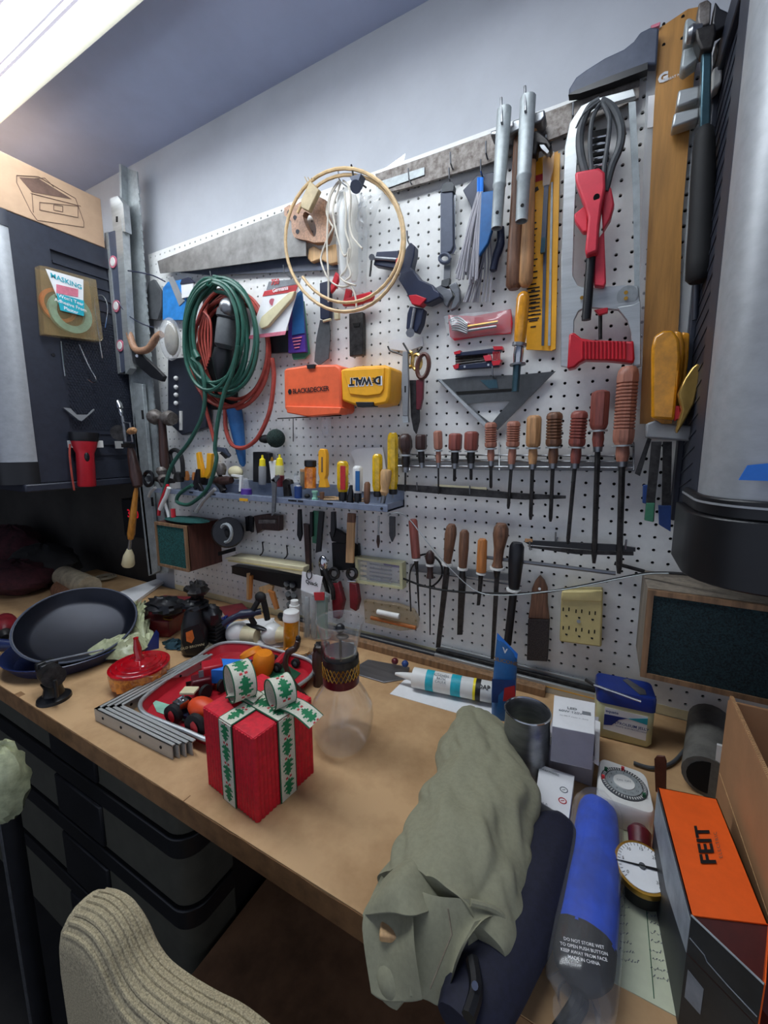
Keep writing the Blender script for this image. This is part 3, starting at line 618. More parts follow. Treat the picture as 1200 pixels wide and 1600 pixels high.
t.p('card',wall_plate([(700,492),(740,494),(798,483),(801,505),(798,521),(760,524),(710,532),(703,526)],-.45,.15),M['red_plastic'])
g=G()
for k in range(6): g.tube(cr([W(702+k*1,500+k*3,-.9),W(716,496+k*4,-1.0),W(730,506+k*3,-1.0)],4),.09,5)
t.p('bent_hooks',g,M['steel'],kind='stuff')
t.p('metal_rod',G().cyl(W(722,512,-.9),W(778,503,-.9),.13,8),M['brass']); t.p('metal_rod',G().cyl(W(722,518,-.85),W(776,510,-.85),.12,8),M['steel'])
t.p('clear_bag',crump([(694,494),(798,484),(798,520),(700,530)],-.85,.35,14,6,3),M['film2'])
# --- scissors and knife on white card
t=Thing('card_scrap','white card scrap pinned above the scissors','card'); t.p('card',wall_plate([(607,531),(660,526),(661,540),(636,549),(608,545)],-.3,.08),M['white_paper'])
t=Thing('double_hook','black double wire hook in front of the white card','hook')
t.p('wire',wtube([(606,541),(610,548),(622,552),(634,556),(650,552),(660,542)],-1.2,.08,6),M['black_plastic']); t.p('wire',wtube([(630,536),(636,546),(640,552)],-1.6,.09,6),M['black_plastic'])
t=Thing('utility_knife','slim grey snap-blade knife hanging left of the scissors','knife')
t.p('body',wall_plate([(629,549),(636,549),(638,600),(637,650),(629,650),(627,600)],-1.9,.35),M['grey_plastic'],bevel=.05); t.p('slot',wall_plate([(632,603),(634,603),(634,613),(632,613)],-1.93,.04),M['black_void']); t.p('end_piece',wall_plate([(628,650),(637,650),(638,660),(630,661)],-1.85,.3),M['alu'])
def ringpx(cx,cy,rx,ry,Y,r,rot=0,n=20): return G().tube([W(x,y,Y) for x,y in ell_pts(cx,cy,rx,ry,0,360,n,rot)[:-1]],r,6,True)
t=Thing('scissors','scissors with brown loops and maroon handle hanging on the double hook','scissors')
t.p('handle_loop',ringpx(661,572,9,19,-1.6,.2,8),M['brown_leather'],label='dark maroon loop'); t.p('handle_loop',ringpx(651,566,7,12,-1.3,.16),M['gold']); t.p('handle_loop',ringpx(641,562,4,12,-1.2,.16),M['gold'])
t.p('handle_shank',wall_plate([(650,594),(661,590),(660,622),(656,640),(650,640)],-1.6,.4),M['maroon'],bevel=.05)
t.p('blade',wall_plate([(640,594),(650,594),(655,640),(655,658),(650,678),(646,672),(642,650)],-1.4,.2),M['steel_dark'])
# --- cases
def wbox(name,lab,cat,px,yf,m,bev=.35): pass
t=Thing('tool_case','bright orange plastic tool case with black lettering','tool case')
q=[(443,578),(447,575),(480,570),(524,569),(530,573),(532,580),(533,640),(529,645),(480,648),(448,643),(444,638)]
t.p('shell',wall_plate(q,-2.8,2.6),M['orange_case'],bevel=.25)
t.p('lower_lip',wall_plate([(446,634),(533,636),(530,647),(480,651),(448,645)],-3.1,1.5),M['orange_case'],bevel=.1)
t.p('latch',wall_plate([(479,570),(491,569),(491,575),(480,576)],-3.0,.5),M['black_plastic'])
a=W(485,609.6,-2.83);r_=W(520,606.5,-2.83)-W(460,611.5,-2.83)
t.p('lettering',text('BLACK&DECKER',a,r_,(0,0,1),.68,.02,.03,spacing=.9),M['print_black'])
q=W(453,612,-2.83); t.p('logo',G().prism([q+V3(.26*math.cos(k*math.pi/3),0,.3*math.sin(k*math.pi/3)) for k in range(6)],(0,-.03,0)),M['print_black'])
t=Thing('tool_case','yellow plastic case hung upside down with inverted black lettering','tool case')
t.p('shell',wall_plate([(532,577),(558,572),(600,570),(610,574),(608,620),(604,630),(584,634),(553,633),(534,626)],-2.8,2.6),M['yellow_case'],bevel=.2)
t.p('raised_panel',wall_plate([(536,578),(600,574),(599,608),(594,616),(572,619),(546,616)],-2.95,.3),M['yellow_case'],bevel=.08)
t.p('latch',wall_plate([(555,628),(583,628),(583,635),(558,636)],-3.0,1),M['black_plastic'],bevel=.05)
a=W(570,595,-2.97); r_=W(540,596.5,-2.97)-W(600,593,-2.97)
t.p('lettering',text('D  WALT',a,r_,(0,0,-1),.95,.045,.03,spacing=.85).join(text('E',a+V3(.95,0,.0),r_,(0,0,-1),.6,.03,.03)),M['print_black'])
t.p('white_print',text('D  WALT',a+V3(.03,.01,-.03),r_,(0,0,-1),1.0,.08,.02,spacing=.85),M['print_white'])
t=Thing('wire_rack','thin wire shelf below the orange case','rack')
t.p('wire',G().cyl(W(434,654,-1.5),W(533,649,-2.4),.07,6),M['steel_dark']); t.p('wire',G().tube([W(458,654,-1.4),W(458,676,-.1),W(458,690,-.1)],.05,5),M['steel_dark'])
t=Thing('plastic_clip','clear plastic clip hanging under the orange case','clip'); t.p('clip',wall_plate([(502,644),(508,640),(513,652),(513,680),(506,684),(502,672)],-1.5,.5),M['film2'],bevel=.05)
# --- putty knife, pliers, block
t=Thing('putty_knife','dark broad-bladed scraper with black handle left of the sanding block','scraper')
t.p('handle',wall_plate([(499,442),(514,438),(515,494),(512,500),(500,498)],-1.2,.6),M['navy_plastic'],bevel=.08); t.p('blade',wall_plate([(500,500),(514,500),(516,524),(513,560),(498,571),(491,565),(494,530)],-.8,.12),M['dgrey'])
t=Thing('red_pliers','red-handled pliers hanging inside the reed coil','pliers')
t.p('handle',wall_plate([(524,424),(530,430),(524,448),(516,458),(516,446)],-1.3,.4),M['red_plastic'],bevel=.08); t.p('handle',wall_plate([(552,462),(578,455),(583,460),(580,468),(556,476),(535,478),(533,470)],-1.4,.5),M['red_plastic'],bevel=.1); t.p('handle',wall_plate([(540,450),(548,452),(546,466),(536,470)],-1.3,.4),M['red_plastic'],bevel=.06)
t=Thing('block_plane_iron','dark brown steel bar hanging below the reed coil','bar')
t.p('bar',wall_plate([(545,490),(566,487),(567,508),(567,554),(546,557)],-.9,.6),M['steel_dark'],bevel=.06); t.p('slot',wall_plate([(551,505),(562,504),(561,510),(553,511)],-.95,.06),M['black_void'])
t=Thing('cord_plug','tiny white plug hanging below the reed coil','plug'); t.p('plug',G().cyl(W(505,502,-1.5),W(517,499,-1.5),.13,8).box(W(527,494,-1.5),(.5,.4,.7)),M['cream'],bevel=.05)
# --- blister cards
t=Thing('blister_card','tilted red and white blister card with cream plastic parts','package')
t.p('card',wall_plate([(388,530),(420,440),(470,436),(445,523)],-2.2,.06),M['white_paper'])
t.p('red_band',wall_plate([(410,463),(413,455),(466,444),(462,455)],-2.25,.04),M['print_red']); t.p('red_band',wall_plate([(388,530),(390,524),(447,517),(445,523)],-2.25,.04),M['print_pink'])
t.p('grey_top',wall_plate([(416,453),(420,440),(470,435),(467,443)],-2.24,.03),M['print_grey'])
t.p('cream_part',wall_plate([(404,508),(408,495),(452,456),(460,454),(456,466),(418,510),(408,514)],-2.6,.4),M['cream'],bevel=.08)
t.p('lettering',text('750',W(430,441,-2.27),W(445,437,-2.2)-W(420,441,-2.2),(0.15,0,1),.75,.04),M['print_red']); t.p('lettering',text('Germania',W(438,452,-2.3),W(445,450,-2.2)-W(420,455,-2.2),(0.1,0,1),.55,.02),M['print_white'])
t.p('oval_print',G().cyl(W(426,472,-2.26),W(426,472,-2.23),.35,14),M['print_pink'])
hook(446,430,'the tilted blister card')
t=Thing('marker_pack','blue and purple carded pack behind the blister card','package')
t.p('card',wall_plate([(450,470),(470,460),(476,530),(478,550),(450,552)],-1.2,.4),M['purple'],bevel=.05); t.p('blue_panel',wall_plate([(458,462),(472,452),(476,520),(456,524)],-1.3,.08),M['blue'])
g=G()
for k in range(4): g.box(W(464,528+k*5,-1.28),(1.3-.2*k,.05,.12))
t.p('print_lines',g,M['print_pink'],kind='stuff')
t=Thing('carded_tool','dark carded tool behind the blister card, left of the purple pack','package'); t.p('card',wall_plate([(418,520),(450,516),(451,550),(420,552)],-1.1,.4),M['black_plastic'],bevel=.05)
t=Thing('green_pack','narrow green edged pack right of the purple pack','package'); t.p('card',wall_plate([(474,470),(479,520),(483,552),(476,560),(458,562),(456,554)],-.8,.2),M['green_tube'])
# --- hoses
t=Thing('green_hose','coil of green rubber hose hanging on the pegboard, loose tails below','hose')
rr=random.Random(3)
loops=[(338,520,50,88),(340,524,46,86),(345,522,54,88),(334,518,46,80),(348,528,52,92),(342,532,44,78),(352,526,50,86),(330,526,42,84)]
pts=[]
for k,(cx,cy,rx,ry) in enumerate(loops):
    for p_ in ell_pts(cx,cy,rx,ry,-90,255,16,rr.uniform(-5,5)): pts.append(W(p_[0],p_[1],-2.0-.42*(k%4)-(.4 if k>3 else 0)))
t.p('coil',G().tube(cr(pts,3),.22,7),M['green_hose'])
t.p('tail',wtube([(300,560),(314,575),(320,610),(316,650),(296,690),(270,725),(258,760),(252,790)],-3.6,.24,8),M['green_hose']); t.p('tail',wtube([(372,540),(362,585),(350,615),(340,660),(336,700),(338,720),(325,762),(300,786),(285,788),(276,782),(282,770),(300,758)],-3.9,.23,8),M['green_hose'])
t.p('coupling',turned((304,548),(310,560),-3.7,[(0,4),(1,5)],10),M['green_hose'])
t=Thing('red_hose','coil of dull red hose hanging behind the green hose','hose')
pts=[]
for k,(cx,cy,rx,ry) in enumerate([(362,545,58,94),(366,548,55,88),(358,550,60,86),(368,540,52,84),(364,556,56,84)]):
    for p_ in ell_pts(cx,cy,rx,ry,-90,255,16,rr.uniform(-6,6)): pts.append(W(p_[0],p_[1],-1.0-.3*(k%3)))
t.p('coil',G().tube(cr(pts,3),.22,7),M['red_hose'])
t.p('loop',wtube([(425,560),(428,590),(422,640),(408,675),(395,692),(378,700),(362,694),(353,670),(352,640)],-1.6,.25,8),M['red_hose']); t.p('tail',wtube([(314,600),(322,640),(330,670),(335,690)],-2.0,.22,8),M['red_hose'])
t=Thing('red_wires','bunch of red wires hanging inside the green hose coil','wires')
for k in range(5): t.p('wire',wtube([(326-k*2,475+k*3),(316+k*3,500),(310+k*5,530),(322+k*1.5,578-k*5)],-2.2-.15*k,.13,6),M['red_hose'])
t=Thing('air_tool','dark grey pneumatic tool hanging inside the green hose coil','tool')
t.p('body',turned((356,478),(350,545),-3.0,[(0,8),(.1,15),(.25,16),(.3,13),(.32,14),(.9,15),(1,10)],16),M['dgrey'])
t.p('head',G().ell(W(357,482,-3.2),(1.0,1.0,1.1)),M['steel']); t.p('nose',turned((350,545),(345,600),-2.6,[(0,14),(.3,17),(.7,11),(1,5)],12),M['black_plastic'])
t=Thing('dark_pouch','black tool pouch hanging behind the hose coils','pouch')
t.p('pouch',wall_plate([(316,450),(370,450),(372,500),(366,640),(330,640),(316,560)],-.7,.5),M['black_rubber'],bevel=.1)
hook(332,438,'the green hose coil',Y=-3)
t=Thing('blue_squeegee','long blue tapering handle hanging below the hoses','handle')
t.p('handle',turned((366,640),(380,729),-1.0,[(0,12),(.3,11),(.7,8),(.95,5),(1,2)],12),M['blue'])
t=Thing('scrub_ball','dark green wire scrubbing ball hanging on the pegboard','scrubber')
g=G().ell(W(431,685,-1.4),1.05,18,12); t.p('ball',g,M['scrub']); t.p('stem',turned((408,686),(422,686),-1.2,[(0,5),(.5,7),(1,4)],10),M['black_rubber'])
# --- small tools at the left: black holder with white studs, pipe wrench etc
t=Thing('drill_bit_case','dark rack with a column of four pale studs, left of the hoses','rack')
t.p('panel',wall_plate([(262,560),(320,556),(322,668),(284,680),(262,660)],-1.2,.9),M['cab_dark'],bevel=.1)
for k,y in enumerate((591,605,617,630)): t.p('stud',G().ell(W(275,y,-1.35),.3,10,6),M['white_plastic'])
t.p('edge_strip',wall_plate([(280,642),(283,642),(283,672),(280,672)],-1.4,.2),M['white_plastic'])
t=Thing('ball_hammer','old ball peen hammer with dark handle standing left of the hoses','hammer')
p=lambda x,y:W(x,y,-2.6)
t.p('head',G().lathe(p(236,651),p(270,654),[(0,.4),(.06,.85),(.2,1.05),(.35,.85),(.45,.5),(.6,.5),(.7,.85),(.85,1.0),(1,.8)],14),M['rust']); t.p('handle',G().lathe(p(253,655),p(258,735),[(0,.45),(.3,.5),(.8,.62),(1,.5)],12),M['wood_dark'])
t=Thing('bent_crank','brown metal crank behind the steel angle','crank'); t.p('crank',wtube([(202,521),(208,540),(216,548),(232,545),(244,528),(252,522)],-2.9,.45,10),M['handle_wood'])
t=Thing('black_bracket','black metal bracket crossing the steel angle','bracket'); t.p('bar',wall_plate([(199,543),(206,541),(234,566),(256,588),(252,596),(236,590),(208,566)],-2.9,.5),M['black_plastic'],bevel=.05); t.p('screw',G().cyl(W(214,556,-3.0),W(214,556,-2.85),.2,8),M['chrome'])
t=Thing('dust_bag','greyish dust bag of clear film hanging left of the green hose','bag')
t.p('bag',G().ell(W(266,530,-2.4),(1.7,1.0,2.6),16,10),M['film2'],bevel=0); t.p('lint',G().ell(W(268,530,-2.2),(1.2,.6,2.0),12,8),M['tan_cloth'])
t=Thing('blue_pack','blue and grey carded pack left of the green hose','package'); t.p('card',wall_plate([(254,450),(262,440),(288,436),(290,500),(254,500)],-.9,.3),M['blue_film'],bevel=.05); t.p('grey_strip',wall_plate([(262,434),(270,432),(288,470),(280,478)],-1.0,.1),M['grey_plastic'])
t=Thing('carded_part','white and dark carded part beside the blue pack','package'); t.p('card',wall_plate([(283,444),(302,442),(300,462),(284,466)],-1.1,.2),M['white_paper']); t.p('dark_top',wall_plate([(281,444),(284,436),(294,433),(303,441)],-1.2,.3),M['navy_plastic'])
t=Thing('grey_pouch','grey felt sheath hanging beside the steel angle','sheath'); t.p('sheath',wall_plate([(232,440),(240,436),(252,456),(252,480),(246,500),(229,498),(228,460)],-.8,.4),M['dgrey'],bevel=.08)
t=Thing('blue_wire','thin dark blue wire ends sticking out by the steel angle','wire')
t.p('wire',wtube([(200,423,-3.2),(220,426,-2.6),(240,431,-2),(258,440,-1.5)],-2,.09,6),M['navy_plastic']); t.p('wire',wtube([(184,472,-3.6),(200,492,-3),(220,505,-2.5),(240,512,-2)],-2,.08,6),M['navy_plastic'])
# --- hacksaw
t=Thing('hacksaw','silver hacksaw frame with ribbed red grip','saw')
Y=-1.7
t.p('frame',wall_plate([(876,572),(877,400),(882,230),(890,192),(908,165),(930,154),(990,138),(994,150),(935,168),(916,182),(906,205),(902,250),(898,330),(895,430),(903,446),(915,450),(975,445),(997,446),(1000,470),(1002,572),(992,574),(989,525),(982,503),(966,484),(915,480),(904,486),(897,500),(895,576)],Y,.35),M['alu'],bevel=.05)
t.p('rear_web',wall_plate([(964,480),(990,476),(1001,470),(1001,570),(990,572),(986,520),(980,500)],Y-.05,.4),M['alu'],bevel=.04)
t.p('adjust_disc',G().cyl(W(980,462,Y-.12),W(980,462,Y),.65,20),M['galv'])
for x,y in ((978,457),(978,466),(909,465)): t.p('rivet',G().cyl(W(x,y,Y-.2),W(x,y,Y-.1),.13,8),M['brass'])
t.p('blade',wall_plate([(982,160),(993,158),(1000,300),(999,560),(993,560),(989,300)],Y+.1,.1),M['galv'])
g=G().prism(wpoly([(889,521),(897,519),(908,528),(925,531),(985,533),(990,531),(992,560),(990,567),(950,563),(915,562),(905,567),(898,574),(886,577)],Y-.45),(0,1.1,0)); t.p('grip',g,M['red_plastic'],bevel=.18)
for k in range(12):
    x=910+k*6.0; t.p('grip_rib',G().cyl(W(x,534,Y-.5),W(x,561,Y-.5),.11,6),M['red_plastic'])
hook(895,186,'the hacksaw')
# --- grey coil + red tool
t=Thing('strap_wrench','grey looped rubber strap with red plastic handle, hanging inside the hacksaw','strap wrench')
Y=-2.4
for k,pp in enumerate([[(937,158),(920,170),(908,200),(906,230),(912,262),(925,300)],[(940,158),(958,170),(970,200),(968,230),(955,262),(945,300)],[(938,162),(926,185),(922,220),(924,262),(930,300)],[(942,162),(952,185),(950,220),(944,262),(942,300)],[(938,157),(912,178),(900,200)]]):
    t.p('strap',wtube([(x,y,Y-.15*k) for x,y in pp],Y,.26 if k<2 else .15 if k<4 else .06,8),M['dgrey'])
t.p('inner_web',wall_plate([(926,205),(950,200),(952,245),(946,266),(930,266),(924,240)],-1.2,.3),M['black_rubber'])
for k in range(5): t.p('web_bar',G().cyl(W(926,216+k*11,-1.4),W(951,211+k*11,-1.4),.08,6),M['chrome'])
t.p('handle',wall_plate([(898,268),(936,261),(945,268),(946,292),(940,320),(936,352),(934,392),(916,399),(914,390),(919,340),(914,322),(899,281)],Y-.9,1.2),M['pink_red'],bevel=.15)
t.p('second_handle',wall_plate([(944,292),(955,291),(960,318),(954,340),(942,360),(940,330)],Y-.2,.8),M['pink_red'],bevel=.12)
t.p('trigger',wall_plate([(897,334),(912,322),(918,330),(918,362),(910,362),(898,345)],Y-.3,.6),M['pink_red'],bevel=.08)
t.p('pivot',G().cyl(W(932,308,Y-.96),W(932,308,Y-.9),.2,12),M['black_void'])
t.p('lower_handle',wall_plate([(928,380),(944,360),(947,440),(944,448),(928,446)],Y,.6),M['pink_red'],bevel=.1)
t.p('ferrule',wall_plate([(928,484),(950,480),(950,488),(936,492)],Y+.4,.4),M['red_plastic'],bevel=.05)
t.p('rod',G().cyl(W(924,395,Y),W(916,500,Y),.32,10),M['black_plastic']); t.p('rod',G().cyl(W(938,440,-1.2),W(938,530,-1.2),.13,8),M['steel_dark'])
# --- tall wooden straightedge and dark curved head
t=Thing('wooden_straightedge','tall golden wooden straightedge with white G mark at the top','straightedge')
t.p('board',wall_plate([(1030,44),(1075,14),(1094,10),(1082,150),(1066,340),(1062,480),(1050,662),(1000,662),(1011,400),(1022,170)],-.7,.4),M['ruler_wood'])
a=W(1036,122,-.73); t.p('lettering',text('G',a,(1,0,.08),(0,0,1),.75,.06),M['print_white']); t.p('lettering',text('GREAT NECK',W(1056,119,-.73),(1,0,.08),(0,0,1),.2,.02),M['print_white'])
for x,y in ((1037,38),(1067,26),(1037,70),(1066,60)): t.p('hole',G().cyl(W(x,y,-.73),W(x,y,-.7),.1,8),M['black_void'])
t.p('red_cap',wall_plate([(1017,40),(1032,34),(1030,40),(1018,44)],-.95,.4),M['print_pink'])
t=Thing('curved_plastic_guard','large dark grey curved plastic piece above the hacksaw','guard')
t.p('guard',wall_plate([(888,148),(889,138),(900,120),(915,109),(945,90),(975,76),(990,64),(1000,50),(1016,42),(1030,42),(1026,100),(1012,100),(985,110),(950,124),(920,136),(895,147)],-1.4,.7),M['slate'],bevel=.12)
t.p('lower_edge',wall_plate([(888,148),(895,143),(950,120),(1012,97),(1012,108),(950,131),(905,146)],-1.5,.6),M['black_plastic'])
t=Thing('clear_ruler','tall clear plastic strip between the hacksaw and the wooden straightedge','ruler'); t.p('strip',wall_plate([(1012,60),(1030,50),(1024,170),(1012,400),(1003,640),(994,640),(1004,300)],-.5,.1),M['film2']); t.p('white_label',wall_plate([(1013,150),(1024,148),(1021,198),(1011,200)],-.56,.04),M['white_paper'])
t=Thing('clear_ruler','mottled clear plastic strip right of the wooden straightedge','ruler'); t.p('strip',wall_plate([(1082,200),(1095,190),(1080,480),(1070,640),(1052,640),(1064,480)],-.45,.1),M['film2'])
# --- framing hammer in front of the right cabinet
t=Thing('framing_hammer','large black-gripped framing hammer with teal steel shaft, by the right cabinet','hammer')
Y=-3.0
t.p('head',wall_plate([(1086,44),(1118,34),(1120,48),(1114,76),(1096,78),(1088,60)],Y-.4,1.0),M['steel_dark'],bevel=.12); t.p('striking_face',turned((1074,56),(1096,48),Y,[(0,10),(.3,12),(.6,10),(1,9)],16),M['steel']); t.p('claw',wall_plate([(1112,34),(1118,0),(1126,12),(1148,22),(1146,34),(1128,44),(1114,52)],Y-.2,.8),M['black_plastic'],bevel=.1); t.p('cheek',wall_plate([(1092,4),(1106,-2),(1112,4),(1110,36),(1094,42),(1090,30)],Y-.3,.9),M['rust'],bevel=.08)
t.p('shaft',wall_plate([(1097,70),(1113,70),(1110,200),(1094,205)],Y-.1,.5),M['teal_steel'],bevel=.1)
t.p('grip',turned((1101,198),(1093,440),Y,[(0,7),(.03,12),(.1,14),(.3,16),(.6,17),(.85,19),(.97,19),(1,14)],14),M['black_rubber'])
t.p('shaft_tip',turned((1088,440),(1086,500),-1.6,[(0,5),(1,4)],10),M['cab_dark'])
def clampbar(lab,px,Y_,m='galv'):
    t=Thing('steel_block',lab,'block'); t.p('block',wall_plate(px,Y_,1.0),M[m],bevel=.12)
clampbar('rounded grey steel block left of the hammer head',[(1071,30),(1078,26),(1092,34),(1090,62),(1069,68)],-2.4)
clampbar('rounded grey steel block just below the hammer head',[(1067,76),(1090,70),(1092,92),(1070,108),(1064,104)],-2.3)
clampbar('flat grey bar behind the hammer shaft, upper one',[(1060,140),(1094,132),(1093,154),(1057,167)],-1.9,'alu')
clampbar('flat grey bar behind the hammer shaft, lower one',[(1053,176),(1094,166),(1093,184),(1050,199)],-1.9,'alu')
clampbar('white plastic holder right of the hammer shaft',[(1114,106),(1130,98),(1128,128),(1112,142)],-2.2,'white_plastic')
clampbar('black block right of the hammer head',[(1118,66),(1146,40),(1144,78),(1120,92)],-1.8,'black_plastic')
# --- amber scrapers in grey holder
t=Thing('tool_holder','grey plastic tool holder bar screwed beside the right cabinet','holder')
t.p('bar',wall_plate([(1010,662),(1026,656),(1034,662),(1086,666),(1084,690),(1010,684)],-3.0,1.6),M['grey_plastic'],bevel=.12)
for lab,px,Y_ in (('frontmost amber wooden-looking chisel handle in the grey holder',[(1018,545),(1022,525),(1036,516),(1052,515),(1062,530),(1064,560),(1054,657),(1018,654)],-3.4),('second amber chisel handle behind the first',[(1054,516),(1066,518),(1070,540),(1060,657),(1052,657),(1060,560)],-2.6),('third amber chisel handle, darkest and furthest back',[(1066,518),(1078,520),(1076,560),(1064,657),(1058,657),(1068,560)],-2.1)):
    t=Thing('chisel',lab,'chisel'); t.p('handle',wall_plate(px,Y_,.7),M['amber'],bevel=.18)
    x=px[-1][0]+15
    k=('frontmost','second','third').index(lab.split()[0])
    bl=[[(1018,690),(1034,690),(1024,780),(1022,815),(1007,812)],[(1036,690),(1050,690),(1048,790),(1034,790)],[(1012,684),(1018,686),(1000,744),(992,740)]][k]
    t.p('blade',wall_plate(bl,Y_+.4,.15),M['steel_dark'])
    t.p('blade_cap',wall_plate([[(1010,786),(1023,786),(1021,816),(1007,813)],[(1029,790),(1049,790),(1048,831),(1030,820)],[(1005,758),(1014,758),(1011,788),(1004,786)]][k],Y_+.3,.35),M[['green_tube','print_blue','print_blue'][k]],bevel=.03)
t=Thing('gold_scraper','crumpled gold foil-like handle hanging at the right of the amber chisels','tool')
t.p('handle',wall_plate([(1090,567),(1095,571),(1092,600),(1085,630),(1072,655),(1058,678),(1056,672),(1066,640),(1060,615),(1070,592),(1082,574)],-4.0,.8),M['gold'],bevel=.2)
t.p('red_piece',wall_plate([(1054,634),(1062,634),(1064,652),(1054,658)],-3.2,.5),M['red_plastic'],bevel=.05)
# --- screwdriver row 1
t=Thing('screwdriver_rack','long double wire rack holding the upper row of wooden-handled tools','rack')
for y0,y1 in ((709,728),(718,735),(727,740)): 
    t.p('rail',G().cyl(W(622,y0+1,-.9 if y0<727 else -1.6),W(990,y0+4,-.9 if y0<727 else -1.6),.08,6),M['steel'])
t.p('backing_strip',wall_plate([(622,716),(780,718),(990,724),(990,736),(780,735),(622,730)],-.3,.2),M['grey_plastic'])
for x in (640,780,990): t.p('end_wire',G().tube([W(x,690,.1),W(x,712,-.9),W(x,735,-1.7)],.07,6),M['steel'])
row=[((633,678),(634,710),(633,768),11,1.6,'wood_dark','bulb','tiny dark red round-handled'),((658,679),(658,703),(659,725),9,2,'wood_dark','sq','tiny dark brown square-handled'),((684,673),(685,703),(685,772),7,1.5,'wood_pink','sq','slim tan-handled'),
((712,677),(711,704),(710,752),10.5,2.5,'wood_red','sq','short reddish square-handled'),((737,674),(736,704),(736,750),11,2.5,'wood_red','sq','short glossy red-handled'),((767,660),(767,700),(767,763),9.5,2.5,'wood_pink','notch','tan notched-handle'),
((803,658),(801,699),(794,795),10.5,2.6,'wood_pink','notch','pinkish tan notched'),((835,649),(833,699),(829,812),11.5,3,'wood_tan','plain','pale tan smooth-handled'),((867,644),(865,698),(860,815),12.5,3,'wood_brown','notch','brown notched'),
((906,642),(901,698),(887,850),13,3,'wood_red','notch','deep red notched'),((939,610),(935,672),(928,880),14,4,'wood_red','pinkw','tall pinkish red waisted'),((982,573),(973,695),(967,896),16,4.5,'wood_pink','notch2','tallest tan notched')]
for k,(a,b,c,hw,sw,m,kind,desc) in enumerate(row):
    t=Thing('screwdriver',desc+' screwdriver in the upper wire rack','screwdriver','wooden-handled screwdrivers in the upper rack')
    Y=-1.5-hw*.02
    if kind=='bulb': prof=[(0,5),(.1,9),(.35,11),(.65,11),(.9,7),(1,6)]
    elif kind=='pinkw': prof=[(0,7),(.05,hw-1),(.12,hw),(.85,hw),(.95,hw-2),(1,hw-5)]
    else: prof=[(0,hw*.6),(.05,hw*.9),(.12,hw)]
    if kind.startswith('notch'):
        nn=7 if kind=='notch' else 14
        for j in range(nn):
            q=.2+.62*j/nn; prof+=[(q,hw),(q+.2/nn,hw-2.2),(q+.4/nn,hw)]
        prof+=[(.9,hw),(.96,hw-1),(1,hw-4)]
    elif kind in('sq','plain'): prof+=[(.85,hw),(.95,hw-1),(1,hw-4)]
    t.p('handle',turned(a,b,Y,prof,8,ph=math.pi/8),M[m])
    dx=(c[0]-b[0])/(c[1]-b[1]); P_=lambda y:(b[0]+dx*(y-b[1]),y)
    L2=b[1]+ (26 if k<6 else 32); 
    t.p('collar',turned(P_(b[1]),P_(b[1]+2.5),Y,[(0,hw*.95),(1,hw*.95)],14),M['alu'])
    t.p('neck',turned(P_(b[1]+2.5),P_(L2-6),Y,[(0,hw*.55),(.5,hw*.62),(1,hw*.5)],12),M[m if k>1 and k!=3 and k!=4 else 'steel_dark'])
    t.p('ferrule',turned(P_(L2-6),P_(L2+2),Y,[(0,hw*.5),(1,hw*.45)],12),M['steel'])
    if c[1]>L2+4: t.p('shaft',turned(P_(L2+2),c,Y,[(0,sw),(.92,sw),(1,sw*.6)],8),M['steel_dark'])
# --- lower bars
t=Thing('file_bar','long flat dark file lying on pegs below the upper tool row','file')
t.p('blade',wall_plate([(620,757),(730,763),(800,770),(884,775),(884,779),(820,781),(700,773),(622,766)],-1.4,.3),M['steel_dark']); t.p('yellow_edge',wall_plate([(680,757),(760,762),(760,765),(690,761)],-1.2,.2),M['cream'])
for x,y in ((653,772),(735,778)): hook(x,y-4,'the long dark file below the upper rack, '+('left' if x<700 else 'right')+' one')
t=Thing('file_bar','pair of black hacksaw blades lying on pegs right of the file row','blade')
t.p('blade',wall_plate([(818,846),(835,845),(960,851),(993,856),(993,862),(930,860),(826,851)],-1.4,.2),M['black_plastic']); t.p('blade',wall_plate([(824,853),(930,861),(990,862),(990,868),(900,866),(830,856)],-1.1,.2),M['steel_dark'])
t.p('wood_tip',wall_plate([(820,842),(832,843),(832,847),(820,847)],-1.5,.2),M['wood_tan'])
for x,y in ((828,868),(868,855),(977,868)): hook(x,y-8,'the black hacksaw blades, '+{828:'left end',868:'upper one',977:'right end'}[x])
t=Thing('file_bar','thin steel rod lying on pegs below the black blades','rod'); t.p('rod',G().cyl(W(760,871,-1.3),W(962,896,-1.3),.17,8),M['steel']); t.p('rod',G().cyl(W(960,880,-1.0),W(1007,893,-1.0),.15,8),M['steel_dark'])
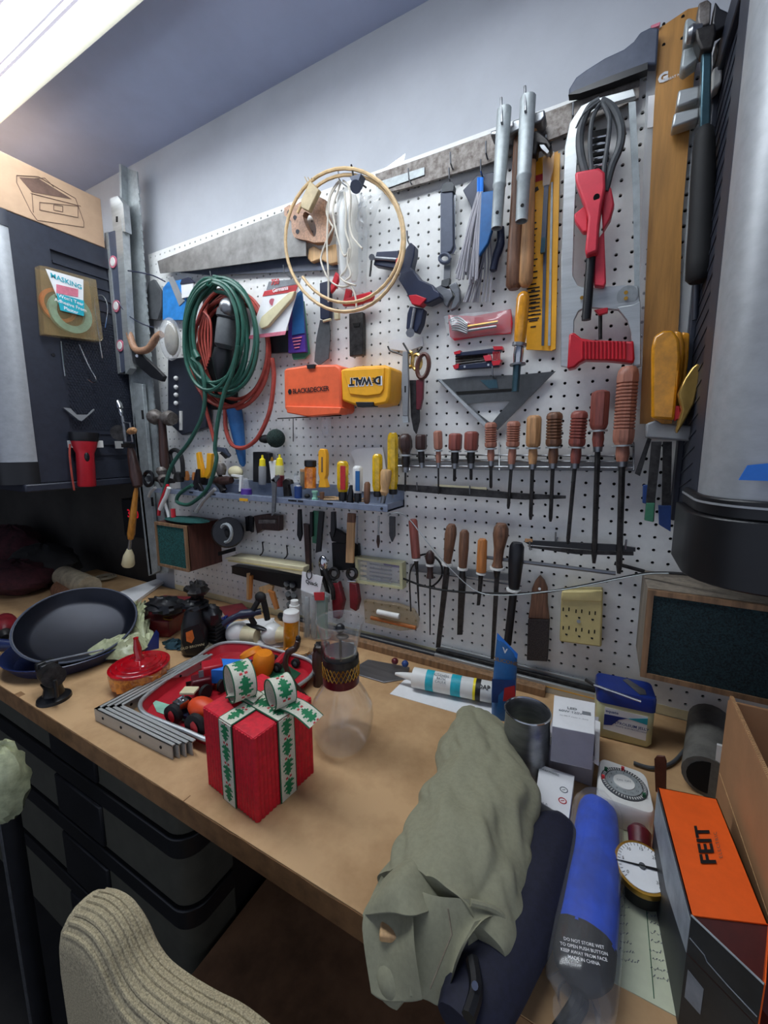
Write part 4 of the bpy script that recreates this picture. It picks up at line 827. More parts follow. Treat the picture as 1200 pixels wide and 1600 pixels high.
# --- row 2
t=Thing('file_rack','grey rack strip with white rings holding the lower row of files','rack')
t.p('strip',wall_plate([(640,882),(700,886),(800,898),(800,908),(700,898),(640,893)],-.5,.3),M['grey_plastic']); 
t.p('rail',G().cyl(W(640,890,-1.0),W(815,916,-1.0),.07,6),M['steel'])
row2=[((645,811),(650,871),(655,962),7.5,[(0,5),(.05,7),(1,7)],'wood_red','long slim reddish-handled divider with two legs',2.2,12),((672,860),(672,880),(672,992),7,[(0,2),(.2,6),(.6,8),(1,6)],'wood_dark','small dark awl with round top',1.8,10),
((706,819),(699,879),(684,1012),9,[(0,5),(.08,8),(.25,9.5),(.6,8),(1,6)],'wood_brown','brown-handled tapering file, leaning left',4.5,12),((726,828),(723,886),(718,992),8.5,[(0,4),(.08,7.5),(.5,8),(1,6.5)],'wood_brown','dark brown handled flat file',5.5,12),
((754,842),(752,893),(747,946),8,[(0,5),(.06,7.5),(.8,8),(1,8)],'wood_orange','short orange-handled file',3.2,12),((784,818),(777,885),(769,1030),12,[(0,7),(.1,11),(.25,12),(.6,8),(.9,7),(1,9)],'wood_brown','large brown bulbous-handled file',3.6,14),
((808,848),(803,919),(793,1006),12,[(0,8),(.08,11),(.4,11.5),(.9,9),(1,8)],'black_plastic','black plastic handled steel at the right of the row',6,14)]
for k,(a,b,c,hw,prof,m,desc,sw,n) in enumerate(row2):
    t=Thing('file',desc+', in the lower tool row','file','files and awls in the lower row'); Y=-1.6
    t.p('handle',turned(a,b,Y,prof,n),M[m])
    dx=(c[0]-b[0])/(c[1]-b[1]); P_=lambda y:(b[0]+dx*(y-b[1]),y)
    t.p('ring',turned(P_(b[1]+1),P_(b[1]+4),Y,[(0,hw*.95),(1,hw*.95)],14),M['white_plastic'])
    if k==1: t.p('neck',turned((672,884),(672,903),Y,[(0,5),(.5,4.5),(1,6)],10),M['wood_dark'])
    t.p('tang',turned(P_(b[1]+4),P_(b[1]+18),Y,[(0,hw*.5),(1,sw)],10),M['steel_dark'])
    if k==0:
        t.p('leg',turned((651,878),(655,962),Y,[(0,2.5),(1,1)],8),M['steel_dark']); t.p('leg',wtube([(650,878),(643,888),(640,905),(642,955)],Y,.08,6),M['steel_dark'])
    elif k in(1,): t.p('shaft',turned(P_(903),c,Y,[(0,1.6),(1,1)],8),M['steel_dark'])
    elif k==6: t.p('shaft',turned(P_(920),c,Y,[(0,6),(1,6)],10),M['black_plastic'])
    else:
        q0=P_(b[1]+16); t.p('blade',wall_plate([(q0[0]-sw,q0[1]),(q0[0]+sw,q0[1]),(c[0]+sw*.7,c[1]),(c[0]-sw*.7,c[1])],Y-.1,.22),M['steel_dark'])
t=Thing('wire_brush','flat wooden-handled wire brush hanging beside the outlet','brush')
t.p('handle',wall_plate([(843,900),(850,908),(855,920),(855,944),(858,968),(825,966),(829,944),(831,920),(836,908)],-1.0,.5),M['wood_brown'],bevel=.06)
t.p('bristles',wall_plate([(825,968),(858,969),(855,1034),(823,1032)],-1.2,.6),M['wire_brush'],bevel=.05); t.p('hang_hole',G().cyl(W(843,920,-1.05),W(843,920,-1.0),.12,8),M['white_plastic'])
# --- outlet
t=Thing('power_outlet','cream six-socket power outlet on the pegboard','power outlet')
t.p('body',wall_plate([(877,926),(942,926),(940,1012),(874,1003)],-1.6,1.6),M['outlet'],bevel=.15)
t.p('top_cap',wall_plate([(878,924),(942,924),(941,941),(876,939)],-1.75,.5),M['outlet'],bevel=.1)
g=G(); k=0
for (cx,cy) in ((884,952),(904,955),(925,958),(884,981),(904,984),(924,987)):
    for dx,dy in ((-4,0),(5,1)): g.box(W(cx+dx,cy,-1.61),(.09,.03,.3))
    g.cyl(W(cx+1,cy+10,-1.62),W(cx+1,cy+10,-1.6),.1,8)
t.p('socket_holes',g,M['black_void'],kind='stuff'); t.p('screw',G().cyl(W(904,971,-1.65),W(904,971,-1.6),.15,10),M['print_grey'])
# --- cables
t=Thing('black_cable','thin black cable sagging across the lower pegboard','cable')
t.p('cable',wtube([(630,904,-.8),(660,915,-1.9),(700,923,-2.1),(760,927,-2.2),(840,926,-1.9),(900,917,-2.2),(960,905,-1.8),(1010,896,-2.4),(1060,896,-3.4),(1110,903,-4)],-2,.1,6),M['black_rubber']); t.p('loop',wtube([(655,868,-1),(672,866,-1),(688,880,-1),(690,900,-1),(675,916,-1.2),(655,915,-1.9)],-1,.1,6),M['black_rubber'])
t=Thing('white_cable','thin white cable running from the shelf corner across the lower pegboard','cable')
t.p('cable',wtube([(606,806,-3),(622,801,-2.5),(640,812,-2),(670,850,-2.4),(705,890,-2.4),(745,924,-2.4),(790,930,-2.6),(850,925,-2.3),(900,918,-2.5),(960,906,-2),(1010,897,-2.6),(1045,896,-3.3)],-2,.05,6),M['galv'])
# ================================================================== shelf tray and what stands in it
YF=-3.6
zt=float(np.mean([W(605,792,YF)[2],W(420,777,YF)[2],W(268,762,YF)[2]])); zb=zt-.62
sx0=W(240,762,YF)[0]; sx1=W(606,795,YF)[0]
t=Thing('tool_shelf','long grey metal shelf tray screwed to the pegboard, full of small tools','shelf')
t.p('front_lip',G().b2((sx0,YF-.08,zb),(sx1,YF+.08,zt)),M['shelf'],bevel=.04); t.p('tray_floor',G().b2((sx0,YF,zb+.05),(sx1,-.05,zb+.2)),M['shelf'])
t.p('back_flange',G().b2((sx0+1,-.3,zb+.1),(sx1,-.05,zt+1.3)),M['shelf']); t.p('end_plate',G().b2((sx1-.12,YF,zb),(sx1,-.05,zt+.15)),M['shelf'])
t.p('screw',G().cyl((sx1-.6,YF-.1,zt-.3),(sx1-.6,YF-.16,zt-.3),.13,10),M['black_plastic'])
for x in (300,335,455,460,470,516): q=W(x,775,YF); t.p('slot',G().box((q[0],YF-.09,zt-.22),(.7,.04,.16)),M['black_void'])
t.p('yellow_label',G().box((W(382,780,YF)[0],YF-.12,zb+.05),(1.3,.1,.3)),M['yellow_plastic'])
YS=-2.3
rs=random.Random(4)
for k in range(9):
    xa=W(486+k*7,770,-2.6)[0]; t=Thing('wooden_stick','thin pale wooden stick lying loose in the shelf tray','stick','thin wooden sticks in the shelf tray'); t.p('stick',G().cyl((xa,-1.0-rs.random()*2,zt+.02),(xa+2.2,-1.0-rs.random()*2,zt+.1),.09,6),M['wood_pale'])
def std(name,lab,cat,parts,grp=None):
    t=Thing(name,lab,cat,grp)
    for q in parts: t.p(*q[:3],**(q[3] if len(q)>3 else {}))
    return t
R_=lambda x0,x1,y0,y1:[(x0,y0),(x1,y0),(x1,y1),(x0,y1)]
def rod(x,y0,y1,Y,prof,x2=None,n=12): return turned((x,y0),(x if x2 is None else x2,y1),Y,prof,n)
CYL=lambda r:[(0,r*.85),(.06,r),(.94,r),(1,r*.85)]
std('medicine_bottle','small brown bottle with black cap on the shelf tray','bottle',[('bottle',rod(485,728,762,YS,[(0,6),(.08,9.5),(1,9.5)]),M['amber_glass']),('cap',rod(485,719,729,YS,CYL(9.5)),M['black_plastic'])])
std('small_jar','small tan jar left of the brown bottle','jar',[('jar',rod(474,736,764,-1.6,CYL(5)),M['tan_cloth']),('lid',rod(474,733,737,-1.6,CYL(5.2)),M['wood_tan'])])
std('pry_bar','bright yellow plastic handle standing beside the brown bottle','handle',[('grip',wall_plate([(497,706),(500,701),(507,702),(509,710),(509,742),(507,748),(511,762),(497,762),(499,748),(497,740)],YS,.6),M['yellow_case'],dict(bevel=.08)),('slot',wall_plate([(502,714),(504,714),(504,738),(502,738)],YS-.03,.04),M['brown_print'])])
def sd(lab,x,y0,y1,r,m,stripe=None,mb='black_plastic',y2=784,Y=-2.8,x2=None):
    x2=x if x2 is None else x2
    t=Thing('screwdriver',lab,'screwdriver','plastic-handled screwdrivers on the shelf tray')
    t.p('handle',turned((x,y0),(x2,y1),Y,[(0,r*.6),(.05,r*.9),(.12,r),(.85,r),(1,r*.8)],8),M[m])
    if stripe: 
        k=sc(W(x,y0,Y)); c0=W(x,y0+8,Y-r*k*.95);c1=W(x2,y1-3,Y-r*k*.95); w_=r*.45*k
        t.p('colour_stripe',G().prism([c0+V3(-w_,-.08,0),c0+V3(w_,-.08,0),c1+V3(w_,-.08,0),c1+V3(-w_,-.08,0)],(0,.12,0)),M[stripe])
    t.p('collar',turned((x2,y1),(x2,min(y1+14,y2)),Y,[(0,r*.7),(.5,r*.8),(1,r*.7)],10),M[mb])
    t.p('shaft',turned((x2,min(y1+14,y2)),(x2,y2+6),Y,[(0,1.5),(1,1.5)],8),M['steel'])
sd('red and yellow plastic-handled screwdriver on the shelf tray',536,720,768,9.5,'yellow_clear','print_red')
sd('clear screwdriver handle with blue stripe on the shelf tray',559,728,770,8,'white_plastic','blue')
sd('translucent yellow screwdriver handle right of the paper',590,709,767,8.5,'yellow_clear',y2=776)
sd('tallest translucent yellow screwdriver handle at the tray end',614,676,764,9,'yellow_clear',Y=-1.2,y2=772)
std('wood_chisel','pale wooden-handled chisel at the right end of the tray','chisel',[('handle',turned((604,734),(600,774),-2.9,[(0,7),(.1,9),(.5,8),(.75,6),(.85,7),(1,4)],12),M['wood_pale']),('ferrule',turned((600,774),(598,786),-2.9,[(0,4),(1,4)],10),M['steel'])])
std('awl','short brown wooden handle between the screwdrivers in the tray','handle',[('handle',turned((574,753),(573,787),-3.0,[(0,3),(.1,5),(.9,5),(1,3)],10),M['wood_brown']),('tip',turned((573,787),(573,792),-3.0,[(0,2),(1,1)],8),M['steel'])])
std('wood_peg','dark tapered handle beside the red screwdriver in the tray','handle',[('handle',turned((549,758),(547,786),-3.0,[(0,2),(.3,4),(1,6)],10),M['black_plastic']),('tip',turned((547,786),(547,791),-3,[(0,2),(1,1)],8),M['steel'])])
std('tape_ball','dark blue roll of tape in the shelf tray','tape',[('roll',G().cyl(W(466,760,-2.6),W(466,778,-2.6),.42,16),M['print_blue']),('core',G().cyl(W(466,758.5,-2.6),W(466,760,-2.6),.2,12),M['white_plastic'])])
std('rubber_cap','black rubber cap beside the blue tape roll','cap',[('cap',G().ell(W(480,775,-2.8),(.35,.3,.25)),M['black_rubber'])])
std('green_spool','small pale green spool in the shelf tray','spool',[('spool',rod(492,767,781,-2.9,[(0,5),(.2,5),(.25,3.5),(.75,3.5),(.8,5),(1,5)]),M['tray_teal'])])
std('brown_cork','small brown cork beside the green spool','cork',[('cork',rod(503,769,780,-2.9,[(0,4),(1,3)]),M['wood_brown'])])
std('small_wrench','small grey adjustable wrench head in the shelf tray','wrench',[('head',wall_plate([(441,752),(446,748),(453,750),(455,756),(449,758),(452,776),(443,776)],-2.8,.5),M['steel_dark'],dict(bevel=.05))])
std('glass_vial','small clear glass vial behind the blue tape roll','vial',[('vial',rod(463,742,760,-1.8,[(0,3),(.3,5),(1,5)]),M['film2']),('cap',rod(463,739,743,-1.8,CYL(3)),M['galv'])])
for lab,x,y0,w1,y1,liq in (('dropper bottle with yellow cap and clear contents on the shelf','410',711,6,757,None),('dropper bottle with yellow cap, half full of brown liquid',437,710,7,760,'maroon')):
    x=float(x); std('dropper_bottle',lab,'bottle',[('body',rod(x,y0+17,y1,-1.9,CYL(w1)),M['grey_plastic' if not liq else 'petro_body']),('cap',rod(x,y0,y0+17,-1.9,[(0,1.5),(.3,2),(.4,4.5),(1,w1*.85)]),M['yellow_bright'])]+([('liquid',rod(x,y0+32,y1,-1.92,CYL(w1+.5)),M[liq])] if liq else []))
std('black_file_case','black rectangular case standing behind the dropper bottles','case',[('case',wall_plate([(395,706),(412,706),(420,708),(420,755),(395,753)],-1.0,.7),M['black_plastic'],dict(bevel=.06))])
std('glue_tube','white glue tube standing between the dropper bottles','tube',[('tube',wall_plate([(420,721),(430,719),(430,758),(424,758)],-2.1,.3),M['white_plastic'],dict(bevel=.05)),('tip',rod(425,714,720,-2.1,[(0,1),(1,3)]),M['brass'])])
std('caliper','grey steel caliper strip hooked over the tray lip','caliper',[('beam',wall_plate([(424,750),(428,748),(431,756),(429,800),(424,806),(425,775)],YF-.35,.2),M['steel']),('jaw',wall_plate([(422,750),(434,742),(436,746),(430,754)],YF-.35,.2),M['steel'])])
std('paper_bag','white paper sheet pinned behind the shelf screwdrivers','paper',[('paper',wall_plate([(547,706),(560,700),(598,699),(604,740),(603,768),(552,768),(554,720)],-.45,.1),M['white_paper'])])
std('yellow_pliers','pair of yellow plier handles standing in the tray','pliers',[('handle',wall_plate([(306,708),(310,706),(315,730),(318,747),(310,748)],-1.6,.5),M['yellow_case'],dict(bevel=.06)),('handle',wall_plate([(323,708),(330,709),(328,738),(322,748),(316,748),(322,730)],-1.6,.5),M['yellow_case'],dict(bevel=.06)),('jaw',wall_plate([(310,746),(322,746),(320,758),(312,758)],-1.6,.4),M['steel_dark'])])
std('black_pliers','black pliers leaning in the tray left of the yellow handles','pliers',[('handle',wall_plate([(306,733),(309,733),(310,755),(304,766),(300,760)],-2.6,.4),M['black_plastic'],dict(bevel=.05)),('handle',wall_plate([(308,752),(314,762),(316,768),(311,768),(306,760)],-2.6,.4),M['black_plastic'],dict(bevel=.05))])
std('pipe_fittings','cluster of dark rusty pipe fittings in the tray','fittings',[('fitting',turned((345,724),(346,742),-2.6,[(0,5),(.3,8),(.6,8),(1,6)],10),M['rust']),('fitting',turned((340,745),(352,768),-2.7,[(0,7),(.4,9),(.7,7),(1,8)],10),M['steel_dark']),('fitting',turned((334,752),(362,750),-2.9,[(0,5),(.3,7),(.7,7),(1,5)],10),M['wood_dark'])])
std('foam_piece','off-white foam lump in the tray, right of the pipe fittings','foam',[('foam',G().ell(W(368,738,-1.6),(1.1,.7,.8),12,8),M['cream'])])
std('small_box','small grey box with white frame in the tray','box',[('box',wall_plate([(352,755),(373,756),(373,770),(352,769)],-2.8,1.0),M['slate'],dict(bevel=.05)),('white_frame',wall_plate([(361,741),(378,743),(376,768),(373,768),(374,746),(361,744)],-2.9,.3),M['white_plastic'])])
std('purple_lid','purple plastic lid with clear cup on the tray','cup',[('lid',rod(385,764,772,-3.0,[(0,8),(1,9)]),M['purple']),('cup',rod(384,747,764,-2.8,[(0,4),(1,6)]),M['film2'])])
std('loop_wrench','dark looped strap wrench standing left in the tray','wrench',[('loop',wtube([(272,740),(268,722),(266,708),(273,703),(281,708),(285,722),(286,745)],-1.8,.28,8),M['black_rubber']),('base',turned((279,738),(279,752),-1.8,[(0,6),(1,8)],10),M['steel_dark'])])
std('side_cutters','small dark cutters hanging above the tray left of the blue handle','cutters',[('body',wall_plate([(338,698),(350,700),(358,712),(354,716),(345,706),(336,706)],-1.2,.4),M['slate'],dict(bevel=.05)),('prong',wall_plate([(346,706),(355,714),(352,717),(343,708)],-1.5,.2),M['steel_dark'])])
std('orange_peg','pair of small orange wooden plugs on the back of the tray','plugs',[('plug',rod(292,736,750,-1.0,[(0,2),(.5,4),(1,4)]),M['wood_orange']),('plug',rod(303,738,750,-1.0,[(0,2),(.5,3),(1,3)]),M['wood_orange'])])
std('clamp_cluster','dark rusty clamp screws at the left end of the tray','clamp',[('screw',turned((252,730),(258,760),-3.0,[(0,6),(.2,9),(.4,6),(.6,9),(1,6)],10),M['rust']),('handle',turned((240,748),(272,752),-3.2,[(0,3),(.5,6),(1,3)],10),M['steel_dark'])])
std('round_gauge','round dark gauge hanging on the steel channel','gauge',[('rim',ringpx(232,748,7,11,-3.4,.25),M['black_plastic']),('face',G().cyl(W(232,748,-3.2),W(232,748,-3.1),.45,14),M['dgrey'])])
std('red_white_tubing','red and white tubing hanging over the left end of the tray','tubing',[('tube',wtube([(262,758),(255,775),(250,790),(248,805)],-4.2,.22,8),M['red_plastic']),('tube',wtube([(264,762),(260,775),(255,785),(250,796)],-4.5,.26,8),M['white_plastic']),('tube',wtube([(257,785),(262,800),(264,808)],-4.0,.2,8),M['white_plastic']),('tube',wtube([(270,795),(271,808)],-4.0,.3,8),M['red_plastic'])])
std('grey_rod','pale grey curved rod crossing the tray lip','rod',[('rod',wtube([(232,776),(236,768),(243,762)],-4.2,.2,8),M['alu']),('rod',wtube([(306,800),(316,785),(325,775),(336,764)],-4.3,.22,8),M['alu'])])
# ------------------------------------------------------------------ things hanging below the shelf
def hang(name,lab,cat,parts): return std(name,lab,cat,parts)
hang('file','thin black file hanging under the shelf, left group','file',[('shaft',wall_plate([(465,796),(469,796),(471,835),(468,846),(464,836)],-1.2,.3),M['black_plastic'])])
hang('file','short black file hanging left of the green strip','file',[('shaft',wall_plate([(484,800),(488,800),(488,838),(484,840)],-1.2,.3),M['black_plastic'])])
hang('strip','translucent green strip hanging under the shelf','strip',[('strip',wall_plate([(489,798),(499,799),(496,850),(488,848)],-.9,.2),M['green_tube'])])
hang('blade','black tapering blade right of the green strip','blade',[('blade',wall_plate([(498,799),(505,800),(500,862),(493,864)],-1.3,.3),M['black_plastic'])])
hang('stick','long dark brown stick hanging under the shelf','stick',[('stick',wall_plate([(474,818),(482,820),(484,893),(478,893)],-1.1,.4),M['wood_dark'])])
hang('paint_stick','pale wooden paint stick hanging under the shelf','stick',[('stick',wall_plate([(542,816),(553,817),(551,880),(540,879)],-1.6,.3),M['wood_pale']),('brown_top',wall_plate([(543,802),(554,803),(553,817),(542,816)],-1.6,.32),M['wood_brown'])])
hang('pliers','black pliers hanging left of the paint stick','pliers',[('jaw',wall_plate([(517,800),(522,800),(523,830),(520,840),(516,836)],-1.2,.4),M['black_plastic']),('body',wall_plate([(514,832),(523,826),(540,836),(540,850),(518,846)],-1.0,.5),M['black_rubber'],dict(bevel=.06))])
hang('clamp','dark clamp block hanging behind the paint stick','clamp',[('block',wall_plate([(518,848),(560,850),(562,890),(520,892)],-.6,.4),M['black_rubber'],dict(bevel=.06))])
hang('screwdriver','thin white-shafted driver hanging near the shelf end','screwdriver',[('shaft',rod(592,806,836,-1.3,[(0,1.5),(1,1.5)],591,8),M['alu']),('tip',rod(591,836,856,-1.3,[(0,2),(.5,3),(1,1)],591,8),M['wood_dark'])])
hang('scraper','dark leaf-shaped scraper hanging at the shelf end','scraper',[('blade',wall_plate([(608,807),(616,808),(616,838),(612,847),(608,836)],-1.1,.3),M['dgrey'])])
hang('punch','thin steel punch hanging right of the paint stick','punch',[('shaft',rod(558,806,850,-1.2,[(0,1.6),(1,1)],558,8),M['steel'])])
hang('pliers','small black pliers hanging open under the shelf, leftmost','pliers',[('handle',wall_plate([(383,808),(388,806),(388,830),(384,830)],-1.2,.3),M['black_plastic']),('handle',wall_plate([(389,806),(395,808),(394,832),(390,830)],-1.2,.3),M['black_plastic'])])
hang('block_plane','dark rusty block tool hanging under the shelf','tool',[('body',wall_plate([(396,806),(420,803),(436,806),(436,830),(410,828),(401,834)],-1.3,.8),M['wood_dark'],dict(bevel=.08)),('iron',wall_plate([(404,812),(430,812),(430,818),(404,818)],-1.6,.3),M['rust'])])
for k,(x,y) in enumerate(((410,848),(448,853))):
    hang('s_hook','thin dark wire hook on the lower board, '+('left' if k==0 else 'right')+' of two','hook',[('wire',wtube([(x,y,.1),(x,y,-.6),(x+1,y+10,-.7),(x,y+16,-.8),(x-4,y+20,-1.2)],-.6,.08,6),M['steel_dark'])])
hang('cream_channel','cream coloured plastic channel strip on the lower board','channel',[('channel',wall_plate([(349,873),(360,869),(474,886),(473,899),(462,897)],-2.2,1.8),M['cream'],dict(bevel=.08)),('groove',wall_plate([(356,875),(472,891),(472,893),(356,877)],-2.25,.05),M['outlet'])])
hang('black_strip','long black strip under the cream channel','box',[('box',wall_plate([(362,884),(470,902),(470,920),(440,918),(362,896)],-1.2,1.0),M['black_plastic'],dict(bevel=.06))])  # plain black block filling the dark area below the channel
for lab,pp in (('upright wooden clothespin clipped to a peg',[[(385,896),(390,895),(390,938),(385,937)],[(389,899),(393,900),(391,936),(388,937)]]),('leaning wooden clothespin right of the upright one',[[(404,918),(420,913),(426,916),(424,926),(406,928)],[(418,922),(427,926),(434,952),(429,953)]])):
    hang('clothespin',lab,'clothespin',[('leg',wall_plate(q,-1.3-.3*i,.35),M['wood_orange' if i else 'wood_pale'],dict(bevel=.03)) for i,q in enumerate(pp)])
t=Thing('bit_case','flat clear plastic case of drill bits hanging on the lower board','case')
t.p('case',wall_plate([(554,870),(560,872),(626,882),(629,918),(624,922),(560,910)],-1.0,.8),M['film2'],bevel=.06)
t.p('frame',G().ringp(wpoly([(554,870),(628,880),(629,921),(557,911)],-1.1),wpoly([(558,874),(624,884),(625,917),(561,907)],-1.1),(0,.9,0)),M['petro_body'])
for k in range(5): t.p('drill_bit',G().cyl(W(578,881+k*6,-.6),W(612,886+k*6,-.6),.09,6),M['steel'])
for k in range(4): t.p('label_strip',G().box(W(568,880+k*8,-.7),(.8,.04,.3)),M['cream'])
t.p('blue_edge',wall_plate([(598,876),(628,880),(629,888),(600,884)],-.5,.3),M['purple'])
t=Thing('copper_pack','clear pack with copper tube and white label on the lower board','package')
t.p('pack',wall_plate([(568,938),(620,945),(645,954),(653,970),(650,984),(625,986),(570,973)],-1.1,.6),M['film_amber'],bevel=.06)
t.p('copper_tube',G().cyl(W(580,965,-.9),W(650,981,-.9),.22,10),M['copper']); t.p('white_label',G().cyl(W(590,956,-1.1),W(624,963,-1.1),.3,10),M['white_plastic'])
t=Thing('red_pliers','red-handled pliers pair hanging under the dark clamp block','pliers')
for x in (522,550):
    t.p('pivot_ring',ringpx(x,896,7,8,-1.2,.2),M['steel_dark']); t.p('silver_ring',G().cyl(W(x-6,908,-1.4),W(x+6,909,-1.4),.12,8),M['chrome']); 
t.p('handle',wall_plate([(516,912),(528,910),(536,940),(530,968),(520,966)],-1.5,.7),M['toolbox_red'],bevel=.12); t.p('handle',wall_plate([(545,910),(556,912),(560,940),(556,956),(546,950)],-1.5,.7),M['toolbox_red'],bevel=.12)
hang('tongue_pliers','dark curved pliers with chrome jaw left of the red ones','pliers',[('jaw',G().ell(W(505,880,-1.5),(.6,.4,.9),10,8),M['chrome']),('handle',wtube([(506,886),(512,902),(520,920),(521,936)],-1.5,.3,8),M['steel_dark']),('handle',wtube([(503,886),(506,904),(512,925),(512,940)],-1.3,.25,8),M['steel_dark'])])
hang('dark_sockets','cluster of small black sockets hanging on the lower board','sockets',[('socket',G().cyl(W(448+dx,912+dy,-1.6),W(450+dx,918+dy,-.6),.35,12),M['black_plastic']) for dx,dy in ((0,0),(9,2),(2,16),(11,18),(4,32))])
# ------------------------------------------------------------------ speakers
def speaker(lab,x0,x1,y0,z0,z1,grille,extra=None):
    t=Thing('speaker',lab,'speaker')
    th=.35
    t.p('cabinet',G().b2((x0,y0+.25,z0),(x1,-.02,z1)),M['dusty_wood' if x0>0 else 'speaker_wood'],bevel=.04)
    t.p('rim',G().ringp([(x0,y0,z0),(x1,y0,z0),(x1,y0,z1),(x0,y0,z1)],[(x0+th,y0,z0+th),(x1-th,y0,z0+th),(x1-th,y0,z1-th),(x0+th,y0,z1-th)],(0,.4,0)),M['frame_wood'])
    t.p('grille',G().b2((x0+th,y0+.12,z0+th),(x1-th,y0+.3,z1-th)),M[grille])
    return t
a=W(241,818,-5.2);b=W(289,822,-5.2);c=W(289,893,-5.2)
speaker('green-fronted wooden speaker below the left end of the shelf tray',a[0],b[0],-5.2,c[2],b[2],'speaker_green')
t=Thing('green_cloth','folded green cloth lying on the left speaker','cloth'); t.p('cloth',G().ell(W(292,812,-3.5),(4.0,1.6,.3),20,6),M['speaker_green'])
speaker('large dark green-fronted speaker below the right cabinet',18.4,31,-5.0,-26.0,-19.65,'speaker_dark')
t=Thing('round_speaker','round black tweeter with silver ring right of the green speaker','speaker')
t.p('body',G().lathe(W(356,832,-3.4),W(356,832,-.1),[(0,1.7),(.1,1.9),(1,1.9)],24),M['black_plastic']); t.p('ring',ringpx(353,833,9,14,-3.75,.2),M['galv']); t.p('cone',G().ell(W(353,833,-3.5),(.6,.2,.6)),M['black_rubber'])
t.p('stand',G().b2(W(350,856,-3.0)-V3(1.2,0,1.2),W(350,852,-.2)+V3(2.2,0,0)),M['black_plastic'],bevel=.05)
# ================================================================== bench
up3=V3(0,0,1)
from mathutils import noise
def frame(n,ref):
    n=V3(*n)/np.linalg.norm(n); u=V3(*ref)-n*(n@V3(*ref)); u/=np.linalg.norm(u); return np.array([u,np.cross(n,u),n])
# --- gift box
t=Thing('gift_box','red knitted-look gift box with holly ribbon and loop bow, front of bench','gift box')
c0=H(403,1286);cl=H(328,1225);cr_=H(490,1208)
ex=(cl-c0);wx=4.9;ex=ex/np.linalg.norm(ex); ey=V3(-ex[1],ex[0],0); ey=ey if ey[1]>0 else -ey; wy=4.5; hz=5.35
c0=c0+V3(0,0,.02)
bt=lambda u,v,w:c0+ex*u*wx+ey*v*wy+up3*w*hz
# ribbed walls: each side is a row of rounded upright ribs
def ribbed(p,q,nrm,n,amp=.07):
    g=G(); pts=[]
    m=n*4
    for k in range(m+1):
        f=k/m; pts.append(p+(q-p)*f+nrm*amp*abs(math.sin(math.pi*f*n)))
    poly=pts+[q-nrm*.1,p-nrm*.1]; return g.prism(poly,(0,0,hz-.06))
for nm,p,q,nr,n in (('left_panel',bt(1,0,0),bt(0,0,0),-ey,18),('right_panel',bt(0,0,0),bt(0,1,0),-ex,16),('back_panel',bt(0,1,0),bt(1,1,0),ey,18),('far_panel',bt(1,1,0),bt(1,0,0),ex,16)):
    t.p(nm,ribbed(p,q,nr,n),M['red_gift'])
g=G().loft([[bt(0,0,1),bt(1,0,1),bt(1,1,1),bt(0,1,1)],[bt(0,0,.97),bt(1,0,.97),bt(1,1,.97),bt(0,1,.97)]]); t.p('lid',g,M['red_gift'],bevel=.06)
LEAF=["...#...","..###..",".#####.","..###..","#######",".#####.","..###..","#######",".#####.","...#..."]
def strip(path,wv,th,outn=None):
    """ribbon: path of centre points, width vector wv; returns strip, edges, leaves, berries"""
    path=[V3(*p) for p in path]; wv=V3(*wv); n=len(path); N=[]
    for i in range(n):
        a=path[min(i+1,n-1)]-path[max(i-1,0)]; m=np.cross(a,wv); m/=np.linalg.norm(m)+1e-9; N.append(m)
    if outn is not None and N[n//2]@V3(*outn)<0: N=[-x for x in N]
    g=G(); g.loft([[p-wv/2,p+wv/2,p+wv/2+m*th,p-wv/2+m*th] for p,m in zip(path,N)])
    e=G()
    for s_ in (-.5,.5): e.tube([p+wv*s_+m*th*.5 for p,m in zip(path,N)],th*.75,6)
    L=[0]
    for i in range(1,n): L.append(L[-1]+np.linalg.norm(path[i]-path[i-1]))
    def at(s,v):
        s=min(max(s,0),L[-1]); i=max(1,min(n-1,int(np.searchsorted(L,s)))); f=(s-L[i-1])/(L[i]-L[i-1]+1e-9)
        return path[i-1]*(1-f)+path[i]*f+wv*v+(N[i-1]*(1-f)+N[i]*f)*(th+.012)
    leaf=G();ber=G(); w_=np.linalg.norm(wv); s=.15; cell=w_*.66/7
    k=0
    while s+cell*10<L[-1]+.05:
        for r,row in enumerate(LEAF):
            c=0
            while c<7:
                if row[c]=='#':
                    d=c
                    while d<7 and row[d]=='#': d+=1
                    v0=(c-3.5)*.66/7;v1=(d-3.5)*.66/7
                    leaf.add([at(s+r*cell,v0),at(s+r*cell,v1),at(s+(r+1)*cell,v1),at(s+(r+1)*cell,v0)],[(0,1,2,3)]); c=d
                c+=1
        s+=cell*10
        for q in (-1,1):
            v=q*.12; ber.add([at(s+.01,v-.07),at(s+.01,v+.07),at(s+.15,v+.07),at(s+.15,v-.07)],[(0,1,2,3)])
        s+=.2
    return g,e,leaf,ber
def ribbon(name,path,wv,outn=None,th=.06):
    g,e,l,b=strip(path,wv,th,outn); i=t.p(name,g,M['ribbon'],smooth=True)
    t.p('green_edge',e,M['ribbon_edge'],parent=i)
    if l.v: t.p('holly_leaves',l,M['holly'],parent=i,smooth=False,kind='stuff')
    if b.v: t.p('berries',b,M['print_red'],parent=i,smooth=False,kind='stuff')
o=.1; rw=1.2
ln=lambda a,b,n=14:[a+(b-a)*k/n for k in range(n+1)]
ribbon('side_band',ln(bt(.5,0,0)-ey*o,bt(.5,0,1)-ey*o),ex*rw,-ey); ribbon('side_band',ln(bt(0,.5,0)-ex*o,bt(0,.5,1)-ex*o),ey*rw,-ex)
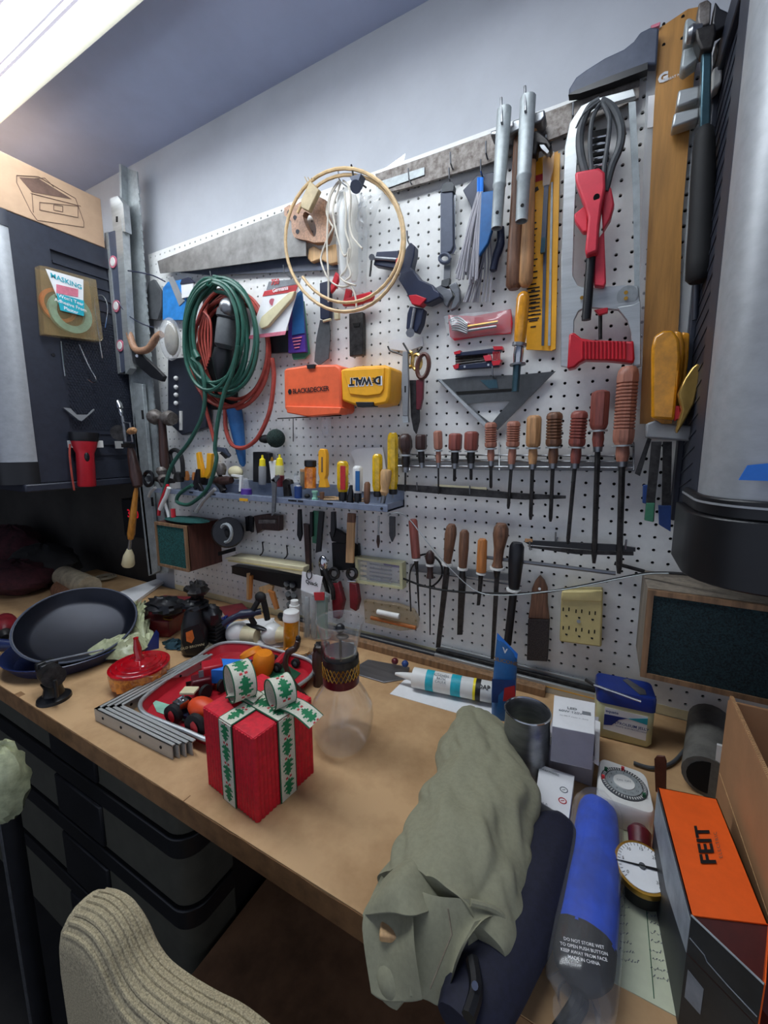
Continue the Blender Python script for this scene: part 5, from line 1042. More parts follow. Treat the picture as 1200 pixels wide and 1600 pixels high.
ribbon('top_band',ln(bt(.5,0,1)-ey*o+up3*.03,bt(.5,1,1)+up3*.03),ex*rw,up3); ribbon('top_band',ln(bt(0,.5,1)-ex*o+up3*.05,bt(1,.5,1)+up3*.05),ey*rw,up3)
bc=bt(.5,.5,1)+up3*.1
def loopb(c,d,wdir,Lh,hgt,n=26):
    # teardrop loop leaving c along d and coming back over the top
    pts=[]
    for k in range(n+1):
        a=math.pi*1.0*(k/n)*1.75-math.pi*.35; 
        pts.append(c+d*(Lh*.5*(1-math.cos(2*math.pi*k/n)))*1.0+up3*(hgt*.5*(1-math.cos(math.pi*2*k/n))*.62+hgt*.42*math.sin(2*math.pi*k/n+math.pi)*-1*.9*(math.sin(math.pi*k/n))))
    return pts
def circ_loop(c,d,r,wdir,n=26,a0=-60,a1=250,sq=1.0):
    # round standing loop: circle in the plane (d, up) resting on the lid beside c
    o_=c+d*r*1.0+up3*r*sq; return [o_+d*r*math.cos(math.radians(a0+(a1-a0)*k/n))+up3*r*sq*math.sin(math.radians(a0+(a1-a0)*k/n)) for k in range(n+1)]
vd=lambda x:x/np.linalg.norm(x)
w1=vd(ey*.95-ex*.3); d1=vd(ex*.95+ey*.3)
def rloop(c,r,rz,a0=-95,n=40): return [c+d1*r*math.cos(math.radians(a0+360*k/n))+up3*rz*math.sin(math.radians(a0+360*k/n)) for k in range(n+1)]
def hub(P): return sum(P)/len(P)
P=rloop(bc+ex*1.2-ey*.4+up3*1.14,1.12,1.12); ribbon('bow_loop',P,w1*1.35,P[20]-hub(P))
P=rloop(bc-ex*1.45+ey*.6+up3*.86,.9,.86); ribbon('bow_loop',P,w1*1.3,P[20]-hub(P))
s0=bc-ex*1.7+ey*.6+up3*.15; e1=bc-ex*4.2+ey*.9-up3*.3
ribbon('ribbon_tail',[s0+(e1-s0)*k/16+up3*.25*math.sin(math.pi*k/16) for k in range(17)],vd(ey*1.0+up3*.15)*1.15,up3)
d3=vd(ex*.6-ey*.2); ribbon('ribbon_tail',[bc+d3*2.0*k/8+up3*(.1+.25*math.sin(math.pi*k/8)) for k in range(9)],vd(np.cross(d3,up3))*1.05,up3)
# --- glass carafe
b=V3(-.36,-14.5,BZ); k=sc(b)
t=Thing('glass_carafe','clear glass carafe with pierced metal infuser band in its neck','carafe')
pf=[(0,1.45),(.03,1.75),(1.0,2.15),(2.0,2.3),(2.9,2.2),(3.8,1.75),(4.5,1.3),(4.9,1.2),(6.8,1.2),(7.4,1.28),(8.3,1.45),(9.3,1.7)]
def shell(b,pf,th,n=40):
    g=G(); rings=[[V3(b[0]+r*math.cos(2*math.pi*k/n),b[1]+r*math.sin(2*math.pi*k/n),b[2]+z) for k in range(n)] for z,r in pf]
    inn=[[V3(b[0]+(r-th)*math.cos(2*math.pi*k/n),b[1]+(r-th)*math.sin(2*math.pi*k/n),b[2]+max(z,th)) for k in range(n)] for z,r in pf[::-1]]
    return g.loft(rings+inn,True)
t.p('glass_body',shell(b+V3(0,0,.01),pf,.07),M['glass'])
t.p('rim',G().tube([V3(b[0]+1.66*math.cos(a),b[1]+1.66*math.sin(a),b[2]+9.32) for a in np.linspace(0,2*math.pi,33)[:-1]],.06,6,True),M['glass'])
g=shell(b+V3(0,0,4.7),[(0,1.05),(0.02,1.12),(2.0,1.12)],.05,32)
t.p('infuser_band',shell(b+V3(0,0,4.7),[(0,1.22),(.01,1.29),(.6,1.29)],.06,32),M['maroon'])
t.p('infuser_band',shell(b+V3(0,0,6.2),[(0,1.22),(.01,1.29),(.5,1.29)],.06,32),M['steel_dark'])
g=G()
for i in range(26):
    for s_ in (1,-1):
        a=2*math.pi*i/26; g.tube([V3(b[0]+1.3*math.cos(a+s_*q*.12),b[1]+1.3*math.sin(a+s_*q*.12),b[2]+5.3+q*.3) for q in range(4)],.035,4)
t.p('infuser_mesh',g,M['brass'],kind='stuff')
t.p('press_disc',G().cyl(b+V3(0,0,7.0),b+V3(0,0,7.1),1.15,28),M['chrome']); t.p('plunger_rod',G().cyl(b+V3(0,0,6.0),b+V3(0,0,8.6),.1,10),M['steel_dark']); t.p('knob',G().ell(b+V3(0,0,8.7),.35),M['black_plastic'])
t.p('knob_ring',G().ell(b+V3(.25,-.1,8.2),(.5,.4,.14)),M['steel_dark'])
hp=b+V3(-1.35,.2,0)
t.p('handle_mount',G().b2(hp+V3(-.35,-.3,4.8),hp+V3(.1,.3,7.2)),M['wood_dark'],bevel=.08)
# dark curved handle beside
t=Thing('curved_lever','dark curved metal handle arching beside the gift box ribbon','handle')
q=H(470,1085,.3)
t.p('arm',G().tube(cr([U(q,480,1090),U(q,462,1070),U(q,450,1050),U(q,446,1034),U(q,450,1020),U(q,462,1012),U(q,466,1000)],6),[.16]*12+[.22]*12+[.3]*6+[.24]*6+[.14],10),M['wood_dark']); t.p('tip',G().ell(U(q,466,998),(.25,.2,.3)),M['black_plastic'])
t=Thing('metal_slab','bare grey metal plate lying behind the carafe','plate'); t.p('plate',G().prism([H(x,y,.12) for x,y in ((558,1040),(575,1030),(640,1042),(636,1060),(600,1066),(560,1054))],(0,0,-.12)),M['steel'],bevel=.04)
t=Thing('knob_pair','small red and blue knobs lying on the batten','knobs')
for x,y,m in ((617,1030,'maroon'),(633,1034,'print_blue')): q=H(x,y+3,.8); t.p('knob',G().ell(q,(.34,.34,.32)),M[m])
# --- paper and caulk tube
t=Thing('paper_sheet','sheet of white paper under the caulk tube','paper'); t.p('sheet',G().prism([H(x,y,.03) for x,y in ((609,1084),(634,1060),(770,1085),(768,1118),(728,1118))],(0,0,-.03)),M['white_paper'])
t=Thing('caulk_tube','white caulk cartridge with teal label and yellow-black band','caulk tube')
a=H(646,1058,1.0);bq=H(770,1082,1.0); r=.85; 
t.p('cartridge',G().lathe(a,bq,[(0,r),(.98,r),(1,r*.9)],24),M['white_plastic']); dv=vd(bq-a)
t.p('nozzle',G().lathe(a-dv*1.7,a,[(0,.12),(.3,.22),(.9,.35),(1,.5)],12),M['white_plastic'])
L_=np.linalg.norm(bq-a); P_=lambda f:a+dv*L_*f
t.p('teal_label',G().lathe(P_(.18),P_(.28),[(0,r+.015),(1,r+.015)],24),M['print_teal']); t.p('teal_label',G().lathe(P_(.5),P_(.62),[(0,r+.015),(1,r+.015)],24),M['print_teal'])
t.p('yellow_band',G().lathe(P_(.77),P_(.8),[(0,r+.02),(1,r+.02)],24),M['yellow_bright']); t.p('black_band',G().lathe(P_(.8),P_(.86),[(0,r+.02),(1,r+.02)],24),M['print_black'])
sidev=vd(np.cross(dv,up3)); tv=vd(-sidev*.8+up3) if sidev[1]>0 else vd(sidev*.8+up3)
g=G()
dd_=vd(V3(0,-1,1.15))
for k_,(f,s_) in enumerate(((.36,'KITCHEN'),(.36,'BATH'),(.36,'CAULK'))): g.join(text(s_,P_(.39)+dd_*(r+.03)+V3(0,-1,0)*.0+np.cross(dv,dd_)*0+vd(np.cross(dd_,dv))*(.3-.28*k_),dv,vd(np.cross(dd_,dv)),.3,.015))
t.p('lettering',g,M['print_grey']); t.p('lettering',text('DAP',P_(.915)+dd_*(r+.03),dv,vd(np.cross(dd_,dv)),.5,.03),M['print_black'])
# --- blue tube standing
b=H(786,1118); t=Thing('sealant_tube','blue upright squeeze tube with crimped end leaning at the bench back','tube')
pb_=lambda x,y,o=0:U(b,x,y)+V3(0,o,0)
prof=[((768,1118),(804,1118),.7),((768,1080),(806,1082),.65),((772,1040),(808,1040),.4),((777,990),(808,1022),.06)]
rings=[]
for l,r2,d in prof:
    A=pb_(*l);B_=pb_(*r2); mvec=vd(np.cross(B_-A,up3)); 
    rings.append([ (A+B_)/2+(B_-A)/2*math.cos(x)+mvec*d*math.sin(x) for x in np.linspace(0,2*math.pi,17)[:-1]])
t.p('tube',G().loft(rings),M['blue']); 
def onp(px,o): return [pb_(x,y)+vd(CAM-b)*o for x,y in px]
t.p('dark_band',G().prism(onp([(769,1062),(805,1064),(805,1100),(769,1098)],.72),-vd(CAM-b)*.05),M['print_blue']); t.p('red_spot',G().prism(onp([(788,1076),(804,1072),(805,1096),(786,1096)],.8),-vd(CAM-b)*.05),M['print_red'])
t.p('gold_lettering',text('SILICONE',pb_(790,1035)+vd(CAM-b)*.62,pb_(806,1040)-pb_(774,1032),pb_(790,1020)-pb_(790,1035),.42,.02),M['brass'])
t.p('crimp',G().prism(onp([(777,989),(809,1022),(808,1030),(776,998)],.1),-vd(CAM-b)*.15),M['blue_bright'])
t.p('logo',text('V',pb_(789,1018)+vd(CAM-b)*.4,pb_(806,1030)-pb_(774,1015),up3,.6,.03),M['print_white'])
# --- tin can
b=V3(11.87,-10.87,BZ+.01); t=Thing('tin_can','open ribbed tin can without label','can')
pf=[(0,1.25),(.05,1.42),(.3,1.4)]+[(.6+.12*i,1.4+(.04 if i%2 else 0)) for i in range(20)]+[(3.4,1.4),(4.1,1.4),(4.2,1.45)]
t.p('can',shell(b,pf,.05,36),M['steel']); t.p('rim',G().tube([V3(b[0]+1.42*math.cos(a),b[1]+1.42*math.sin(a),b[2]+4.2) for a in np.linspace(0,2*math.pi,33)[:-1]],.06,6,True),M['chrome'])
t.p('inner_bottom',G().cyl(b+V3(0,0,1.6),b+V3(0,0,1.65),1.33,28),M['can_in'])
# --- white boxes
def obox(t,nm,c,ux,uy,dx,dy,z0,z1,m,**k):
    g=G().box(V3(c[0],c[1],BZ+(z0+z1)/2),(dx,dy,z1-z0),np.array([ux,uy,up3])); return t.p(nm,g,M[m],**k)
b0=H(862,1200);b1=H(928,1218)
ux=vd(b1-b0); uy=V3(-ux[1],ux[0],0)
fh=lambda px,py,z:H(px,py,z)
# tall box (grey front, white printed top), top at 864..930 x 1088
zt_=4.3
tl=fh(863,1134,zt_);tr=fh(929,1147,zt_);bl=fh(866,1086,zt_);br=fh(930,1098,zt_)
t=Thing('small_carton','small white carton with printed top and grey front, standing on another','box')
zl=1.9
t.p('carton',G().loft([[tl,tr,br,bl],[V3(p[0],p[1],BZ+zl) for p in (tl,tr,br,bl)]]),M['white_paper'],bevel=.03)
nrm=vd(np.cross(tr-tl,up3)); nrm=nrm if nrm[1]<0 else -nrm
t.p('grey_front',G().prism([tl+nrm*.02+up3*-.03,tr+nrm*.02+up3*-.03,V3(tr[0],tr[1],BZ+zl+.05)+nrm*.02,V3(tl[0],tl[1],BZ+zl+.05)+nrm*.02],-nrm*.02),M['box_grey'])
cc=(tl+tr+bl+br)/4+up3*.01; rx=vd(tr-tl); uyy=vd(bl-tl)
g=G().join(text('LED',cc+uyy*.45+rx*-.1,rx,uyy,.35,.02)).join(text('60W 120V',cc+uyy*.05-rx*.2,rx,uyy,.32,.015)).join(text('lot 0817 made in china',cc-uyy*.45,rx,uyy,.18))
t.p('lettering',g,M['print_grey']); t.p('print_block',G().box(cc+rx*.75+uyy*.25,(.5,.35,.02),np.array([rx,uyy,up3])),M['print_grey'])
t=Thing('open_carton','open white carton under the small printed one','box')
q=[fh(852,1162,1.9),fh(928,1188,1.9),fh(936,1120,1.9),fh(866,1112,1.9)]
t.p('carton',G().loft([q,[V3(p[0],p[1],BZ+.02) for p in q]]),M['box_grey'],bevel=.03); t.p('white_flap',G().prism([fh(930,1125,2.2),fh(938,1128,2.2),fh(936,1190,2.2),fh(929,1186,2.2)],(0,0,-.3)),M['white_paper']); t.p('white_flap',G().prism([fh(852,1160,1.95),fh(856,1148,2.0),fh(930,1182,2.0),fh(928,1190,1.95)],(0,0,-.06)),M['white_paper'])
t=Thing('white_card_box','flat white box with two round dial symbols','box')
q=[fh(836,1248,1.15),fh(889,1280,1.15),fh(898,1212,1.15),fh(843,1194,1.15)]
t.p('box',G().loft([q,[V3(p[0],p[1],BZ+.02) for p in q]]),M['white_paper'],bevel=.03)
for (x,y,m) in ((881,1234,'print_grey'),(879,1251,'print_red')):
    c=fh(x,y,1.17); t.p('dial_symbol',G().tube([c+V3(.2*math.cos(a),.2*math.sin(a),0) for a in np.linspace(0,6.283,17)[:-1]],.03,4,True),M[m]); t.p('pointer',G().box(c,(.2,.03,.02),np.array([vd(V3(1,.6,0)),vd(V3(-.6,1,0)),up3])),M[m])
t.p('lettering',text('Intermatic',fh(858,1206,1.17),fh(889,1216,1.15)-fh(846,1200,1.15),V3(0,1,0),.28,.015).join(text('15 A',fh(850,1256,1.17),V3(1,.2,0),V3(0,1,0),.2)),M['print_grey'])
t.p('dark_base',G().prism([fh(838,1250,.6)+V3(-.02,-.04,0),fh(886,1282,.6)+V3(0,-.04,0),fh(886,1282,.1)+V3(0,-.04,0),fh(838,1250,.1)+V3(-.02,-.04,0)],(0,.1,0)),M['black_plastic'])
# --- petroleum jelly tub
t=Thing('jelly_tub','cream tub with dark blue lid and printed label at the bench back','tub')
b0=V3(15.9,-5.3,BZ+.01);b1=V3(19.5,-5.0,BZ+.01); ux=vd(b1-b0);uy=V3(-ux[1],ux[0],0); wd=np.linalg.norm(b1-b0); dp=2.3
def rrect(c,ux,uy,w,d,r,z,n=5):
    out=[]
    for (sx,sy,a0) in ((1,1,0),(-1,1,90),(-1,-1,180),(1,-1,270)):
        for k in range(n+1):
            a=math.radians(a0+90*k/n); out.append(c+ux*(sx*(w/2-r)+r*math.cos(a))+uy*(sy*(d/2-r)+r*math.sin(a))+up3*z)
    return out
cc=(b0+b1)/2+uy*dp/2
t.p('body',G().loft([rrect(cc,ux,uy,wd-.3,dp-.3,.35,0),rrect(cc,ux,uy,wd,dp,.4,.3),rrect(cc,ux,uy,wd,dp,.4,2.75),rrect(cc,ux,uy,wd-.1,dp-.1,.4,2.9)]),M['petro_body'])
t.p('lid',G().loft([rrect(cc,ux,uy,wd+.1,dp+.1,.4,2.8),rrect(cc,ux,uy,wd+.1,dp+.1,.4,3.7),rrect(cc,ux,uy,wd-.05,dp-.05,.35,3.85)]),M['petro_lid'])
fp=lambda u,z,o=.02:b0+ux*wd*u+up3*z-uy*o
t.p('label',G().prism([fp(.14,2.5),fp(.88,2.45),fp(.88,.6),fp(.14,.75)],uy*.02),M['white_paper']); t.p('navy_swoosh',G().prism([fp(.14,1.95,.04),fp(.55,2.0,.04),fp(.4,1.75,.04),fp(.28,1.2,.04),fp(.14,1.1,.04)],uy*.02),M['petro_lid'])
t.p('teal_swoosh',G().prism([fp(.55,2.0,.04),fp(.88,2.35,.04),fp(.88,1.85,.04)],uy*.02),M['print_teal'])
t.p('lettering',text('PETROLEUM JELLY',fp(.6,1.5,.05),ux,up3,.28,.015).join(text('WHITE SKIN PROTECTANT',fp(.62,1.25,.05),ux,up3,.16)).join(text('equate',fp(.27,2.25,.05),ux,up3,.3,.02)),M['print_blue'])
t=Thing('metal_stylus','thin silver rod lying across the blue tub lid','rod'); 
zz=3.95; t.p('rod',G().cyl(H(928,1070,zz),H(1002,1096,zz),.09,8),M['chrome']); t.p('bent_tip',G().cyl(H(915,1062,zz+.05),H(928,1070,zz),.12,8),M['steel_dark'])
t=Thing('metal_clip','flat grey metal blade lying on the blue tub lid','blade'); t.p('blade',G().prism([H(x,y,3.93) for x,y in ((973,1062),(980,1060),(1008,1078),(1010,1085),(1000,1085))],(0,0,-.06)),M['steel'])
# --- timer
t=Thing('plug_timer','white square plug-in timer with round dial and red markers','timer')
q=[fh(936,1182,1.6),fh(1010,1208,1.6),fh(1026,1290-14,1.6),fh(932,1244,1.6)]
ctr=sum(q)/4; def_=lambda f,z:[ctr+(p-ctr)*f+up3*z for p in q]
def rq(f,z,r=.18):
    P=def_(f,z); out=[]
    for i in range(4):
        a,b_,c_=P[i-1],P[i],P[(i+1)%4]; 
        for k_ in range(5):
            w=k_/4; p1=b_+(a-b_)*r;p2=b_+(c_-b_)*r; out.append((1-w)**2*p1+2*w*(1-w)*b_+w*w*p2)
    return out
t.p('body',G().loft([rq(.96,-1.55),rq(1,-1.4),rq(1.0,-.15),rq(.95,0)]),M['white_plastic'])
dd=sc(ctr); R1=1.12
ringh=lambda r0,r1,z,th:G().ringp([ctr+V3(r1*math.cos(a),r1*math.sin(a),z) for a in np.linspace(0,6.2832,33)[:-1]],[ctr+V3(r0*math.cos(a),r0*math.sin(a),z) for a in np.linspace(0,6.2832,33)[:-1]],(0,0,-th))
t.p('dial_ring',ringh(.95,1.2,.06,.06),M['dgrey']); t.p('dial',G().cyl(ctr,ctr+V3(0,0,.1),.92,32),M['galv']); t.p('dial_centre',G().cyl(ctr,ctr+V3(0,0,.16),.55,28),M['white_plastic'])
g=G()
for k in range(48):
    a=2*math.pi*k/48; g.box(ctr+V3(1.06*math.cos(a),1.06*math.sin(a),.08),(.14,.04,.05),np.array([[math.cos(a),math.sin(a),0],[-math.sin(a),math.cos(a),0],[0,0,1]]))
t.p('dial_teeth',g,M['white_plastic'],kind='stuff')
for a,m in ((1.6,'print_red'),(3.3,'print_red'),(-.5,'ribbon_edge'),(2.6,'ribbon_edge')): t.p('pin',G().box(ctr+V3(1.1*math.cos(a),1.1*math.sin(a),.15),(.16,.16,.2)),M[m])
g=G()
for k in range(12):
    a=2*math.pi*k/12; g.join(text(str(k+1),ctr+V3(.75*math.cos(a),.75*math.sin(a),.11),(1,0,0),(0,1,0),.17))
t.p('numerals',g,M['print_black']); t.p('lettering',text('ON  OFF',ctr+V3(0,.05,.17),(1,.25,0),(-.25,1,0),.2),M['print_grey'])
# --- grey cable + elbow pipe + brown strip
t=Thing('grey_cable','grey cable curving from the timer to the dark pipe elbow','cable'); t.p('cable',G().tube(cr([H(990,1192,.2),H(1020,1200,.2),H(1050,1192,.2),H(1072,1170,.3),H(1090,1160,.8),H(1120,1158,1.2)],6),.12,8),M['dgrey'])
t=Thing('pipe_elbow','dark grey plastic pipe elbow lying behind the orange box','pipe'); 
t.p('pipe',G().lathe(H(1105,1215,1.3),H(1105,1150,1.3)+V3(.5,2,0),[(0,1.15),(0,1.3),(1,1.3)],20),M['dusty_grey']); t.p('opening',G().cyl(H(1105,1215,1.3)-V3(0,.02,0),H(1105,1215,1.3),1.05,20),M['black_void'])
t=Thing('leather_strip','brown leather strap end standing behind the orange box','strap'); b=H(1032,1240,0); t.p('strap',G().prism([U(b,x,y) for x,y in ((1022,1186),(1026,1181),(1038,1182),(1041,1190),(1040,1240),(1024,1240))],(.05,.12,0)),M['brown_leather'],bevel=.03)
# --- orange lightbulb box
t=Thing('bulb_box','open bright orange and black light bulb carton at the bench right','box')
A=fh(1028,1230,4.9);B_=fh(1120,1248,4.9);C_=fh(1200,1444,4.9);D_=fh(1080,1430,4.9)
dn_=lambda p,z=0:V3(p[0],p[1],BZ+z+.01)
# body
t.p('orange_top',G().prism([A,B_,C_,D_],(0,0,-.05)),M['orange_box'])
t.p('left_side',G().loft([[A,D_,D_+V3(.04,0,0),A+V3(.04,0,0)],[dn_(A),dn_(D_),dn_(D_)+V3(.04,0,0),dn_(A)+V3(.04,0,0)]]),M['carton_black']); 
nA=vd(np.cross(D_-A,up3)); nA=nA if nA[0]<0 else -nA
t.p('silver_print',G().prism([A+nA*.02-up3*.3,D_+nA*.02-up3*.2,D_+nA*.02-up3*1.6,A+(D_-A)*.5+nA*.02-up3*2.4,A+nA*.02-up3*2.0],-nA*.02),M['galv'])
t.p('back_side',G().loft([[A,B_,B_+V3(0,-.04,0),A+V3(0,-.04,0)],[dn_(A),dn_(B_),dn_(B_)+V3(0,-.04,0),dn_(A)+V3(0,-.04,0)]]),M['orange_box']); t.p('right_side',G().loft([[B_,C_,C_-V3(.04,0,0),B_-V3(.04,0,0)],[dn_(B_),dn_(C_),dn_(C_)-V3(.04,0,0),dn_(B_)-V3(.04,0,0)]]),M['carton_black'])
E1=fh(1194,1538,4.9)
t.p('inner_fold',G().prism([D_+V3(.02,0,-.06),C_+V3(0,0,-.06),E1+V3(.3,0,-1.2)],(0,.04,0)),M['box_dark'])
t.p('inner_floor',G().prism([D_+V3(0,0,-1.6),C_+V3(0,0,-1.6),C_+V3(.3,-2.6,-1.6),E1+V3(0,0,-1.6)],(0,0,-.04)),M['box_dark'])
t.p('front_flap',G().loft([[D_,E1,E1+V3(.04,.03,0),D_+V3(.04,.03,0)],[dn_(D_),dn_(E1),dn_(E1)+V3(.04,.03,0),dn_(D_)+V3(.04,.03,0)]]),M['carton_black']); t.p('flap_edge',G().cyl(D_,E1,.035,6),M['galv'])
t.p('right_flap',G().loft([[C_,E1,E1+V3(.04,0,0),C_+V3(.04,0,0)],[dn_(C_),dn_(E1),dn_(E1)+V3(.04,0,0),dn_(C_)+V3(.04,0,0)]]),M['orange_box'])
nf=vd(np.cross(E1-D_,up3)); nf=nf if nf[1]<0 else -nf
fr=lambda u,z:D_+(E1-D_)*u-up3*z+nf*.015
t.p('fold_line',G().tube([fr(.02,.9),fr(.25,1.0),fr(.3,1.15),fr(.6,1.25),fr(.98,1.3)],.02,5),M['print_grey']); t.p('label_patch',G().prism([fr(.05,2.2),fr(.3,2.3),fr(.3,3.4),fr(.05,3.4)],-nf*.02),M['print_grey'])
cx=fh(1103,1322,4.93); rdir=fh(1098,1288,4.9)-fh(1112,1355,4.9); udir=fh(1089,1330,4.9)-fh(1118,1322,4.9)
t.p('lettering',text('FEIT',cx,rdir,udir,1.0,.03,shear=.25,spacing=1.05),M['print_black']); t.p('small_lettering',text('ELECTRIC',fh(1122,1320,4.93),rdir,udir,.24,spacing=1.3),M['brown_print'])
# --- cardboard box behind it
t=Thing('shipping_box','tall open cardboard box behind the orange carton at the right edge','box')
Xb=21.6
p1=XP(1140,1088,Xb);p2=XP(1185,1185,Xb); y1=p1[1]; zt2=p1[2]
y_f=-21.0
t.p('left_wall',G().prism([(Xb,y1,BZ+.02),(Xb,y_f,BZ+.02),(Xb,y_f,zt2-.2),(Xb,y1,zt2)],(.18,0,0)),M['cardboard']); t.p('back_wall',G().b2((Xb,y1,BZ+.02),(36,y1+.18,zt2-.3)),M['cardboard']); t.p('front_wall',G().b2((Xb+.18,y_f,BZ+.02),(36,y_f+.18,zt2-.6)),M['cardboard']); t.p('floor_panel',G().b2((Xb+.2,y_f+.2,BZ+.02),(36,y1,BZ+.2)),M['cardboard'])
g=G()
for k in range(80):
    y=y1+(y_f-y1)*k/80; g.box((Xb+.09,y,zt2-.03-.2*k/80),(.14,.03,.12))
t.p('corrugation',g,M['wood_pale'],kind='stuff'); t.p('fold_line',G().b2((Xb-.02,y_f,BZ+4.4),(Xb,y1,BZ+4.45)),M['wood_pale'])
t=Thing('white_foam_strip','narrow white foam strip standing at the cardboard box corner','foam'); b=H(1118,1250); t.p('strip',G().prism([U(b,x,y) for x,y in ((1120,1164),(1131,1167),(1120,1247),(1112,1244))],(.05,.2,0)),M['white_plastic'])
# --- handwritten note, gauge
t=Thing('note_sheet','pale green ruled sheet covered in pencil notes','paper')
N0=[(945,1290),(1030,1282),(1062,1400),(1090,1606),(950,1530),(948,1420)]
t.p('sheet',G().prism([H(x,y,.04) for x,y in N0],(0,0,-.04)),M['note'])
g=G(); rr=random.Random(11)
for r_ in range(14):
    y=1400+r_*14
    for c_ in range(2):
        x0=960+c_*50+r_*1.2+rr.uniform(-3,3); x=x0
        for k in range(4+rr.randint(0,2)):
            if x>1052+ (y-1400)*.18 or y>1500+(x-950)*.45: break
            A_=H(x,y+(x-x0)*.25,.06); B2=H(x+3,y+(x-x0)*.25+rr.uniform(-3,3),.06); g.tube([A_,(A_+B2)/2+V3(0,.08*rr.uniform(-1,1),0),B2],.014,4); x+=5
t.p('handwriting',g,M['print_grey'],kind='stuff'); t.p('ruled_line',G().tube([H(1003,1330,.06),H(1010,1420,.06),H(1022,1560,.06)],.015,4),M['ribbon_edge'])
t.p('ruled_line',G().tube([H(950,1318,.06),H(1040,1345,.06)],.015,4),M['print_grey'])
t=Thing('pressure_gauge','round brass-rimmed pressure gauge with white dial and maroon stem','gauge')
c=H(1001,1372,0); c=(H(1000,1388,.1)); nrm=vd(vd(V3(CAM[0]-c[0],CAM[1]-c[1],0))*.22+up3)
Rg=abs(sc(c))*37
t.p('case',G().lathe(c+nrm*.0+V3(0,0,.25),c+nrm*1.15+V3(0,0,.25),[(0,Rg*.8),(.05,Rg*.95),(1,Rg*.97)],36),M['black_rubber'])
top=c+nrm*1.15+V3(0,0,.25)
t.p('brass_rim',G().lathe(top-nrm*.25,top+nrm*.1,[(0,Rg*1.0),(.5,Rg*1.03),(1,Rg*1.0)],36),M['brass']); fx=frame(nrm,(1,0,0))
t.p('dial_face',G().cyl(top+nrm*.1,top+nrm*.13,Rg*.9,36),M['white_paper'])
hd=vd(fx[0]*-.97+fx[1]*-.15); t.p('needle',G().tube([top+nrm*.17-hd*.6,top+nrm*.17+hd*1.1],[.06,.02],6),M['print_black']); t.p('hub',G().cyl(top+nrm*.13,top+nrm*.2,.14,14),M['dgrey'])
g=G()
for k in range(7):
    a=math.radians(220-k*43); q=top+nrm*.14+fx[0]*Rg*.68*math.cos(a)+fx[1]*Rg*.68*math.sin(a); g.join(text(str(k*5),q,fx[0],fx[1],.2))
for k in range(31):
    a=math.radians(225-k*9); q=top+nrm*.14+fx[0]*Rg*.83*math.cos(a)+fx[1]*Rg*.83*math.sin(a); g.box(q,(.12,.02,.01),np.array([fx[0]*math.cos(a)+fx[1]*math.sin(a),-fx[0]*math.sin(a)+fx[1]*math.cos(a),nrm]))
t.p('dial_print',g,M['print_black'])
b_=top-nrm*.5; t.p('stem',G().lathe(b_+fx[1]*Rg*.9,b_+fx[1]*(Rg*.9+1.2)+V3(0,0,.1),[(0,.4),(.15,.4),(.2,.5),(.8,.55),(1,.35)],14),M['maroon'])
# --- umbrellas
def ulist(pl): # (px,py,rpx,h)
    pts=[];rs=[]
    for x,y,rp,h in pl:
        P=H(x,y,h); pts.append(P); rs.append(rp*sc(P))
    return pts,rs
def body(pl,flat=.75,n=28,fold=0.0,folds=5,sub=7,seed=0,wr=0.0):
    P=cr([np.append(H(x,y,h),0)[:3] for x,y,rp,h in pl],sub); Rr=[float(q[0]) for q in cr([(rp*sc(H(x,y,h)),0,0) for x,y,rp,h in pl],sub)]
    rings=[]
    for i,(p,r) in enumerate(zip(P,Rr)):
        a=P[min(i+1,len(P)-1)]-P[max(i-1,0)]; a[2]*=.6; a/=np.linalg.norm(a)+1e-9; s_=vd(np.cross(a,up3)); v=vd(np.cross(s_,a))
        ring=[]
        for k in range(n):
            th=2*math.pi*k/n; rr_=r*(1+fold*math.sin(folds*th+i*.18+seed)*(.5+.5*math.sin(i*.11+seed))+fold*.5*math.sin((folds*2+1)*th-i*.1))
            if wr:
                c_=p+s_*r*math.cos(th)+v*r*flat*math.sin(th); rr_+=wr*(noise.noise(Vector((c_[0]*.55+c_[1]*.3,c_[1]*.32-c_[0]*.2,c_[2]*.4+seed)))+.5*abs(noise.noise(Vector((c_[0]*1.1+c_[1]*.5,c_[1]*.5-c_[0]*.35,c_[2]*.8+seed*3)))))
            q=p+s_*rr_*math.cos(th)+v*rr_*flat*math.sin(th); q[2]=max(q[2],BZ+.03) if q[1]>-23.3 else q[2]; ring.append(q)
        rings.append(ring)
    return G().loft(rings)
t=Thing('folded_umbrella','dark navy folded umbrella lying between the khaki cloth and blue umbrella','umbrella')
t.p('canopy',body([(874,1275,12,1.0),(868,1296,34,1.1),(845,1350,46,1.2),(815,1420,54,1.2),(780,1490,56,1.2),(745,1560,54,1.3),(722,1610,44,1.3)],.62,30,.035,5,seed=1),M['navy_cloth'])
t.p('strap',G().tube(cr([H(738,1500,2.2),H(744,1545,2.3),H(732,1590,2.3)],6),.25,8),M['black_plastic']); t.p('snap',G().cyl(H(742,1540,2.5),H(742,1540,2.7),.12,10),M['chrome'])
t=Thing('folded_umbrella','bright blue folded umbrella with black end inside a clear plastic sleeve','umbrella')
t.p('canopy',body([(936,1254,16,.9),(934,1268,27,1.0),(930,1330,34,1.1),(922,1400,40,1.1),(914,1468,43,1.1)],.68,30,.03,6,seed=2),M['blue_cloth'])
t.p('black_end',body([(914,1464,44,1.1),(909,1510,42,1.1),(907,1535,30,1.0),(905,1550,14,.9)],.68,28,.03,4),M['black_rubber'])
g=G(); rd=vd(H(950,1478,1)-H(880,1462,1))
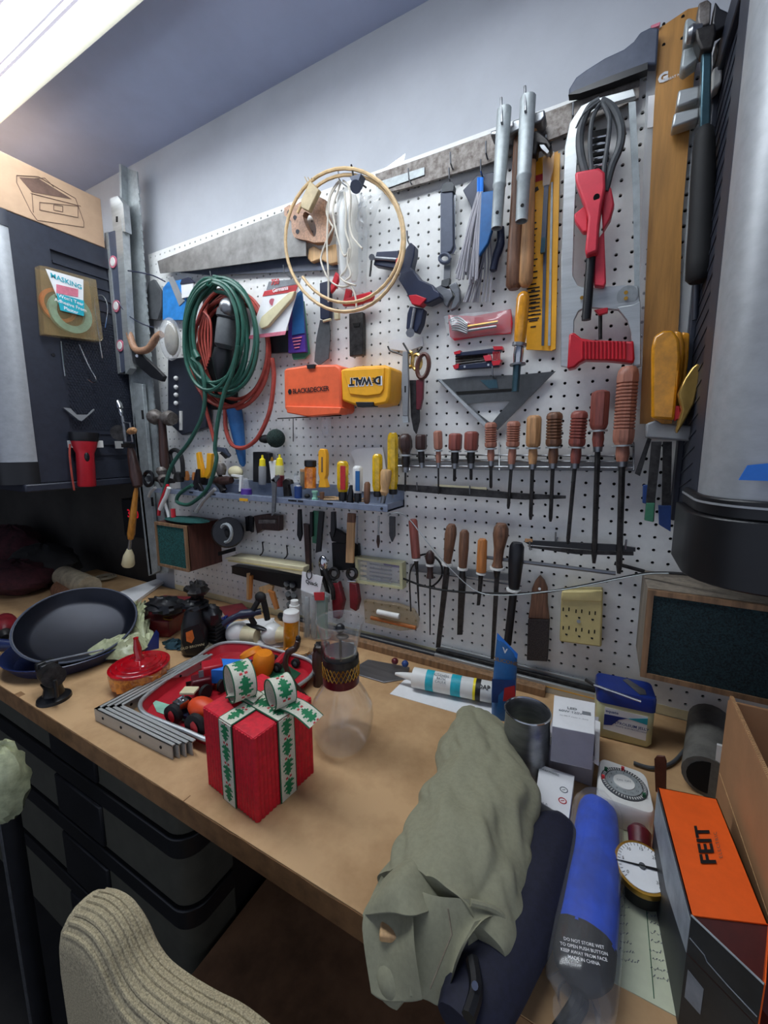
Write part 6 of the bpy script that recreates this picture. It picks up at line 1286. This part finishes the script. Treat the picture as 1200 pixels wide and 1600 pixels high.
for k,s_ in enumerate(('DO NOT STORE WET','TO OPEN PUSH BUTTON','KEEP AWAY FROM FACE','MADE IN CHINA')): g.join(text(s_,H(912,1474+k*9,2.35-.06*k),rd,vd(V3(-rd[1],rd[0],.1)),.15,.004))
t.p('lettering',g,M['print_white']); t.p('wrist_strap',G().tube(cr([H(905,1545,.8),H(900,1565,.5),H(885,1590,.3),H(870,1612,.3)],6),.22,8),M['black_rubber']); t.p('wrist_strap',G().tube(cr([H(908,1545,.8),H(912,1568,.4),H(898,1595,.3),H(880,1618,.3)],6),.18,8),M['black_rubber'])
t.p('clear_sleeve',body([(936,1248,24,1.0),(934,1268,34,1.1),(930,1330,40,1.15),(920,1420,47,1.2),(910,1500,52,1.1),(905,1560,50,.8),(900,1580,40,.3)],.7,28,.03,5),M['film'])
t=Thing('khaki_umbrella','crumpled khaki green cloth umbrella cover lying towards the bench front','cloth')
KH=[(738,1110,12,1.0),(742,1124,30,1.2),(748,1165,52,1.4),(750,1215,70,1.6),(742,1270,84,1.7),(724,1330,92,1.8),(700,1390,98,1.8),(682,1430,100,1.8)]
t.p('body',body(KH,.6,96,.03,5,14,seed=.7,wr=.8),M['khaki'])
def flap(ptsA,ptsB,amp=.15,n=18,m=8,seed=1):
    A_=cr(ptsA,4);B2=cr(ptsB,4); 
    def smp(P,u): x=u*(len(P)-1); i=min(int(x),len(P)-2); return P[i]*(1-x+i)+P[i+1]*(x-i)
    def fn(u,v):
        p=smp(A_,u)*(1-v)+smp(B2,u)*v; e=math.sin(math.pi*v); return p+up3*(amp*2*e+amp*math.sin(7*u+seed+3*v)*e)
    g=G().grid(fn,n,m); g2=G().add(g.v,g.f); o=len(g2.v)
    g2.v+= [(x,y,z-.06) for x,y,z in g.v]; g2.f+= [tuple(i+o for i in f[::-1]) for f in g.f]; return g2
h=lambda x,y,z:H(x,y,z)
# big front sheet falling over the edge, side folds, rolled rim
t.p('front_sheet',flap([h(640,1385,3.0),h(680,1400,3.4),h(730,1405,3.3),h(775,1420,2.6),h(788,1440,2.0)],[h(640,1555,1.2),h(665,1560,1.0),h(695,1568,1.0),h(712,1500,2.6),h(742,1440,3.0)],.12,22,12),M['khaki'])
t.p('left_fold',flap([h(596,1368,2.4),h(576,1410,2.2),h(566,1450,1.9),h(580,1550,.6)],[h(640,1350,3.0),h(645,1420,3.2),h(648,1480,2.6),h(660,1560,1.3)],-.25,18,10,2),M['khaki'])
t.p('under_roll',body([(592,1440,16,.6),(612,1480,34,.7),(625,1520,38,.6),(640,1552,26,.3)],.8,20,.06,3),M['khaki'])
t.p('upper_fold',flap([h(590,1395,2.2),h(600,1372,2.6),h(640,1340,3.0),h(706,1318,2.0)],[h(566,1430,2.0),h(610,1425,3.0),h(650,1430,3.3),h(712,1405,2.2)],.2,18,8,3),M['khaki'])
t.p('side_tab',flap([h(660,1236,1.2),h(676,1228,1.8),h(690,1224,2.2)],[h(656,1290,.2),h(668,1284,.4),h(700,1300,1.2)],.1,10,6,1),M['khaki'])
t.p('loop_fold',G().tube(cr([h(735,1410,3.2),h(765,1418,2.9),h(785,1432,2.5),(h(794,1462,2.0)),h(782,1492,1.7),h(756,1508,1.6),h(728,1515,1.8)],6),.13,8),M['khaki'])
t.p('loop_sheet',flap([h(735,1410,3.2),h(765,1418,2.9),h(786,1434,2.5),h(793,1462,2.0)],[h(728,1515,1.8),h(740,1500,1.5),h(758,1490,1.3),h(775,1480,1.5)],-.25,12,6,1),M['khaki'])
t.p('wooden_tip',G().box(h(617,1452,1.9),(1.2,.8,.35),frame(up3,(1,.4,0))),M['wood_pale'],bevel=.08,label='pale chipped wooden piece in the fold')
t.p('seam_stitches',G().tube([h(700,1420,3.7),h(706,1460,3.2),h(690,1500,2.6),h(672,1545,1.7)],.035,4),M['tan_cloth'])
# --- toy tray
rim=[(219,1100),(232,1084),(285,1044),(328,1013),(355,1004),(395,1006),(440,1018),(480,1030),(491,1042),(484,1058),(450,1082),(400,1120),(345,1152),(325,1156),(290,1142),(240,1122),(224,1113)]
rimP=cr([H(x,y,.95) for x,y in rim],4,True); ct=sum(rimP)/len(rimP)
t=Thing('toy_tray','red and green metal tray with rolled silver rim holding toy vehicles','tray')
t.p('rim',G().tube(rimP,.17,8,True),M['alu'])
lo_=[V3(*(ct[:2]+(p[:2]-ct[:2])*.93),BZ+.15) for p in rimP]
t.p('wall',G().loft([rimP,lo_],cap=False),M['tray_red']); t.p('floor_panel',G().prism([p for p in lo_],(0,0,-.12)),M['tray_red'])
def zone(px,m,h_): t.p('printed_zone',G().prism([H(x,y,h_) for x,y in px],(0,0,-.02)),M[m])
zone([(236,1092),(262,1100),(300,1110),(350,1112),(352,1135),(322,1140),(290,1128),(245,1112)],'tray_teal',.2); zone([(432,1040),(440,1034),(470,1052),(456,1066),(430,1080),(415,1068),(420,1050)],'tray_green',.2)
def wheel(t,x,y,h_,r,hub='print_red',wd=.5):
    q=H(x,y,h_); q[2]=BZ+h_; a=q+V3(.04,-wd/2,0); b_=q+V3(-.04,wd/2,0); i=t.p('wheel',G().lathe(a,b_,[(0,r*.8),(.15,r),(.85,r),(1,r*.8)],20),M['black_rubber']); t.p('hub',G().lathe(a-V3(0.004,.06,0),a,[(0,r*.4),(1,r*.6)],14),M[hub],parent=i)
T0=.18
t=Thing('toy_dragster','toy dragster with orange body, chrome engine and red-hubbed black wheels','toy car')
for x,y,r in ((271,1116,.78),(306,1134,.9)): wheel(t,x,y,T0+r,r)
for x,y,r in ((292,1098,.5),(332,1112,.5)): wheel(t,x,y,T0+r,r,'chrome')
q=H(310,1108,T0+1.0); t.p('body',G().ell(H(316,1106,1.45),(1.35,.85,.75),16,10),M['orange_toy2']); t.p('engine',G().box(H(283,1102,1.4),(.9,.8,.8)).cyl(H(276,1094,1.6),H(286,1088,2.0),.12,8).cyl(H(272,1104,1.4),H(280,1096,1.9),.12,8),M['chrome']); t.p('scoop',G().box(H(296,1079,1.9),(1.2,.9,.2),frame(up3,(1,.5,0))),M['cream'],bevel=.05); t.p('nose',G().box(H(327,1122,.9),(1.2,.5,.25),frame(up3,(1,.2,0))),M['blue_bright'],bevel=.08); t.p('chassis',G().box(H(300,1118,.7),(2.2,.8,.3),frame(up3,(1,.1,0))),M['navy_plastic'])
t=Thing('toy_truck','dark red toy truck with fenders behind the dragster','toy car')
c=H(326,1062,1.2); ax_=frame(up3,(.7,1,0))
t.p('cab',G().box(c+V3(-.2,.6,.6),(1.7,1.5,1.3),ax_),M['tray_red'],bevel=.15); t.p('hood',G().box(c+V3(-.3,-.5,0),(1.6,1.3,1.0),ax_),M['maroon'],bevel=.15)
t.p('windscreen',G().box(c+V3(.1,-.2,.8),(1.3,.06,.6),ax_),M['print_grey'])
for dx,dy in ((-.9,-.4),(.7,-.9),(-.3,1.1),(1.2,.5)): t.p('wheel',G().cyl(V3(c[0]+dx-.15,c[1]+dy,BZ+T0+.6),V3(c[0]+dx+.15,c[1]+dy,BZ+T0+.6),.6,16),M['black_rubber'])
t.p('grille',G().box(c+V3(-.65,-1.05,.05),(1.1,.1,.5),ax_),M['chrome'])
t=Thing('toy_block','bright blue toy box body with orange side, in the tray','toy')
c=H(362,1048,1.6); ax2=frame(up3,(1,.45,0)); t.p('box',G().box(V3(c[0],c[1],BZ+1.55),(2.9,1.9,1.3),ax2),M['blue_bright'],bevel=.05); t.p('orange_base',G().box(V3(c[0],c[1],BZ+.6),(2.3,1.5,.8),ax2),M['orange_toy'])
t=Thing('toy_drum','orange toy drum with separate orange cap','toy')
c=H(410,1052,.2); t.p('drum',G().lathe(c+V3(0,0,.05),c+V3(.3,.1,2.1),[(0,.85),(.3,1.0),(.8,.98),(1,.7)],20),M['orange_toy']); t.p('cap',G().lathe(H(393,1024,1.6),H(393,1024,1.6)+V3(-.3,0,.55),[(0,1.0),(.2,1.1),(.8,.95),(1,.6)],20),M['orange_toy']); t.p('neck_band',G().tube([H(393,1024,1.5)+V3(1.0*math.cos(a),1.0*math.sin(a),.05*math.sin(a)) for a in np.linspace(0,6.28,17)[:-1]],.08,5,True),M['wood_dark'])
t=Thing('toy_racer','slim dark red toy racer with small black wheels at the tray back','toy car')
a=H(428,1042,.7);b_=H(456,1018,.9); t.p('body',G().tube([a,(a+b_)/2+V3(0,0,.2),b_],[.3,.4,.25],8),M['tray_red'])
for x,y,r in ((430,1030,.42),(433,1043,.45),(452,1012,.4),(462,1036,.45)): wheel(t,x,y,T0+r,r,'dgrey',.35)
t.p('seat',G().ell(H(450,1016,1.1),(.3,.3,.25)),M['orange_toy'])
t=Thing('toy_figure','tiny blue and flesh coloured toy driver beside the gift box','toy'); c=H(424,1070,.6); t.p('torso',G().ell(c,(.35,.3,.3)),M['wood_pink']); t.p('cap',G().ell(c+V3(-.05,0,.35),(.28,.28,.16)),M['blue_bright'])
# --- corner brackets
lab=['outermost','second','third','innermost']
for k in range(4):
    t=Thing('corner_bracket',lab[k]+' of the four nested galvanised corner brackets','bracket','nested corner brackets on the bench')
    c=H(147+11.5*k,1107-1.2*k,1.05);e1=H(308+7*k,1023-.7*k,1.05);e2=H(268+10.5*k,1166-2*k,1.05)
    def ang(p,q,ins):
        d=vd(q-p); s_=vd(ins-d*(ins@d)); return G().prism([p,q,q+s_*.34,p+s_*.34],(0,0,-.07)).join(G().prism([p,q,q+s_*.07,p+s_*.07],(0,0,-1.03)))
    t.p('arm',ang(c,e1,e2-c),M['bracket']); t.p('arm',ang(c,e2,e1-c),M['bracket'])
    for f in (.12,.37,.62,.87):
        for e in ((e2,e1) if k in(0,3) else (e2,)):
            q=c+(e-c)*f; o_=vd(np.cross(e-c,up3)); o_=o_ if (o_@((e1 if e is e2 else e2)-c))<0 else -o_
            if e is e1: o_=-o_; q=q+o_*.08
            t.p('screw_hole',G().cyl(q-up3*.5+o_*.01,q-up3*.5+o_*.03,.12,10),M['black_void'])
# --- red glass dish
b=H(221,1068); t=Thing('candy_dish','red and amber glass lidded dish with pointed knob','dish')
k=sc(b)*41
g=G(); n=40; rings=[]
for z,r,f in ((0,.8,0),(.2,.84,0),(.4,.95,.03),(1.5,1.0,.03),(1.75,1.0,0)): rings.append([V3(b[0]+k*(r+(f if q%2 else -f))*math.cos(2*math.pi*q/n),b[1]+k*(r+(f if q%2 else -f))*math.sin(2*math.pi*q/n),b[2]+z) for q in range(n)])
t.p('bowl',g.loft(rings),M['amber_glass']); t.p('foot',G().lathe(b,b+V3(0,0,.25),[(0,k*.68),(1,k*.64)],32),M['red_glass'])
t.p('lid',G().lathe(b+V3(0,0,1.75),b+V3(0,0,2.4),[(0,k*1.03),(.25,k*1.03),(.3,k*.93),(.5,k*.9),(.52,k*.76),(.66,k*.73),(.7,k*.58),(.85,k*.54),(.9,k*.34),(1,k*.28)],40),M['red_glass'])
t.p('knob',G().lathe(b+V3(0,0,2.3),b+V3(-.2,0,4.4),[(0,.5),(.15,.3),(.5,.34),(.9,.2),(1,.22)],14),M['red_glass'])
# --- vise
b=H(85,1092); t=Thing('small_vise','small black cast vise at the left end of the bench','vise')
t.p('base',G().lathe(b,b+V3(0,0,.5),[(0,1.25),(.5,1.2),(1,.8)],24),M['cab_black']); t.p('column',G().lathe(b+V3(0,0,.4),b+V3(0,0,1.6),[(0,.8),(.6,.65),(1,.8)],16),M['cab_black'])
t.p('barrel',G().cyl(b+V3(-.9,.2,2.1),b+V3(1.0,-.2,2.4),.85,18),M['steel_dark']); t.p('jaw',G().box(b+V3(-1.5,.2,2.6),(.5,1.3,.8)),M['cab_black'],bevel=.08); t.p('jaw',G().box(b+V3(-.8,.2,2.6),(.5,1.3,.8)),M['cab_black'],bevel=.08)
t.p('lever',G().cyl(b+V3(1.6,-.4,.9),b+V3(1.6,-.4,2.4),.14,10),M['black_plastic']); t.p('lever_screw',G().cyl(b+V3(.8,-.2,1.7),b+V3(1.6,-.4,1.65),.15,10),M['steel_dark']); t.p('pull_rod',G().cyl(b+V3(-1.4,.2,2.9),b+V3(2.0,3.2,3.5),.1,8),M['steel'])
# --- pans
c=H(122,972,3.45); n_=vd(vd(V3(CAM[0]-c[0],CAM[1]-c[1],0))*math.sin(math.radians(24))+up3*math.cos(math.radians(24)))
rp=5.2
t=Thing('frying_pan','black frying pan tilted towards the viewer on top of a dark blue pan','pan')
FX=frame(n_,(1,0,0))
pf=[(-1.4,.0001),(-1.4,rp*.78),(-1.2,rp*.85),(0,rp),(.05,rp*1.015),(.05,rp*.97),(-1.05,rp*.83),(-1.25,rp*.74),(-1.3,.0001)]
g=G(); N=48; rings=[[c+n_*z+r*(FX[0]*math.cos(2*math.pi*q/N)+FX[1]*math.sin(2*math.pi*q/N)) for q in range(N)] for z,r in pf]
t.p('pan',g.loft(rings,False),M['pan']); t.p('rim',G().tube([c+n_*.05+rp*.995*(FX[0]*math.cos(2*math.pi*q/N)+FX[1]*math.sin(2*math.pi*q/N)) for q in range(N)],.07,6,True),M['slate'])
t=Thing('blue_pan','wide dark blue pan with long handle under the frying pan','pan')
c2=V3(c[0]-.6,c[1]-.4,BZ+.02); pf=[(0,.001),(0,4.6),(.15,4.9),(1.3,5.7),(1.35,5.6),(.25,4.7),(.2,.001)]
t.p('pan',G().loft([[c2+V3(r*math.cos(2*math.pi*q/N),r*math.sin(2*math.pi*q/N),z) for q in range(N)] for z,r in pf],False),M['pan_blue'])
t.p('handle',G().loft([rrect(V3(0,0,0),vd(V3(-.2,-1,0)),up3,.001,.001,.0001,0)]) if False else G().tube([c2+V3(-4.5,-3.0,1.2),c2+V3(-6.5,-4.4,1.4),c2+V3(-10,-6.4,1.6)],[.5,.7,.75],10),M['pan_blue'])
t=Thing('plastic_wrap','crumpled pale green plastic wrap spilling from under the frying pan','wrap')
def lump(px,h0,h1,seed,m=16,nn=12,amp=.5):
    rr=random.Random(seed); A_,B2,C2,D2=[H(x,y,h0) for x,y in px]; off={}
    def fn(u,v):
        kk=(round(u*m),round(v*nn)); off.setdefault(kk,rr.uniform(-1,1)); e=min(1,4*u*(1-u)*4*v*(1-v)*1.5)
        p=A_*(1-u)*(1-v)+B2*u*(1-v)+C2*u*v+D2*(1-u)*v; return V3(p[0]+.25*off[kk],p[1]+.2*off[kk],max(BZ+.03,p[2]+(h1-h0)*e+amp*off[kk]*e))
    return G().grid(fn,m,nn)
t.p('wrap',lump([(200,950),(235,955),(240,1000),(195,1012)],.6,2.6,4),M['plastic_bag']); t.p('wrap',lump([(110,1028),(195,1005),(240,1000),(205,1032)],.5,1.8,5,amp=.25),M['plastic_bag'])
# --- wrapped bottle, red boxes, etc.
t=Thing('sauce_bottle','dark brown bottle with orange label wrapped in shiny black foil','bottle')
b=H(305,1018); k=sc(b)
t.p('bottle',G().lathe(b,U(b,305,935),[(0,17*k),(.06,20*k),(.5,20*k),(.75,15*k),(.9,9*k),(1,9*k)],24),M['black_plastic'])
def facing(b,px,o):
    d=vd(V3(CAM[0]-b[0],CAM[1]-b[1],0)); return [U(b,x,y)+d*o for x,y in px],d
p_,d=facing(b,[(286,975),(310,968),(318,990),(308,1012),(290,1012),(284,995)],1.35); t.p('label',G().prism(p_,-d*.06),M['cab_black'])
p_,d=facing(b,[(290,980),(300,976),(303,988),(299,996),(291,993)],1.4); t.p('orange_emblem',G().prism(p_,-d*.04),M['orange_lid'])
q,d=facing(b,[(300,1001)],1.42); t.p('lettering',text('OLD BROWN',q[0],vd(np.cross(up3,d)),up3,.36,.01),M['cream'])
rr=random.Random(9)
def foil(c,r,seed,n=16,m=10,amp=.28,ax=None):
    rr=random.Random(seed); g=G().ell(c,r,n,m); c=V3(*c); g.v=[tuple(c+(V3(*p)-c)*(1+rr.uniform(-amp,amp))) for p in g.v]; return g
t.p('foil',foil(U(b,308,922),(1.1,1.0,.9),1),M['steel_dark']); t.p('foil',foil(U(b,318,962)+V3(.6,.4,0),(1.2,1.0,1.2),2,amp=.12),M['black_plastic']); t.p('foil_collar',foil(U(b,304,945),(1.3,1.1,.5),3),M['black_plastic'])
t=Thing('black_basket','black ribbed plastic basket behind the dark bottle','basket')
c=H(332,990,1.4); 
for k_ in range(6): t.p('rib',G().box(V3(c[0],c[1],BZ+.3+.42*k_),(2.4,1.8,.22),frame(up3,(1,.2,0))),M['black_plastic'],bevel=.05)
t.p('core',G().box(V3(c[0],c[1],BZ+1.4),(2.2,1.6,2.7),frame(up3,(1,.2,0))),M['cab_black'])
t=Thing('red_toolbox','dark red leatherette case open behind the plastic wrap','case')
c=H(252,985,0); axr=frame(up3,(1,.35,0)); t.p('case',G().box(V3(c[0],c[1],BZ+1.0),(4.5,3.2,1.95),axr),M['toolbox_red'],bevel=.12); t.p('lid',G().box(V3(c[0]-.3,c[1]+2.0,BZ+2.6),(5.2,3.4,.5),axr),M['toolbox_red'],bevel=.1)
t.p('brass_clasp',G().tube([H(262,966,2.1)+V3(.7*math.cos(a),.3*math.sin(a),0) for a in np.linspace(0,6.28,17)[:-1]],.06,5,True),M['brass'])
t=Thing('black_bag','shiny black plastic bag on the red case','bag'); t.p('bag',foil(H(258,945,3.6),(2.6,1.6,.8),6,20,10,.2),M['black_plastic'])
t=Thing('white_board','white foam board corner lying behind the red case','board'); t.p('board',G().prism([H(x,y,.5) for x,y in ((186,925),(252,902),(258,906),(205,944))],(0,0,-.4)),M['white_paper'])
t=Thing('jar_lid','orange plastic jar lid on the bench at the back left','lid'); q=H(240,898,0); t.p('lid',G().lathe(q,q+V3(0,0,.9),[(0,1.3),(.8,1.3),(1,1.15)],24),M['orange_lid'])
t=Thing('ash_heap','heap of brown fibrous material beside the bottle','heap',kind='stuff'); t.p('heap',foil(H(325,1010,.3),(1.6,1.2,.5),8,20,10,.25),M['tan_cloth'])
t=Thing('film_scrap','crumpled grey-green plastic scrap by the dish','scrap'); t.p('scrap',lump([(255,1002),(282,1000),(284,1016),(262,1014)],.1,.6,7,10,8,.15),M['teal_steel'])
t=Thing('blue_folder','dark blue card standing behind the red dish','card'); b=H(240,1015,0); t.p('card',G().prism([U(b,x,y) for x,y in ((224,1020),(243,985),(247,990),(247,1018))],(0,.1,0)),M['petro_lid'])
t=Thing('bench_roll','pale paper roll lying at the far back left','roll'); q=H(100,900,2.2);q2=H(140,918,2.2); t.p('roll',G().cyl(q,q2,1.5,20),M['tan_cloth']); 
t=Thing('bench_roll','lower tan paper roll under the pale one','roll'); q=H(95,920,.9);q2=H(145,935,.9); t.p('roll',G().cyl(q,q2,1.3,20),M['wood_brown'])
t=Thing('wire_heap','tan coiled rope end at the back left','rope'); t.p('rope',G().tube([H(165,902,.4)+V3((.5+.12*k/4)*math.cos(k*.5),(.5+.12*k/4)*math.sin(k*.5),.1) for k in range(40)],.14,6),M['tan_cloth'])
t=Thing('power_drill','dark red power drill lying at the left edge of the bench','drill'); q=H(8,985,1.4); t.p('body',G().lathe(q+V3(-3,1,0),q+V3(1.5,-.5,.2),[(0,1),(.5,1.3),(.8,1.1),(1,.6)],16),M['toolbox_red'],bevel=0); t.p('grip',G().lathe(q+V3(-1,0,0),q+V3(-2,-2.5,-.8),[(0,.8),(1,.7)],12),M['dgrey']); t.p('chuck',G().lathe(q+V3(1.5,-.5,.2),q+V3(2.8,-.9,.25),[(0,.6),(.5,.7),(1,.3)],14),M['steel_dark'])
for lab_,x,y,h_,r,m,s_ in (('dark red cloth heap at the far left','30',900,2.2,(6,4,2.4),'dark_red_cloth',21),('dark grey cloth heap behind the frying pan',70,880,2.8,(7,4,3),'concrete',22),('dark cloth heap under the left cabinet',20,850,3.5,(8,4,3.5),'dark_red_cloth',23)):
    t=Thing('cloth_heap',lab_,'cloth'); t.p('cloth',foil(H(float(x),y,h_),r,s_,26,14,.08),M[m])
# --- items at bench back centre
for lab_,x,y,r in (('left of the two frosted light bulbs on the bench',372,1006,18),('right of the two frosted light bulbs, touching the pill bottle',426,1006,17)):
    b=H(x,y,0); k=sc(b); t=Thing('light_bulb',lab_,'light bulb'); c=b+V3(0,0,r*k); dx=vd(V3(1,.25,0)); t.p('globe',G().ell(c,r*k,24,16),M['bulb']); t.p('neck',G().lathe(c+dx*r*k*.6,c+dx*r*k*1.9,[(0,r*k*.75),(.5,r*k*.62),(1,r*k*.6)],18),M['cream'])
t=Thing('pill_bottle','amber pill bottle with white cap','bottle'); b=H(454,1018); k=sc(b); t.p('bottle',G().lathe(b,U(b,455,968),[(0,10*k),(.05,11.5*k),(1,11.5*k)],24),M['amber']); t.p('cap',G().lathe(U(b,455,968),U(b,455,954),[(0,13*k),(.3,13*k),(.35,12.5*k),(.9,12*k),(1,10*k)],24),M['white_plastic'])
t=Thing('white_jar','small white capped jar behind the pill bottle','jar'); b=H(460,1000); k=sc(b); t.p('jar',G().lathe(b,U(b,460,945),[(0,8*k),(1,8*k)],18),M['white_plastic']); t.p('cap',G().lathe(U(b,460,945),U(b,460,938),[(0,6*k),(1,6*k)],18),M['white_plastic'])
t=Thing('fuse_pack','tall clear carded pack with white header hanging behind the pill bottle','package')
Y=-3.0
t.p('card',wall_plate([(472,893),(504,901),(500,926),(497,932),(470,922)],Y,.06),M['white_paper']); t.p('pack',wall_plate([(470,922),(500,930),(508,935),(512,1000),(474,1000)],Y-.2,1.2),M['film2'],bevel=.08)
t.p('green_side',wall_plate([(494,930),(508,934),(508,1000),(496,998)],Y+.3,.5),M['green_tube']); t.p('red_strip',wall_plate([(490,926),(506,926),(506,938),(492,938)],Y-.3,.15),M['print_red'])
for k_,x in enumerate((480,490)): t.p('tube_insert',rod(x,932,996,Y+.2,[(0,3),(.05,4),(.95,4),(1,3)]),M['galv'])
t.p('lettering',text('Quack',W(487,911,Y-.03),W(500,914,Y)-W(475,907,Y),up3,.62,.02),M['print_black']); t.p('hang_loop',ringpx(483,898,4,7,Y-.1,.06),M['black_plastic'])
t=Thing('strap_grip','black rubber forked grip lying over the light bulbs','grip')
q=H(385,980,2.0)
t.p('arm',G().tube(cr([U(q,348,975),U(q,372,962),U(q,395,958),U(q,408,955)],5),[.35]*6+[.5]*5+[.35]*5,10),M['navy_plastic']); t.p('prong',G().tube(cr([U(q,408,932),U(q,400,945),U(q,392,962),U(q,398,976)],5),.3,8),M['black_rubber']); t.p('prong',G().tube(cr([U(q,410,932),U(q,414,948),U(q,418,968)],5),.32,8),M['black_rubber']); t.p('knob',G().ell(U(q,407,933),(.7,.5,.6)),M['black_rubber'])
t.p('leaf_lever',G().ell(U(q,405,977)+V3(0,-.5,0),(1.6,.4,.25),14,8),M['black_plastic'])
t=Thing('red_booklet','dark red booklet lying at the bench back','book'); t.p('cover',G().prism([H(x,y,.7) for x,y in ((342,948),(378,942),(388,952),(355,966))],(0,0,-.1)),M['toolbox_red']); t.p('pages',G().prism([H(x,y,.6) for x,y in ((343,950),(378,944),(387,953),(356,967))],(0,0,-.5)),M['white_paper'])
t=Thing('paper_scraps','white crumpled tissue among the bulbs','paper'); t.p('tissue',lump([(345,975),(430,965),(450,1010),(352,1018)],.1,.9,12,14,10,.25),M['white_paper'])
t=Thing('blue_rag','blue rag corner left of the light bulbs','rag'); t.p('rag',lump([(342,972),(362,968),(366,985),(344,988)],.2,1.2,14,8,6,.2),M['petro_lid'])
t=Thing('shiny_scrap','small pile of shiny metal scraps beside the carafe handle','scraps',kind='stuff'); t.p('scraps',foil(H(495,1030,.35),(1.3,1.0,.5),31,16,10,.35),M['chrome'])
t=Thing('nut_bowl','small tan cork disc between tray and carafe','disc'); q=H(472,1022,.0); t.p('disc',G().cyl(q,q+V3(0,0,.4),.8,18),M['wood_pale'])
t=Thing('dark_ornament','dark figured ornament left of the carafe neck','ornament'); b=H(500,1085); b=H(498,1070); t.p('figure',G().lathe(b,U(b,496,1010),[(0,.5),(.3,.42),(.5,.55),(.8,.5),(.9,.3),(1,.2)],12),M['wood_dark']); t.p('top',foil(U(b,498,1012),(.55,.45,.5),33,12,8,.25),M['steel_dark'])
t=Thing('masking_roll','clear tape ring lying behind the carafe','tape'); c=H(545,1000,.3); t.p('ring',G().tube([c+V3(1.0*math.cos(a),.8*math.sin(a),0) for a in np.linspace(0,6.28,25)[:-1]],.14,6,True),M['galv'])
# ================================================================== below the bench
t=Thing('drawer_stack','stack of grey plastic tool drawers with black rails under the bench','drawers')
x0,x1=-46,-8.6; yf=-22.0
levels=[(-33.2,-37.0),(-38.6,-42.9),(-44.5,-49.5),(-51,-58)]
def rfront(g,x0,x1,yf,z0,z1,r): 
    poly=[(x0,yf+4),(x0,yf)]+[(x1-r+r*math.sin(a),yf+r-r*math.cos(a)) for a in np.linspace(0,math.pi/2,8)]+[(x1,yf+4)]
    return g.prism([(x,y,z0) for x,y in poly],(0,0,z1-z0))
for (za,zb_) in levels:
    i=t.p('drawer_front',rfront(G(),x0,x1,yf,zb_,za,1.6),M['drawer'],bevel=.15)
    for hx0 in (-26.5,): t.p('handle',G().b2((hx0,yf-.25,zb_+.2),(hx0+7.5,yf+.1,za-.3)),M['black_plastic'],parent=i,bevel=.2)
for za,zb_ in ((-32.9,-33.25),(-37.0,-38.6),(-42.9,-44.5),(-49.5,-51)): t.p('rail',rfront(G(),x0,x1+.25,yf-.25,zb_,za,1.7),M['cab_black'],bevel=.1)
t.p('carcass',G().b2((x0+.5,yf+3.5,FLOOR),(x1-.1,-2,-33)),M['cab_black'])
t=Thing('hardboard_sheet','brown hardboard panel on the low shelf under the bench','panel'); t.p('panel',G().b2((-8.2,-27,-47.5),(34,-3,-47)),M['brown_board']); t.p('support',G().b2((-7,-26,FLOOR),(33,-5,-47.5)),M['cab_black'])
# --- chair
t=Thing('office_chair','chair with ribbed oatmeal fabric back facing the bench','chair')
Yb=-28.4
far=[(176,1375),(196,1379),(216,1392),(234,1418),(250,1452),(272,1482),(305,1507),(345,1530),(390,1552),(440,1590),(480,1625)]
P=[W(x,y,Yb) for x,y in far]
P=cr(P,5)
rings=[]
for i,p in enumerate(P):
    a=P[min(i+1,len(P)-1)]-P[max(i-1,0)]; a=vd(a); n_=vd(np.cross(a,V3(0,-1,0))); n_=n_ if n_[2]>0 or abs(n_[2])<.2 else -n_
    f=i/(len(P)-1); th=2.3
    ring=[]
    prof=[(0,-2.2),(0,-1.2),(.12,-.5),(.35,-.12),(.6,-.0),(1.0,.05),(1.45,0),(1.8,-.2),(2.15,-.6),(2.3,-1.2),(2.35,-2.2)]
    for (d_,hgt) in prof: ring.append(V3(p[0]+(.0 if f>.12 else -0),p[1]-d_,p[2]+hgt))
    zb2=-50
    ring=[V3(p[0],p[1],zb2)]+ring+[V3(p[0],p[1]-2.35,zb2)]
    rings.append(ring)
# rounded left end
first=rings[0]; end=[]
for f in (1.0,.75,.45,.15):
    end.append([V3(q[0]-(1-f)**.6*1.0*0.9,(q[1]-(Yb-1.15))*max(.25,f**.5)+(Yb-1.15),q[2] if q[2]<-40 else q[2]-(1-f)**2*1.8) for q in first])
rings=end[::-1][:-1]+rings
t.p('back',G().loft(rings),M['chair'])
g=G()
for k,d_ in enumerate((.3,.55,.8,1.05,1.3,1.55,1.8,2.05)):
    g=G().tube([V3(p[0],p[1]-d_,p[2]+float(np.interp(d_,[0,.12,.35,.6,1,1.45,1.8,2.15,2.3],[-1.2,-.5,-.12,0,.05,0,-.2,-.6,-1.2]))) for p in P[::1]],.085,6); t.p('knit_rib',g,M['chair'])
t.p('post',G().b2((5,-31,-62),(8,-29,-49)),M['black_plastic']); t.p('seat',G().b2((-3,-44,-49),(16,-31,-46.5)),M['chair'],bevel=.8)
t.p('base',G().cyl((6,-36,FLOOR),(6,-36,-49),1.2,16).cyl((6,-36,FLOOR),(6,-36,FLOOR+1.5),9,24),M['black_plastic'])
t=Thing('white_cloth','pale plastic-wrapped bundle on a post at the far left below the bench','bundle'); q=W(8,1220,-26.5); t.p('bundle',foil(q,(1.6,1.4,3.0),41,18,12,.12),M['plastic_bag']); t.p('post',G().cyl(q+V3(0,0,-2),V3(q[0],q[1],FLOOR),.6,12),M['black_plastic']); t.p('metal_leg',G().cyl(q+V3(-1.5,0,-4),V3(q[0]-1.5,q[1],FLOOR),.4,12),M['steel'])
finish()
